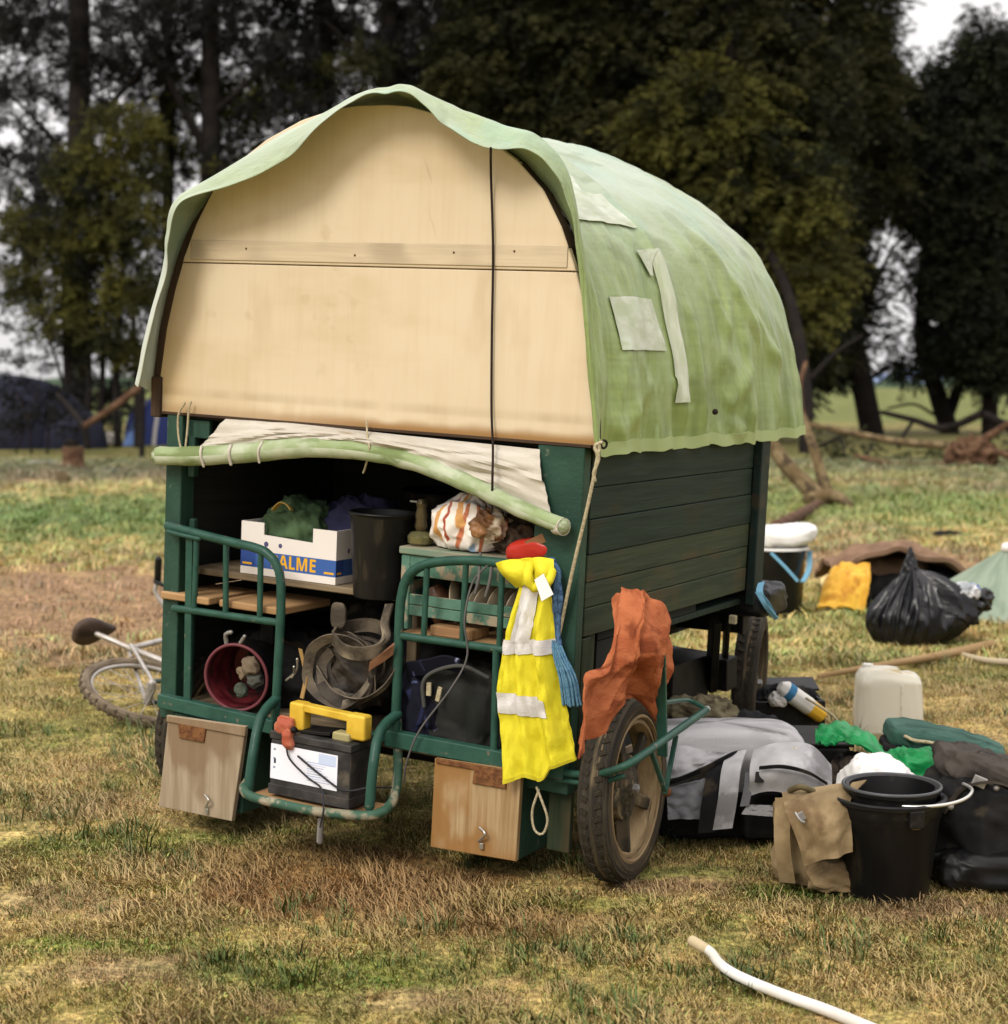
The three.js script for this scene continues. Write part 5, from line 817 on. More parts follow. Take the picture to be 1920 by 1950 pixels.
{ // harness
  const o = onWagon('leather_harness', 'coil of grey brown leather harness straps hanging in the opening', 'harness');
  const c = [-0.869,0.602,-0.04];
  for (let i = 0; i < 9; i++) {
    const rx = 0.138 - i * 0.008, ry = 0.125 - 0.006 * i, dz = 0.06 - i * 0.017, pts = []; for (let k = 0; k < 14; k++) { const a = k / 14 * 6.283; pts.push([c[0] + rx * Math.cos(a) + 0.012 * n3(i, k * 0.7, 1), c[1] - 0.02 + ry * Math.sin(a) * 0.92 + 0.012 * n3(i, k * 0.7, 5), c[2] + dz + 0.03 * Math.sin(a + i) - 0.03 * Math.sin(a)]); }
    part(o, 'strap', strap(pts, (s) => [Math.cos(s * 6.283), Math.sin(s * 6.283), 0.75], 0.036, 0.005, { closed: true }), i % 2 ? M.leatherDark : M.leather);
  }
  part(o, 'collar', strap([[-0.904,0.691,0.02], [-0.83,0.665,0.06], [-0.75,0.665,0.07], [-0.691,0.687,0.05], [-0.719,0.727,-0.02], [-0.833,0.732,-0.08], [-0.926,0.708,-0.06], [-0.904,0.691,0.02]], [0.1, 1, 0.25], 0.048, 0.008), M.leather, 'broad pale strap bent into a loop');
  part(o, 'strap', strap([[-0.708,0.826,-0.02], [-0.711,0.766,0], [-0.685,0.72,0.03], [-0.712,0.684,0.05]], [1, 0.2, 0.3], 0.04, 0.006), M.leather);
  part(o, 'tab', join(bag(0.062, 0.09, 0.016, { wrinkle: 0, e: 0.6, at: [-0.919,0.76,-0.03], nu: 24, nv: 16 })), M.leather);
  part(o, 'buckle_strap', strap([[-0.73,0.624,0.05], [-0.677,0.661,0.06], [-0.64,0.694,0.05]], [0.3, 1, 0.3], 0.04, 0.012), std({ map: mottle([0.12, 0.055, 0.03], [0.22, 0.11, 0.06], { seed: 341 }), roughness: 0.5 }), 'brown strap with brass edge');
  part(o, 'dark_core', bag(0.26, 0.25, 0.12, { wrinkle: 0.03, freq: 9, seed: 51, e: 0.9, at: [c[0], c[1] - 0.04, c[2] - 0.06] }), M.leatherDark);
  part(o, 'strap', strap([[-0.636,0.629,0.02], [-0.681,0.555,0.04], [-0.756,0.507,0.05], [-0.863,0.516,0.05], [-0.946,0.589,0.04]], [0.2, 0.5, 1], 0.03), M.leather);
  for (const [a, b] of [[[-1.083,0.528,0], [-1.056,0.597,0.01]], [[-1.107,0.515,0], [-1.061,0.571,0.02]]]) part(o, 'chain', tube([a, [(a[0] + b[0]) / 2 + 0.008, (a[1] + b[1]) / 2, a[2]], b], 0.0045), M.steel);
  part(o, 'strap', strap([[-1.066,0.628,-0.02], [-1.011,0.541,0.02], [-1.009,0.472,0.04]], [1, 0, 0.4], 0.02), std({ color: new THREE.Color().setRGB(0.28, 0.17, 0.06), roughness: 0.6 }));
  setBase(o, [-0.836,0.473,0]);
}
{ // battery on the tray
  const o = onWagon('car_battery', 'black car battery with white label and yellow handle on the tray', 'battery');
  const f = [-0.859,0.272,0.19], x0 = [-1.022,0.245,0.19][0], x1 = [-0.7,0.281,0.19][0], y0 = [-0.855,0.17,0.19][1] + 0.004, y1 = [-0.864,0.381,0.19][1], z0 = 0.19, z1 = 0.03;
  const grey = std({ map: mottle([0.02, 0.019, 0.018], [0.045, 0.042, 0.04], { seed: 351, f: 8, c: [0.09, 0.075, 0.055], lo: 0.6, hi: 0.8 }), roughness: 0.6 });
  part(o, 'case', bx2([x0, y0, z0], [x1, y1 - 0.02, z1], { r: 0.008 }), grey); part(o, 'lid', bx2([x0 - 0.004, y1 - 0.022, z0 + 0.004], [x1 + 0.004, y1 + 0.006, z1 - 0.004], { r: 0.006 }), grey);
  part(o, 'foot', bx2([x0 - 0.003, y0, z0 + 0.004], [x1 + 0.003, y0 + 0.034, z1], { r: 0.003 }), grey);
  const lab = planarUV(new THREE.BoxGeometry(0.27, 0.118, 0.002), -0.135, -0.059, 0.27, 0.118); lab.translate((x0 + x1) / 2 - 0.022, (y0 + y1) / 2 + 0.008, z0 + 0.0015);
  part(o, 'label', lab, std({ roughness: 0.4, map: canvasTex(512, 224, (c, w, h) => { c.fillStyle = '#dfe0e8'; c.fillRect(0, 0, w, h); const r = rng(4); c.fillStyle = '#b9c6de'; c.fillRect(w * 0.72, 8, w * 0.26, h * 0.3); for (let i = 0; i < 9; i++) { c.fillStyle = ['#98a8cc', '#b4bfd6', '#a3a8ba'][i % 3]; c.fillRect(w * 0.55, h * (0.32 + 0.065 * i), w * (0.2 + 0.22 * r()), 5); } for (let i = 0; i < 3; i++) { c.fillStyle = '#8a90a6'; c.fillRect(w * 0.04, h * (0.12 + 0.26 * i), 18, 14); } c.fillStyle = '#2c3040'; c.fillRect(w * 0.05, h * 0.42, 16, 30); }) }));
  const yel = std({ map: mottle([0.52, 0.33, 0.03], [0.64, 0.43, 0.05], { seed: 353, f: 9, c: [0.4, 0.22, 0.02], lo: 0.6, hi: 0.8 }), roughness: 0.45 });
  const hA = [-0.948,0.438,0.13], hB = [-0.711,0.436,0.13], hh = join(bx(0.062, 0.095, 0.05, hA[0], hA[1], 0.13, { r: 0.01 }), bx(0.075, 0.085, 0.05, hB[0], hB[1], 0.13, { r: 0.01 }), beam([hA[0], hA[1] + 0.032, 0.13], [hB[0], hB[1] + 0.026, 0.13], 0.026, 0.04));
  part(o, 'carry_handle', hh, yel); part(o, 'terminal', shift(lathe([[0.001, 0], [0.012, 0], [0.01, 0.02], [0.001, 0.02]], 14), [x1 - 0.05, y1 + 0.006, 0.15]), M.dullSteel); part(o, 'terminal_cover', bx(0.07, 0.03, 0.05, x1 - 0.06, y1 + 0.018, 0.14, { r: 0.008 }), std({ color: new THREE.Color().setRGB(0.3, 0.26, 0.12), roughness: 0.6 }));
  part(o, 'clamp_plate', bx(0.12, 0.012, 0.09, (x0 + x1) / 2, y1 + 0.016, 0.12, { rz: 0.08, r: 0.003 }), M.iron); setBase(o, [(x0 + x1) / 2, y0, 0.11]);
  const c = onWagon('battery_clamp', 'orange red battery clamp gripping the black battery terminal', 'clamp'); const red = std({ map: mottle([0.32, 0.07, 0.035], [0.46, 0.16, 0.09], { seed: 357, f: 12 }), roughness: 0.55 });
  part(c, 'jaw', join(bag(0.07, 0.06, 0.045, { wrinkle: 0.01, freq: 20, e: 0.7, nu: 28, nv: 18, at: [-0.98,0.405,0.17] }), bag(0.035, 0.075, 0.035, { wrinkle: 0.008, freq: 20, e: 0.8, nu: 24, nv: 16, rz: 0.2, at: [-0.943,0.37,0.2] })), red); part(c, 'bolt', shift(new THREE.SphereGeometry(0.012, 10, 8), [-0.921,0.405,0.2]), M.iron); setBase(c, [-0.967,0.377,0.18]);
  const w = onWagon('cable', 'thin black cables looping across the battery label', 'cable'); part(w, 'wire', join(tube([[-0.951,0.351,0.2], [-0.931,0.307,0.205], [-0.858,0.258,0.205], [-0.796,0.231,0.21], [-0.757,0.18,0.25], [-0.764,0.119,0.255]], 0.0032, { nr: 6 }), tube([[-0.901,0.32,0.2], [-0.806,0.275,0.205], [-0.711,0.239,0.205], [-0.613,0.264,0.2], [-0.584,0.252,0.12]], 0.0036, { nr: 6 })), flat(0.02, 0.02, 0.024, { roughness: 0.6 })); setBase(w, [-0.829,0.226,0.2]);
  const w2 = onWagon('cable', 'thin grey cable sagging from the crate over the dark bag', 'cable'); part(w2, 'wire', join(tube([[-0.309,1.005,0.03], [-0.364,0.94,0.03], [-0.379,0.821,0.045], [-0.372,0.701,0.03], [-0.414,0.595,0.05], [-0.52,0.442,0.06], [-0.565,0.33,0.06], [-0.585,0.252,0.04]], 0.0034, { nr: 6 }), tube([[-0.352,1.033,0.01], [-0.342,0.959,0.03], [-0.353,0.907,0.03]], 0.006, { nr: 6 }), tube([[-0.301,1.022,0.02], [-0.301,0.955,0.03], [-0.314,0.903,0.03]], 0.006, { nr: 6 })), flat(0.1, 0.095, 0.09, { roughness: 0.6 })); setBase(w2, [-0.391,0.698,0.03]);
}
{ // dark bag behind the bed end
  const o = onWagon('canvas_bag', 'black canvas bag with straw coloured buckles on the lower floor', 'bag');
  const p = [-0.496,0.52,-0.12];
  part(o, 'body', bag(0.4, 0.3, 0.26, { wrinkle: 0.03, freq: 6, seed: 61, e: 0.55, at: [p[0], 0.5, -0.17], flat: 0.02 }), std({ map: mottle([0.014, 0.015, 0.013], [0.04, 0.04, 0.034], { seed: 361, f: 6 }), roughness: 0.85, bumpMap: bumpCloth, bumpScale: 0.004 }));
  part(o, 'buckle', bx(0.016, 0.05, 0.008, ...[-0.49,0.555,0], { rz: -0.2 }), M.rope); part(o, 'buckle', bx(0.018, 0.045, 0.008, ...[-0.535,0.564,-0.01]), M.rope); part(o, 'flap_cord', tube([[-0.551,0.504,-0.01], [-0.552,0.585,0], [-0.506,0.63,0], [-0.407,0.66,0], [-0.325,0.629,-0.03]], 0.007), flat(0.06, 0.06, 0.055)); setBase(o, [p[0], 0.365, -0.17]);
  const c = onWagon('patterned_cloth', 'navy cloth with pale blue pattern tucked beside the black bag', 'cloth');
  const pat = std({ roughness: 0.9, map: canvasTex(256, 256, (x, w, h) => { x.fillStyle = '#0e0f1c'; x.fillRect(0, 0, w, h); const r = rng(33); for (let i = 0; i < 150; i++) { x.strokeStyle = ['#2c3050', '#484e70', '#8f97b0', '#1e2240'][i % 4]; x.lineWidth = 1.5 + 2 * r(); x.beginPath(); const a = r() * w, b = r() * h; x.moveTo(a, b); x.lineTo(a + 18 * (r() - 0.5), b + 26 * (r() - 0.5)); x.stroke(); } }) });
  part(c, 'body', bag(0.16, 0.28, 0.16, { wrinkle: 0.03, freq: 9, seed: 63, e: 0.7, at: [[-0.602,0.488,-0.06][0], 0.47, -0.09] }), pat); part(c, 'fold', strap([[-0.63,0.615,-0.02], [-0.527,0.644,0], [-0.467,0.663,0], [-0.413,0.655,-0.01]], [0, 1, 0.5], 0.055, 0.01), pat); setBase(c, [[-0.602,0.488,-0.06][0], 0.365, -0.09]);
}
{ // hi-vis vest
  const o = onWagon('hi_vis_vest', 'yellow high visibility vest with silver bands hanging knotted beside the post', 'vest');
  const yel = std({ map: mottle([0.6, 0.53, 0.02], [0.67, 0.59, 0.03], { seed: 371, f: 5, c: [0.52, 0.45, 0.01], lo: 0.55, hi: 0.8 }), roughness: 0.7, bumpMap: bumpFine, bumpScale: 0.0004 });
  const silver = std({ color: new THREE.Color().setRGB(0.62, 0.6, 0.58), roughness: 0.35, metalness: 0.1, bumpMap: bumpCloth, bumpScale: 0.001 });
  const L = [[-0.161,0.987,0.07], [-0.19,0.849,0.085], [-0.205,0.74,0.095], [-0.211,0.618,0.1], [-0.195,0.483,0.1], [-0.173,0.332,0.1]];
  const R = [[-0.074,0.995,0.06], [-0.056,0.863,0.06], [-0.043,0.757,0.06], [-0.005,0.621,0.055], [0.02,0.524,0.05], [0.044,0.432,0.05]];
  const f = surf(L.map((a, i) => [a, mix3(a, R[i], 0.33), mix3(a, R[i], 0.66), R[i]]));
  const vest = (s, t) => { const p = f(s, t), k = sm(0, 0.25, t); p[2] += k * (0.016 * Math.cos(s * 15.5 + 0.5 * t) * (0.35 + 0.65 * s) + 0.009 * Math.abs(Math.sin(s * 14 + 1.2 * n3(s, t * 1.5, 2))) + 0.003 * n3(s * 14, t * 9, 3) + 0.018 * sm(0.55, 0.7, s) * sm(1, 0.75, s) + 0.006 * n3(s * 5, t * 7, 1)); p[1] -= (t > 0.5 ? 1 : 0) * sm(0.6, 1, t) * (0.03 * sm(0.3, 0.52, s) * sm(0.72, 0.55, s) - 0.0 * s); return p; };
  part(o, 'front', sheet(vest, 110, 100, 0.003, { us: 0.5, vs: 1 }), yel);
  const band = (s0, s1, t0, t1, slope = 0) => sheet((a, b) => vest(mix(s0, s1, a), mix(t0, t1, b) + slope * a), 40, 6, 0.0015, { lift: 0.0045 });
  part(o, 'reflective_band', band(0.0, 1, 0.315, 0.4, 0.0), silver); part(o, 'reflective_band', band(0.0, 0.78, 0.595, 0.695, 0.015), silver); part(o, 'reflective_band', sheet((a, b) => vest(mix(0.12, mix(0.72, 0.5, b), a), mix(0.02, 0.33, b)), 12, 24, 0.0015, { lift: 0.006 }), silver);
  const kf = surf([[[-0.268,1.016,0.05], [-0.188,1.038,0.08], [-0.109,1.053,0.09], [-0.062,1.049,0.06]], [[-0.238,0.987,0.06], [-0.157,1.007,0.1], [-0.093,1.021,0.11], [-0.053,1.002,0.07]], [[-0.185,0.95,0.06], [-0.141,0.968,0.09], [-0.092,0.981,0.1], [-0.069,0.963,0.06]]]);
  part(o, 'knot', sheet((s, t) => { const p = kf(s, t); p[2] += 0.02 * Math.sin(s * 9) * Math.sin(Math.PI * t); return p; }, 24, 14, 0.01, { us: 0.3, vs: 0.1 }), yel);
  part(o, 'knot_fold', tube([[-0.124,1.026,0.1], [-0.116,0.997,0.125], [-0.104,0.964,0.11], [-0.063,0.978,0.1], [-0.057,1.012,0.08]], 0.017), yel);
  part(o, 'tag', sheet(surf([[[-0.09,0.99,0.125], [-0.063,1.012,0.12], [-0.045,0.991,0.115]].slice(0, 2), [[-0.059,0.928,0.13], [-0.025,0.952,0.12]]]), 6, 8, 0.002, { us: 1, vs: 1 }), flat(0.7, 0.68, 0.66, { roughness: 0.6 }), 'blank white tag');
  part(o, 'binding', sheet((a, b) => vest(a, mix(0.982, 1, b)), 60, 2, 0.002, { lift: 0.003 }), std({ color: new THREE.Color().setRGB(0.5, 0.43, 0.02), roughness: 0.7 })); part(o, 'binding', sheet((a, b) => vest(mix(0.975, 1, a), b), 2, 60, 0.002, { lift: 0.003 }), std({ color: new THREE.Color().setRGB(0.52, 0.45, 0.02), roughness: 0.7 }));
  setBase(o, [-0.095,0.345,0.08]);
  const b = onWagon('blue_rope', 'blue knotted rope with a frayed tassel hanging behind the yellow vest', 'rope');
  const blue = std({ map: mottle([0.05, 0.13, 0.21], [0.12, 0.25, 0.35], { seed: 375, f: 20, rep: [8, 8] }), roughness: 0.9, bumpMap: bumpFine, bumpScale: 0.002 }), r = rng(77), strands = [];
  const denim = []; for (let i = 0; i < 7; i++) denim.push(tube([[-0.085,1.044,0.03], [-0.057,1.007,0.03], [-0.047,0.927,0.035], [-0.052,0.851,0.03], [-0.045,0.786,0.03]].map((p, k) => [p[0] + 0.014 * (r() - 0.5) * (k ? 1.6 : 1), p[1], p[2] + 0.014 * r()]), 0.008, { nr: 6 }));
  part(b, 'rope', join(denim), std({ map: mottle([0.025, 0.055, 0.12], [0.08, 0.16, 0.28], { seed: 377, f: 16, rep: [6, 6] }), roughness: 0.9 }));
  for (let i = 0; i < 26; i++) { const k = r() - 0.5, q = r() * 0.03; strands.push(tube([[-0.049,0.79,0.03], [-0.029,0.747,0.035], [0,0.685,0.035], [0.018,0.604,0.03]].map((p, j) => [p[0] + k * [0.02, 0.035, 0.05, 0.062][j] + 0.006 * (r() - 0.5), p[1] + 0.01 * (r() - 0.5), p[2] + q]), 0.0042, { nr: 5, ns: 14 })); }
  part(b, 'tassel', join(strands), blue); setBase(b, [-0.005,0.6,0.03]);
}
{ // rust red cloth over the wheel
  const o = onWagon('red_cloth', 'rust orange towel draped over the step frame and wheel', 'cloth');
  const f = surf([
    [[0.1,0.936,-0.035], [0.13,0.963,-0.029], [0.17,0.974,-0.029], [0.2,0.971,-0.053], [0.22,0.92,-0.125], [0.22,0.84,-0.233]],
    [[0.14,0.854,0.061], [0.17,0.873,0.052], [0.21,0.887,0.045], [0.245,0.881,0.018], [0.25,0.844,-0.077], [0.24,0.779,-0.2]],
    [[0.16,0.762,0.163], [0.18,0.773,0.112], [0.21,0.79,0.066], [0.25,0.791,0.04], [0.255,0.769,-0.052], [0.245,0.717,-0.193]],
    [[0.16,0.73,0.284], [0.175,0.713,0.18], [0.185,0.704,0.055], [0.2,0.704,-0.041], [0.235,0.684,-0.072], [0.245,0.661,-0.185]],
    [[0.165,0.639,0.297], [0.175,0.636,0.2], [0.18,0.639,0.081], [0.18,0.65,-0.053], [0.2,0.6,-0.148], [0.23,0.639,-0.165]],
    [[0.165,0.523,0.315], [0.165,0.551,0.212], [0.17,0.591,0.091], [0.17,0.628,-0.054], [0.19,0.533,-0.195], [0.22,0.617,-0.166]]]);
  const cloth = std({ map: mottle([0.25, 0.068, 0.028], [0.37, 0.12, 0.052], { seed: 381, f: 6, c: [0.17, 0.045, 0.02], lo: 0.55, hi: 0.75 }), roughness: 1, specularIntensity: 0.1, bumpMap: bumpFine, bumpScale: 0.002 });
  part(o, 'body', sheet((s, t) => { const p = f(s, t), k = 0.016 * Math.sin(s * 17 + 2.2 * t + 1.2 * n3(s * 2, t * 2, 3)) + 0.007 * Math.sin(s * 37 + 5 * t + 2 * n3(s * 3, t * 3, 4)) * (0.6 + 0.4 * n3(s * 4, t * 2, 6)) + 0.009 * ridge(s * 5 + t * 2, t * 1.6, 2) ** 3 + 0.0015 * n3(s * 16, t * 14, 5); p[0] += k * sm(0, 0.2, t + 0.1); p[1] += 0.012 * n3(s * 4, t * 4, 9); return p; }, 130, 100, 0.006, { us: 0.6, vs: 0.9 }), cloth); setBase(o, [0.16,0.477,-0.056]);
}

// ---------------------------------------------------------------- things standing about the wagon
const G = (p, y = 0) => [p[0], y, p[2]];
{ // bicycle lying on its side
  const ax = [-1.7, 0.11, -8.02], t = thing('bicycle', 'old mountain bike lying on its side beyond the wagon post', 'bicycle', [0, 0, 0]);
  const ct = Math.cos(0.36), st = Math.sin(0.36), e1 = [0.6, 0, -0.8], e2 = [-0.8 * ct, st, -0.6 * ct], e3 = new THREE.Vector3(...e2).cross(new THREE.Vector3(...e1)).normalize().toArray();
  if (e3[1] < 0) e3.forEach((v, i) => e3[i] = -v);
  const P = (a, b, c = 0) => [0, 1, 2].map(i => ax[i] + a * e1[i] + b * e2[i] + c * e3[i]);
  const basis = new THREE.Matrix4().makeBasis(V(e1), V(e2), V(e1).cross(V(e2)));
  const silver = std({ map: mottle([0.3, 0.27, 0.24], [0.42, 0.39, 0.36], { seed: 401, f: 9 }), roughness: 0.4, metalness: 0.4 }), dkg = flat(0.05, 0.07, 0.06, { roughness: 0.5 }), tread = std({ map: mottle([0.1, 0.075, 0.05], [0.2, 0.155, 0.105], { seed: 403, f: 12 }), roughness: 0.9, bumpMap: bumpFine, bumpScale: 0.003 });
  const ring = (R, r, at) => { const g = new THREE.TorusGeometry(R, r, 10, 60); g.applyMatrix4(basis); g.translate(...at); return g; };
  for (const c of [0, 1.04]) {
    const g = new THREE.Group(); g.name = 'wheel'; t.add(g); const o = P(c, 0);
    const knob = []; for (let i = 0; i < 70; i++) { const a = i / 70 * 6.283, b = new THREE.BoxGeometry(0.012, 0.012, 0.03); b.translate(0.33, 0, (i % 2 - 0.5) * 0.016); b.rotateZ(a); b.applyMatrix4(basis); b.translate(...o); knob.push(b); }
    part(g, 'tyre', join(ring(0.308, 0.027, o), ...knob), tread); part(g, 'rim', ring(0.28, 0.01, o), silver);
    const sp = []; for (let i = 0; i < 18; i++) { const a = i / 18 * 6.283; sp.push(tube([P(c + 0.02 * Math.cos(a + 1), 0.02 * Math.sin(a + 1), (i % 2 - 0.5) * 0.06), P(c + 0.28 * Math.cos(a), 0.28 * Math.sin(a))], 0.0018, { nr: 4, ns: 2 })); }
    part(g, 'spokes', join(sp), silver); part(g, 'hub', tube([P(c, 0, -0.05), P(c, 0, 0.05)], 0.022), silver);
  }
  const bb = [0.42, -0.04], seat = [0.22, 0.42], head = [0.9, 0.5], headB = [0.94, 0.38];
  part(t, 'frame', join(tube([P(...bb), P(...seat)], 0.017), tube([P(...seat), P(...head)], 0.016), tube([P(...bb), P(...headB)], 0.02), tube([P(...head), P(...headB)], 0.02), tube([P(0, 0, 0.06), P(...seat, 0.02)], 0.01), tube([P(0, 0, -0.06), P(...seat, -0.02)], 0.01)), silver);
  part(t, 'chain_stay', join(tube([P(0, 0, 0.06), P(...bb, 0.04)], 0.012), tube([P(0, 0, -0.06), P(...bb, -0.04)], 0.012)), dkg);
  part(t, 'fork', join(tube([P(...headB), P(0.96, 0.32, 0.05), P(1.04, 0, 0.06)], 0.013), tube([P(...headB), P(0.96, 0.32, -0.05), P(1.04, 0, -0.06)], 0.013)), silver);
  part(t, 'seat_post', tube([P(...seat), P(0.15, 0.62)], 0.014), silver);
  const sg = bag(0.27, 0.07, 0.15, { wrinkle: 0, e: 0.7, nu: 36, nv: 20, warp: ([x, y, z]) => [x, y, z * (1 - 0.75 * sm(-0.05, 0.14, x))] }); sg.applyMatrix4(basis); sg.translate(...P(0.17, 0.645)); part(t, 'saddle', sg, std({ map: mottle([0.03, 0.02, 0.014], [0.07, 0.045, 0.03], { seed: 405 }), roughness: 0.6 }));
  part(t, 'stem', tube([P(...head), P(0.87, 0.58), P(0.93, 0.62)], 0.016), silver);
  const hb = [-1.902,0.393,-9.234], gt = [-1.891,0.626,-9.202], gb = [-1.907,0.499,-9.243];
  part(t, 'handlebar', tube([P(0.93, 0.62, -0.05), P(0.93, 0.62, 0.1), [-1.83,0.111,-9.263], [-1.861,0.335,-9.23], [-1.919,0.442,-9.238], gb], 0.012, { tension: 0.4 }), silver); part(t, 'grip', tube([gb, gt], 0.02), M.black); part(t, 'brake_lever', tube([[-1.915,0.502,-9.223], [-1.88,0.494,-9.192], [-1.851,0.482,-9.191]], 0.012), M.black);
  const cr1 = P(bb[0] - 0.08, bb[1] + 0.15, 0.09); part(t, 'crank', join(tube([P(...bb, -0.07), P(...bb, 0.08)], 0.02), tube([P(...bb, 0.08), cr1], 0.011)), silver); part(t, 'pedal', bx(0.09, 0.03, 0.08, ...cr1, { ry: 0.5 }), M.black);
  const cw = new THREE.TorusGeometry(0.085, 0.006, 6, 32); cw.applyMatrix4(basis); cw.translate(...P(...bb, 0.06)); part(t, 'chainring', cw, M.iron);
  setBase(t, [-1.75, 0, -8.8]);
}
// two nested buckets
function bucketShape(rb, rt, h, w = 0.006) { return lathe([[0.001, 0], [rb - 0.006, 0], [rb, 0.008], [mix(rb, rt, 0.8), h * 0.8], [mix(rb, rt, 0.81) + 0.004, h * 0.815], [rt, h - 0.02], [rt + 0.012, h - 0.016], [rt + 0.014, h - 0.004], [rt + 0.004, h], [rt - w, h - 0.004], [rb - w, 0.012], [0.001, 0.012]], 56); }
{
  const at = [1.2, 0, -5.2];
  const o = thing('bucket', 'large black plastic bucket on the grass in front of the rucksack', 'bucket', at);
  part(o, 'body', bucketShape(0.13, 0.168, 0.315), M.black);
  part(o, 'lug', bx(0.05, 0.055, 0.02, 0.05, 0.275, 0.165, { ry: 0.3 }), M.black); part(o, 'lug', bx(0.02, 0.05, 0.04, 0.178, 0.275, -0.03), M.black);
  part(o, 'worn_mark', bag(0.042, 0.036, 0.012, { wrinkle: 0.004, freq: 50, e: 0.8, nu: 20, nv: 12, at: [0.046, 0.262, 0.166], flat: 0 }), std({ map: mottle([0.12, 0.085, 0.035], [0.22, 0.16, 0.08], { seed: 411, rep: [8, 8] }), roughness: 0.8 }));
  const arc = []; for (let i = 0; i <= 16; i++) { const a = -1.05 + i / 16 * 2.95; arc.push([0.06 + 0.165 * Math.sin(a) * 1.02 + 0.03, 0.315 + 0.018 - 0.06 * Math.max(0, Math.cos(a * 0.5 + 0.3) - 0.6), 0.15 * Math.cos(a)]); }
  part(o, 'handle', tube(arc, 0.0058, { nr: 8 }), M.steel); part(o, 'handle_end', shift(new THREE.SphereGeometry(0.012, 10, 8), [0.18, 0.29, 0.06]), M.dullSteel);
  const i = thing('bucket', 'second black bucket nested inside the first, with grey rim', 'bucket', [at[0] + 0.012, 0.075, at[2] + 0.002]);
  part(i, 'body', bucketShape(0.1, 0.138, 0.27), M.black); const rim = new THREE.TorusGeometry(0.15, 0.0055, 8, 60); rim.rotateX(Math.PI / 2); rim.translate(0, 0.268, 0); part(i, 'rim', rim, flat(0.06, 0.062, 0.065, { roughness: 0.3 }));
}
{ // khaki satchel
  const o = thing('canvas_satchel', 'worn khaki canvas satchel slumped between the grey holdall and the bucket', 'satchel', G([1.003,0,-5.306]));
  const khaki = std({ map: mottle([0.185, 0.13, 0.065], [0.28, 0.205, 0.11], { seed: 421, f: 6, c: [0.14, 0.09, 0.045], lo: 0.55, hi: 0.75 }), roughness: 0.95, bumpMap: bumpCloth, bumpScale: 0.004 });
  const c = [1.0, 0, -5.3], rel = (p) => [p[0] - o.position.x, p[1], p[2] - o.position.z];
  part(o, 'body', bag(0.27, 0.29, 0.12, { wrinkle: 0.026, freq: 6, seed: 71, e: 0.5, rx: -0.22, at: rel([c[0], 0.14, c[2] - 0.01]), flat: 0.0 }), khaki);
  const f = surf([[[0.883,0.295,-5.275], [0.966,0.311,-5.276], [1.066,0.328,-5.278], [1.154,0.333,-5.298]], [[0.873,0.27,-5.153], [0.947,0.294,-5.125], [1.02,0.302,-5.125], [1.073,0.302,-5.165]], [[0.902,0.192,-5.107], [0.95,0.214,-5.073], [1.014,0.23,-5.074], [1.067,0.237,-5.11]], [[0.924,0.115,-5.101], [0.967,0.139,-5.072], [1.022,0.149,-5.073], [1.07,0.16,-5.104]]].map(r => r.map(rel)));
  part(o, 'flap', sheet((s, t) => { const p = f(s, t); p[2] += 0.012 * n3(s * 2.2, t * 2.2, 2) + 0.006 * ridge(s * 2 + t, t * 2.5, 8); return p; }, 40, 40, 0.005, { us: 0.3, vs: 0.3 }), khaki);
  part(o, 'buckle', join(tube([rel([0.89,0.286,-5.074]), rel([0.903,0.266,-5.062]), rel([0.915,0.26,-5.062])], 0.004), bx(0.02, 0.026, 0.006, ...rel([0.908,0.276,-5.073]), { rz: 0.5 })), M.dullSteel);
  part(o, 'lower_fold', bag(0.2, 0.1, 0.1, { wrinkle: 0.02, freq: 10, seed: 75, e: 0.7, at: rel([1.05, 0.05, -5.2]), flat: 0.012 }), khaki); part(o, 'side_strap', strap([rel([0.876,0.296,-5.215]), rel([0.866,0.176,-5.166]), rel([0.889,0.033,-5.195])], [1, 0, 0.3], 0.05, 0.006), khaki);
  part(o, 'dark_tie', tube([rel([0.906,0.309,-5.266]), rel([0.931,0.332,-5.218]), rel([0.972,0.314,-5.236])], 0.01), flat(0.1, 0.08, 0.04));
}
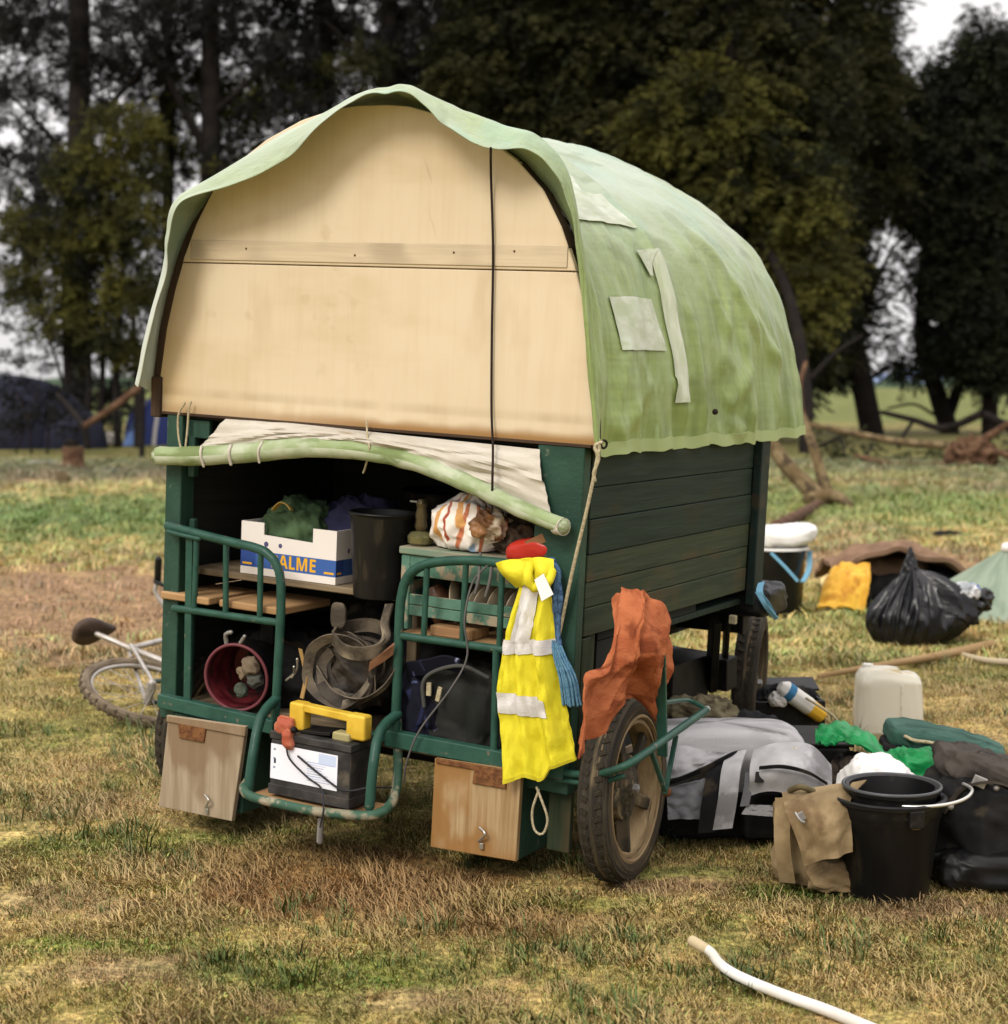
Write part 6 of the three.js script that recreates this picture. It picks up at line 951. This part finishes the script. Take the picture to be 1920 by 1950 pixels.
{ // grey holdall
  const c = [0.78, 0, -5.98], o = thing('holdall', 'long grey and black holdall with open zipped end beside the rear wheel', 'holdall', c), ry = -0.02;
  const grey = std({ map: mottle([0.3, 0.295, 0.3], [0.4, 0.39, 0.395], { seed: 431, f: 6, c: [0.17, 0.165, 0.165], lo: 0.58, hi: 0.78 }), roughness: 0.8, bumpMap: bumpCloth, bumpScale: 0.004 }), steelGrey = std({ map: mottle([0.11, 0.112, 0.12], [0.17, 0.17, 0.18], { seed: 433, f: 5 }), roughness: 0.7, bumpMap: bumpCloth, bumpScale: 0.003 });
  const rel = (p) => [p[0] - c[0], p[1], p[2] - c[2]];
  part(o, 'base', bag(0.66, 0.2, 0.36, { wrinkle: 0.02, freq: 6, seed: 81, e: 0.45, at: [0, 0.085, 0], flat: 0.02 }), M.blackCloth);
  part(o, 'body', bag(0.63, 0.36, 0.34, { wrinkle: 0.007, freq: 3, seed: 83, e: 0.42, nu: 96, nv: 60, at: [-0.015, 0.2, -0.01], mask: () => 1 }), grey);
  const top = surf([[[0.563,0.31,-5.918], [0.639,0.352,-5.971], [0.758,0.304,-6.018], [0.834,0.273,-6.016]], [[0.55,0.286,-5.776], [0.617,0.308,-5.757], [0.708,0.308,-5.757], [0.789,0.307,-5.797]], [[0.548,0.234,-5.712], [0.611,0.253,-5.693], [0.695,0.287,-5.706], [0.773,0.312,-5.758]]].map(r => r.map(rel)));
  part(o, 'end_flap', sheet((s, t) => { const p = top(s, t); p[2] += 0.012 * n3(s * 4, t * 4, 3); return p; }, 30, 20, 0.006, { us: 0.3, vs: 0.25 }), grey);
  part(o, 'zip', strap([[0.543,0.223,-5.696], [0.61,0.249,-5.683], [0.691,0.283,-5.69], [0.783,0.314,-5.748], [0.825,0.309,-5.818]].map(rel), [0, 1, 0.4], 0.018, 0.006), M.blackCloth);
  const pan = surf([[[0.557,0.214,-5.69], [0.699,0.25,-5.678]], [[0.557,0.114,-5.652], [0.682,0.116,-5.647]]].map(r => r.map(rel))); part(o, 'end_panel', sheet((s, t) => { const p = pan(s, t); p[2] += 0.01 * n3(s * 3, t * 3, 7); return p; }, 14, 14, 0.006, { us: 0.2, vs: 0.2 }), steelGrey);
  const band = (a, w, n, m, th = 0.006) => part(o, n, strap(a.map(rel), [1, 0.12, 0.1], w, th), m);
  band([[0.752,0.301,-5.787], [0.72,0.262,-5.679], [0.699,0.171,-5.642], [0.689,0.072,-5.639]], 0.06, 'strap', M.blackCloth, 0.008);
  band([[0.81,0.316,-5.788], [0.772,0.275,-5.665], [0.758,0.192,-5.633], [0.741,0.087,-5.63]], 0.066, 'strap', grey, 0.01);
  const pk = surf([[[0.867,0.318,-5.778], [0.949,0.338,-5.79], [1.058,0.334,-5.79], [1.129,0.267,-5.774]], [[0.834,0.284,-5.625], [0.916,0.318,-5.588], [1.015,0.311,-5.587], [1.11,0.237,-5.672]], [[0.828,0.202,-5.629], [0.902,0.227,-5.601], [1.008,0.209,-5.599], [1.103,0.201,-5.669]]].map(r => r.map(rel)));
  part(o, 'pocket', sheet((s, t) => { const p = pk(s, t); p[2] += 0.005 * n3(s * 3, t * 2, 5); return p; }, 36, 24, 0.02, { us: 0.3, vs: 0.2 }), grey);
  part(o, 'pocket_zip', strap([[0.855,0.309,-5.577], [0.926,0.322,-5.538], [1.004,0.305,-5.537], [1.089,0.247,-5.612]].map(rel), [0, 1, 0.3], 0.012, 0.006), M.blackCloth);
  part(o, 'pocket_tab', join(strap([[0.955,0.331,-5.719], [0.999,0.337,-5.71], [1.029,0.323,-5.708]].map(rel), [0.2, 1, 0.5], 0.025, 0.006)), M.rope); part(o, 'pocket_tab', strap([[0.861,0.291,-5.596], [0.856,0.258,-5.583]].map(rel), [1, 0, 0], 0.03, 0.006), M.iron);
  band([[0.832,0.281,-5.635], [0.825,0.231,-5.621], [0.813,0.168,-5.621]], 0.03, 'strap', steelGrey);
  const wb = surf([[[0.825,0.17,-5.631], [0.932,0.169,-5.621]], [[0.804,0.138,-5.629], [0.941,0.13,-5.618]]].map(r => r.map(rel))); part(o, 'pale_panel', sheet(wb, 8, 4, 0.008), grey); part(o, 'side_net', bag(0.2, 0.17, 0.1, { wrinkle: 0.012, freq: 9, e: 0.5, at: rel([0.915, 0.1, -5.76]), flat: 0.015 }), M.blackCloth);
  part(o, 'inner_cloth', bag(0.26, 0.1, 0.16, { wrinkle: 0.03, freq: 12, seed: 87, e: 0.8, at: rel([0.72, 0.39, -6.14]) }), std({ map: mottle([0.05, 0.04, 0.022], [0.14, 0.12, 0.07], { seed: 435, f: 12 }), roughness: 0.9 }));
  const pk1 = thing('pink_cloth', 'small pink cloth scrap poking from the holdall end', 'cloth', G([0.703,0.34,-6.121], [0.703,0.321,-6.12][1])); part(pk1, 'body', bag(0.08, 0.1, 0.06, { wrinkle: 0.02, freq: 16, e: 0.8, nu: 30, nv: 20, rz: 0.5 }), flat(0.42, 0.21, 0.17));
  const bl = thing('blue_cloth', 'bright blue cloth lying at the tip of the green step frame', 'cloth', G([0.774,0.329,-6.271], [0.774,0.317,-6.27][1])); part(bl, 'body', bag(0.11, 0.09, 0.1, { wrinkle: 0.025, freq: 14, e: 0.8, nu: 36, nv: 24 }), flat(0.05, 0.1, 0.35, { roughness: 0.7 }));
  const dk = thing('dark_cloth', 'heap of dark clothes on the ground behind the holdall', 'cloth', G([0.727,0.243,-6.414])); part(dk, 'body', bag(0.62, 0.3, 0.4, { wrinkle: 0.05, freq: 6, seed: 91, e: 0.7, at: [0.08, 0.17, 0] }), M.blackCloth);
}
{ // tray / suitcase behind, crate with bottle
  const o = thing('black_suitcase', 'flat black case lying behind the holdall under the front wheel', 'suitcase', G([1.122,0,-6.838], 0), 0.15); o.position.z = -6.35; o.position.x = 1.03;
  part(o, 'body', bx(0.5, 0.12, 0.34, 0, 0.2, 0, { r: 0.03, rz: -0.04 }), M.black); part(o, 'lower_half', bx(0.48, 0.14, 0.34, 0, 0.07, 0, { r: 0.02 }), M.blackCloth); part(o, 'edge', bx(0.51, 0.012, 0.35, 0, 0.255, 0, { r: 0.004, rz: -0.04 }), M.iron);
  const c = thing('black_crate', 'black open box full of bottles and cloth beside the front wheel', 'crate', [1.2, 0, -7.2], 0.1);
  const w = 0.3, d = 0.26, h = 0.25; part(c, 'side', bx(w, h, 0.015, 0, h / 2, d / 2, { r: 0.004 }), M.black); part(c, 'side', bx(w, h, 0.015, 0, h / 2, -d / 2), M.black); part(c, 'side', bx(0.015, h, d - 0.015, -w / 2 + 0.008, h / 2, 0), M.black); part(c, 'side', bx(0.015, h, d - 0.015, w / 2 - 0.008, h / 2, 0), M.black); part(c, 'bottom', bx(w - 0.03, 0.015, d - 0.015, 0, 0.01, 0), M.black); part(c, 'lid_flap', bx(w, 0.012, 0.12, 0.05, h + 0.015, -d / 2 - 0.05, { rx: 0.3, r: 0.004 }), M.black);
  const b = thing('spray_bottle', 'white bottle with yellow cap and blue band lying on the black box', 'bottle', [1.209,0.289,-7.02]); b.rotation.set(0.25, 0.3, -0.95);
  part(b, 'body', lathe([[0.001, -0.1], [0.036, -0.1], [0.038, -0.09], [0.038, 0.04], [0.02, 0.065], [0.001, 0.065]], 24), flat(0.62, 0.6, 0.55, { roughness: 0.4 })); part(b, 'band', lathe([[0.0384, 0.035], [0.0388, 0.03], [0.0388, -0.0], [0.0384, -0.0]].reverse(), 24), flat(0.04, 0.16, 0.3)); part(b, 'cap', lathe([[0.001, -0.17], [0.03, -0.17], [0.034, -0.16], [0.036, -0.1], [0.001, -0.1]], 24), flat(0.62, 0.36, 0.03, { roughness: 0.4 }));
  b.rotation.set(0, 0.2, 0.95);
  const y = thing('cloth_bundle', 'white rag with dark stripe spilling from the black box', 'rag', [1.152,0.267,-7.018]); part(y, 'body', bag(0.07, 0.06, 0.06, { wrinkle: 0.015, freq: 20, nu: 30, nv: 20, e: 0.8 }), flat(0.5, 0.48, 0.44));
  const k = thing('dark_cloth', 'black cloth bulging out of the black box', 'cloth', [1.22, 0.2, -7.22]); part(k, 'body', bag(0.28, 0.16, 0.2, { wrinkle: 0.035, freq: 9, e: 0.8, seed: 7 }), M.blackCloth);
  const l = thing('thin_cord', 'pale cord trailing from the bottle over the black box edge', 'cord', [1.262,0.281,-6.969]); const q = l.position.toArray(); part(l, 'strand', tube([[1.262,0.281,-6.969], [1.313,0.252,-6.937], [1.37,0.212,-6.914], [1.392,0.169,-6.91]].map(p => p.map((v, i) => v - q[i])), 0.006), M.rope);
}
{ // jerry can
  const o = thing('jerrycan', 'translucent white plastic water can standing on the grass', 'water can', G([1.738,0,-7.561]), -0.12);
  const pl = phys({ map: mottle([0.7, 0.67, 0.56], [0.78, 0.75, 0.65], { seed: 441, f: 4, c: [0.6, 0.48, 0.28], lo: 0.55, hi: 0.8, rep: [3, 3] }), roughness: 0.4, transmission: 0.4, thickness: 0 });
  part(o, 'body', bag(0.3, 0.31, 0.2, { wrinkle: 0.006, freq: 8, e: 0.28, at: [0, 0.155, 0], warp: ([x, y, z]) => { const t = sm(0.09, 0.155, y); return [x * (1 - 0.05 * sm(-0.1, 0.15, y) - 0.04 * t), y - 0.02 * t * (x > 0.05 ? 1 : 0), z * (1 - 0.2 * t)]; } }), pl);
  part(o, 'cap', shift(lathe([[0.001, 0.02], [0.024, 0.02], [0.026, 0], [0.001, 0]], 20), [-0.09, 0.302, -0.02]), flat(0.6, 0.58, 0.52)); part(o, 'moulded_ridge', bx(0.012, 0.2, 0.008, 0.05, 0.15, 0.099, { r: 0.003 }), pl);
}
{ // green bag with dark mat
  const o = thing('green_bag', 'bright green shiny bag spread behind the white carrier bag', 'bag', [1.56, 0, -6.12]), gr = std({ map: mottle([0.004, 0.14, 0.035], [0.01, 0.23, 0.065], { seed: 451, f: 6 }), roughness: 0.35, bumpMap: bumpCloth, bumpScale: 0.003 }), rel = (p) => [p[0] - 1.56, p[1], p[2] + 6.12];
  part(o, 'body', bag(0.42, 0.17, 0.26, { wrinkle: 0.04, freq: 7, seed: 93, e: 0.7, rz: -0.12, at: [0.02, 0.1, 0] }), gr);
  const f = surf([[[1.141,0.328,-6.12], [1.214,0.351,-6.122], [1.3,0.339,-6.071], [1.365,0.288,-6.017]], [[1.121,0.314,-5.969], [1.194,0.347,-5.941], [1.273,0.336,-5.9], [1.357,0.259,-5.894]], [[1.137,0.314,-5.898], [1.193,0.333,-5.88], [1.268,0.318,-5.848], [1.368,0.232,-5.862]]].map(r => r.map(rel))); part(o, 'loose_fold', sheet((s, t) => { const p = f(s, t); p[1] += 0.012 * n3(s * 6, t * 5, 3); return p; }, 30, 16, 0.008, { us: 0.4, vs: 0.2 }), gr);
  part(o, 'end_fold', bag(0.3, 0.13, 0.16, { wrinkle: 0.03, freq: 9, seed: 94, e: 0.8, rz: -0.1, at: rel([1.479,0.238,-5.862]) }), gr);
  const m = thing('folded_mat', 'dark green padded mat lying on the bright green bag', 'mat', [1.62, 0.2, -6.25]); part(m, 'body', bag(0.44, 0.09, 0.3, { wrinkle: 0.014, freq: 8, seed: 96, e: 0.5, rz: -0.2, ry: -0.15, at: [0.03, 0.05, 0] }), std({ map: mottle([0.015, 0.05, 0.038], [0.035, 0.09, 0.068], { seed: 453, f: 6 }), roughness: 0.7, bumpMap: bumpCloth, bumpScale: 0.003 })); part(m, 'underside', bag(0.47, 0.05, 0.31, { wrinkle: 0.01, freq: 8, seed: 97, e: 0.5, rz: -0.2, ry: -0.15, at: [0.025, 0.0, 0.01] }), M.blackCloth); part(m, 'tie', tube([[-0.15, 0.1, 0.1], [-0.12, 0.09, 0.15], [-0.06, 0.08, 0.14], [0.06, 0.06, 0.16], [0.06, -0.03, 0.2]], 0.007), M.rope);
  const b = thing('dark_cloth', 'dark brown crumpled cloth under the loop of the green bag', 'cloth', [1.28, 0.18, -5.98]); part(b, 'body', bag(0.2, 0.16, 0.18, { wrinkle: 0.035, freq: 10, seed: 98, e: 0.8 }), std({ map: mottle([0.016, 0.013, 0.011], [0.06, 0.045, 0.035], { seed: 455, f: 9 }), roughness: 0.8 }));
  const w = thing('carrier_bag', 'white plastic carrier bag behind the black buckets', 'bag', [1.26, 0, -5.62]); part(w, 'body', bag(0.28, 0.34, 0.22, { wrinkle: 0.02, freq: 8, seed: 101, e: 0.7, nu: 80, nv: 50, at: [0.01, 0.17, 0], warp: ([x, y, z]) => [x, y * (1 - 0.25 * sm(0, 0.14, x)), z] }), phys({ color: new THREE.Color().setRGB(0.72, 0.71, 0.69), roughness: 0.35, transmission: 0.12, thickness: 0 })); part(w, 'dark_slot', bag(0.035, 0.014, 0.02, { wrinkle: 0, e: 1, nu: 16, nv: 10, rz: -0.1, at: [-0.05, 0.318, 0.05] }), M.iron); part(w, 'blue_print', bx(0.04, 0.045, 0.003, 0.0, 0.225, 0.106, { r: 0.001, rx: -0.3 }), flat(0.55, 0.66, 0.72));
}
{ // rucksack
  const o = thing('rucksack', 'big worn black rucksack lying at the edge beside the bucket', 'rucksack', [1.55, 0, -5.42]);
  part(o, 'body', bag(0.5, 0.36, 0.4, { wrinkle: 0.04, freq: 5, seed: 105, e: 0.6, nu: 90, nv: 60, at: [0.06, 0.16, 0], warp: ([x, y, z]) => [x, y * (1 + 0.1 * sm(0.1, -0.2, x)), z] }), M.blackCloth);
  part(o, 'lid', bag(0.4, 0.12, 0.34, { wrinkle: 0.03, freq: 7, seed: 107, e: 0.6, rz: -0.3, at: [0.06, 0.315, -0.02] }), std({ map: mottle([0.025, 0.02, 0.017], [0.06, 0.05, 0.042], { seed: 461, f: 7 }), roughness: 0.9, bumpMap: bumpCloth, bumpScale: 0.004 }));
  part(o, 'buckle', join(bx(0.045, 0.035, 0.012, -0.05, 0.34, 0.17, { rz: -0.4, r: 0.004 }), shift(new THREE.SphereGeometry(0.011, 10, 8), [0.0, 0.325, 0.185])), M.dullSteel); part(o, 'strap', strap([[-0.17, 0.24, 0.17], [-0.1, 0.32, 0.16], [0.0, 0.34, 0.19], [0.08, 0.29, 0.21], [0.12, 0.16, 0.22]], [0.3, 0.2, 1], 0.04, 0.008), M.leatherDark);
  const h = thing('dark_holdall', 'low black bag squashed under the rucksack by the bucket', 'bag', [1.5, 0, -5.3]); part(h, 'body', bag(0.4, 0.13, 0.26, { wrinkle: 0.02, freq: 8, seed: 109, e: 0.6, at: [0.06, 0.06, 0] }), M.black);
}
{ // white pipe
  const o = thing('plastic_pipe', 'bent white plastic pipe lying on the grass', 'pipe', G([0.751,0,-4.365])), q = o.position.toArray(); const pts = [[0.524,0.05,-4.587], [0.567,0.035,-4.544], [0.586,0.025,-4.472], [0.623,0.02,-4.396], [0.708,0.02,-4.272], [0.819,0.02,-4.14], [0.919,0.02,-3.996]].map(p => p.map((v, i) => v - q[i]));
  part(o, 'body', tube(pts, t => 0.0135 + 0.0025 * t, { nr: 12, ns: 60 }), std({ map: mottle([0.55, 0.52, 0.46], [0.66, 0.64, 0.6], { seed: 471, f: 5 }), roughness: 0.5 })); part(o, 'end', tube([pts[0], pts[1].map((v, i) => mix(v, pts[0][i], 0.3))], 0.0155, { nr: 10 }), std({ color: new THREE.Color().setRGB(0.42, 0.34, 0.21) }));
}
{ // lidded bin behind the wagon
  const o = thing('black_bin', 'black bin with white lid bag and blue cord beyond the front post', 'bin', [1.86, 0, -11.4]);
  part(o, 'body', bucketShape(0.16, 0.185, 0.5), M.bin); part(o, 'white_bag', bag(0.44, 0.16, 0.4, { wrinkle: 0.015, freq: 6, seed: 121, e: 0.7, at: [0.02, 0.545, 0], warp: ([x, y, z]) => [x * (1 + 0.12 * sm(-0.06, 0.06, y)), y + 0.03 * sm(0, 0.2, x), z] }), flat(0.66, 0.65, 0.62, { roughness: 0.6 })); part(o, 'bag_skirt', lathe([[0.192, 0.5], [0.206, 0.47], [0.204, 0.47], [0.19, 0.5]].reverse(), 36), flat(0.6, 0.59, 0.56));
  const sky = flat(0.16, 0.36, 0.5, { roughness: 0.7 }); part(o, 'cord', join(strap([[-0.08, 0.46, 0.19], [0.02, 0.36, 0.2], [0.1, 0.27, 0.2]], [1, 0.6, 0], 0.02, 0.01), strap([[0.2, 0.46, 0.06], [0.19, 0.34, 0.1], [0.14, 0.26, 0.16]], [1, 0.2, 0.4], 0.035, 0.01)), sky);
  const s = onWagon('knotted_twine', 'sky blue twine ends tied at the foot of the front post', 'twine'); part(s, 'strand', join(strap([[0.05,0.829,-1.471], [0.06,0.798,-1.428], [0.07,0.742,-1.501], [0.07,0.697,-1.567]], [1, 0.4, -1], 0.028, 0.008), strap([[0.06,0.8,-1.411], [0.08,0.754,-1.439], [0.08,0.68,-1.578]], [1, 0.3, -1], 0.02, 0.008)), sky); setBase(s, [0.07,0.681,-1.558]);
  const b = onWagon('dark_pannier', 'dark strapped bundle hung below the front corner of the wagon', 'bundle'); part(b, 'body', bag(0.26, 0.12, 0.3, { wrinkle: 0.015, freq: 8, e: 0.4, at: [-0.06, 0.745, -1.62] }), M.black); setBase(b, [-0.06, 0.69, -1.62]);
}
{ // camp behind: mat, yellow sack, bin bag, tent
  const o = thing('brown_blanket', 'brown blanket heaped in an arch over bedding', 'blanket', [2.62, 0, -12.1]);
  const br = std({ map: mottle([0.15, 0.09, 0.055], [0.22, 0.135, 0.085], { seed: 481, f: 6 }), roughness: 0.98, bumpMap: bumpCloth, bumpScale: 0.006 });
  const rows = [0, 0.33, 0.66, 1].map(t => Array.from({ length: 7 }, (_, i) => { const s = i / 6; return [-0.3 + 1.12 * s, (0.12 + 0.36 * Math.sin(Math.PI * Math.min(1, 0.12 + s * 0.85)) ** 0.7 * (1 - 0.35 * s)) * (1 - 0.75 * Math.max(0, t - 0.45)) - (t === 0 ? 0.03 : 0), 0.28 - 0.75 * t]; })), f = surf(rows);
  part(o, 'body', sheet((s, t) => { const p = f(s, t); p[1] = Math.max(0.01, p[1] + 0.04 * n3(s * 4, t * 3, 2)); return p; }, 60, 30, 0.03, { us: 1.2, vs: 0.8 }), br); part(o, 'bedding', bag(0.8, 0.26, 0.5, { wrinkle: 0.04, freq: 5, e: 0.6, seed: 5, at: [0.3, 0.12, -0.1] }), M.blackCloth); part(o, 'fold', bag(0.62, 0.34, 0.4, { wrinkle: 0.03, freq: 5, e: 0.7, seed: 15, at: [0.18, 0.16, -0.12] }), br); part(o, 'tail', bag(0.6, 0.24, 0.5, { wrinkle: 0.03, freq: 5, e: 0.7, seed: 9, at: [0.62, 0.08, -0.2] }), br);
  const y = thing('yellow_sack', 'orange yellow sack spilling out of the brown blanket', 'sack', [2.3, 0, -11.7]); const yf = surf([[[0.0, 0.3, -0.05], [0.1, 0.33, -0.05], [0.26, 0.33, -0.06]], [[-0.1, 0.17, 0.12], [0.05, 0.22, 0.16], [0.22, 0.22, 0.12]], [[-0.16, 0.04, 0.24], [0.02, 0.07, 0.26], [0.16, 0.03, 0.24]]]); part(y, 'body', sheet((s, t) => { const p = yf(s, t); p[1] += 0.02 * n3(s * 4, t * 4, 1); return p; }, 30, 24, 0.02, { us: 0.4, vs: 0.4 }), std({ map: mottle([0.5, 0.25, 0.02], [0.62, 0.36, 0.04], { seed: 483, f: 5, c: [0.4, 0.18, 0.015], lo: 0.55, hi: 0.75 }), roughness: 0.6 })); part(y, 'dark_lining', bag(0.3, 0.2, 0.2, { wrinkle: 0.03, freq: 8, e: 0.8, at: [0.1, 0.1, 0.0] }), M.blackCloth);
  const b = thing('bin_bag', 'shiny black bin bag tied with a pointed top on the grass', 'bin bag', [2.58, 0, -10.3]);
  part(b, 'body', bag(0.66, 0.44, 0.5, { wrinkle: 0.006, freq: 8, seed: 131, e: 0.8, nu: 170, nv: 90, at: [0, 0.2, 0], flat: 0.02, warp: ([x, y, z]) => { const a = Math.atan2(z, x + 0.12), c = Math.cos(a) * 2.1, q = Math.sin(a) * 2.1, k = 0.9 + 0.34 * (ridge(c * 1.5, q * 1.5, y * 1.6) ** 2 - 0.55) * (0.5 + 1.4 * sm(-0.2, 0.2, y)) * 0.6 + 0.06 * (ridge(c * 3.2 + y * 3, q * 3.2, y * 6) - 0.6), tp = 1 - 0.55 * sm(-0.05, 0.22, y) * sm(0.25, -0.1, x); return [(x + 0.1) * k * tp - 0.1 + 0.22 * y - 0.02, y * (1 + 0.2 * sm(0.2, -0.15, x)) - 0.1 * sm(0.05, 0.35, x) * (y > 0 ? 1 : 0), z * k * tp]; } }), M.bin); part(b, 'ear', bag(0.16, 0.3, 0.1, { wrinkle: 0.025, freq: 12, seed: 133, e: 0.9, warp: ([x, y, z]) => [x * (1.1 - 3 * (y + 0.15)), y, z * (1.1 - 3 * (y + 0.15))], at: [-0.09, 0.44, 0] }), M.bin); part(b, 'rubbish', bag(0.16, 0.1, 0.12, { wrinkle: 0.03, freq: 18, e: 0.8, at: [0.24, 0.32, 0.05] }), std({ map: mottle([0.3, 0.32, 0.34], [0.55, 0.55, 0.56], { seed: 485, f: 9, c: [0.05, 0.09, 0.3], lo: 0.58, hi: 0.64 }), roughness: 0.5 })); part(b, 'torn_edge', bag(0.2, 0.14, 0.16, { wrinkle: 0.03, freq: 10, e: 0.7, at: [0.32, 0.26, -0.02] }), M.bin);
  const t = thing('small_tent', 'small pale grey green ridge tent at the field edge', 'tent', [3.42, 0, -11.2]);
  const cl = std({ map: mottle([0.2, 0.26, 0.2], [0.27, 0.33, 0.26], { seed: 487, f: 4 }), roughness: 0.8, side: THREE.DoubleSide }), A = [-0.09, 0.5, 0.05], B = [1.1, 0.5, -0.9];
  const face = (a, b2, c, d, n) => part(t, n, sheet((s, u) => { const p = mix3(mix3(a, b2, s), mix3(d, c, s), u); p[1] += -0.03 * Math.sin(Math.PI * u) * Math.sin(Math.PI * s); return p; }, 14, 10, 0.006, { us: 1, vs: 0.6 }), cl);
  face(A, B, [1.7, 0.01, -0.2], [0.4, 0.01, 0.42], 'flysheet'); face(B, A, [-0.75, 0.01, -0.35], [0.5, 0.01, -1.2], 'flysheet'); face(A, A.map(v => v + 0.001), [0.4, 0.01, 0.42], [-0.16, 0.02, 0.24], 'door_flap'); face(A, A.map(v => v + 0.001), [-0.16, 0.02, 0.24], [-0.75, 0.01, -0.35], 'door_flap'); part(t, 'pole_cap', shift(new THREE.SphereGeometry(0.035, 12, 8), A), flat(0.65, 0.63, 0.6)); part(t, 'ground_sheet', bx(0.8, 0.03, 0.1, 0.35, 0.015, 0.4, { ry: 0.2 }), M.rust);
  const s = thing('stick', 'long pale stick lying on the grass in front of the bin bag', 'stick', G([2.293,0,-9.612])), q = s.position.toArray(); limb(s, [[1.681,0.03,-8.922], [1.977,0.04,-9.129], [2.38,0.04,-9.48], [2.874,0.05,-9.876]].map(p => p.map((v, i) => v - q[i])), 0.014, 0.03, std({ map: wood([0.22, 0.14, 0.06], [0.3, 0.2, 0.1], { seed: 491 }), roughness: 0.9 }), 'shaft');
  const s2 = thing('stick', 'short bleached stick on the grass beyond the water can', 'stick', G([2.776,0,-9.723])), q2 = s2.position.toArray(); limb(s2, [[2.634,0.03,-9.671], [2.714,0.03,-9.504], [2.85,0.03,-9.361]].map(p => p.map((v, i) => v - q2[i])), 0.014, 0.02, flat(0.36, 0.3, 0.2), 'shaft');
  const d = thing('dark_scrap', 'small black scrap lying on the far turf', 'scrap', G([4.581,0,-17.375])); part(d, 'body', bag(0.3, 0.05, 0.16, { wrinkle: 0.03, freq: 9, e: 0.8, nu: 30, nv: 16, at: [0, 0.03, 0] }), M.blackCloth);
}
{ // far camp on the other side
  const t = thing('navy_tent', 'dark navy dome tent half hidden under the pines', 'tent', G([-11.972,0,-40.984]));
  const tm = std({ map: mottle([0.007, 0.008, 0.018], [0.013, 0.014, 0.03], { seed: 501, f: 4 }), roughness: 0.7 }); const dome = (w, h, d) => { const g = new THREE.SphereGeometry(1, 40, 20, 0, 6.2832, 0, 1.62), p = g.attributes.position; for (let i = 0; i < p.count; i++) { const x = p.getX(i), y = p.getY(i), z = p.getZ(i), k = 1 + 0.12 * Math.abs(Math.cos(2 * Math.atan2(z, x))); p.setXYZ(i, x * w / 2 * k, Math.max(-0.02, y) ** 0.8 * h || -0.02, z * d / 2 * k); } g.computeVertexNormals(); return g; };
  part(t, 'flysheet', dome(3.6, 1.75, 2.6), tm); part(t, 'pole', tube(Array.from({ length: 13 }, (_, i) => { const a = Math.PI * i / 12; return [-1.28 * Math.cos(a), 1.74 * Math.sin(a) ** 0.8, 0.95 * Math.cos(a)]; }), 0.02, { nr: 6 }), flat(0.12, 0.14, 0.25)); part(t, 'porch', shift(dome(1.6, 1.0, 1.2), [1.6, 0, 0.6]), tm);
  const b = thing('blue_tent', 'bright blue tent with pale stripes seen beside the wagon post', 'tent', G([-8.933,0,-43.04])); const bm = flat(0.03, 0.045, 0.16, { roughness: 0.7 }); part(b, 'flysheet', dome(1.3, 1.15, 1.2), bm); for (const a of [-0.25, 0.15]) part(b, 'stripe', tube(Array.from({ length: 8 }, (_, i) => { const h = 1.1 * i / 7; return [a + 0.1 * i / 7, h * 0.95, 0.66 * Math.sqrt(Math.max(0.02, 1 - (h / 1.2) ** 2)) + 0.02]; }), 0.05, { nr: 8 }), flat(0.55, 0.52, 0.5));
  const bs = thing('blue_tarpaulin', 'strip of light blue sheeting sloping beside the thin post', 'sheeting', G([-9.215,0,-41.647])); part(bs, 'body', sheet(surf([[[0.22, 0.95, -0.1], [0.36, 0.95, -0.1]], [[0.05, 0.5, 0.05], [0.22, 0.45, 0.05]], [[-0.14, 0.02, 0.2], [0.12, 0.02, 0.2]]]), 8, 12, 0.02), flat(0.12, 0.2, 0.42));
  const w = thing('white_sack', 'white sack lying in front of the leaning boughs', 'sack', G([-10.217,0,-43.04])); part(w, 'body', bag(0.72, 0.32, 0.4, { wrinkle: 0.05, freq: 5, e: 0.7, at: [0, 0.15, 0] }), flat(0.55, 0.52, 0.48));
  const s = thing('tree_stump', 'short brown tree stump with pale sawn top', 'stump', G([-7.88,0,-30.892])); part(s, 'trunk', lathe([[0.001, 0.4], [0.19, 0.4], [0.2, 0.36], [0.19, 0.2], [0.22, 0.05], [0.26, -0.02]], 22), barkRed); part(s, 'sawn_top', shift(new THREE.CylinderGeometry(0.185, 0.185, 0.02, 22), [0, 0.405, 0]), barkPale); part(s, 'bracket', bag(0.22, 0.16, 0.2, { wrinkle: 0.05, freq: 9, e: 0.9, at: [-0.04, 0.46, -0.02] }), bark); 
  const p1 = thing('plank', 'pale grey plank lying by the tree stump', 'plank', G([-8.887,0,-32.659])); part(p1, 'board', bx(0.62, 0.05, 0.2, 0, 0.03, 0, { ry: -0.05 }), flat(0.32, 0.32, 0.33)); const p2 = thing('plank', 'short blue grey board on the grass between stump and wagon', 'plank', G([-6.936,0,-29.644])); part(p2, 'board', bx(0.28, 0.05, 0.25, 0, 0.03, 0), flat(0.24, 0.32, 0.36));
  const c = thing('cut_log', 'small pale cut log on the bare earth below the stump', 'log', G([-6.724,0,-25.774])); const lg = new THREE.CylinderGeometry(0.1, 0.1, 0.2, 16); lg.rotateX(1.2); lg.translate(0, 0.1, 0); part(c, 'bark', lg, barkPale); 
}

renderer.render(scene, camera);
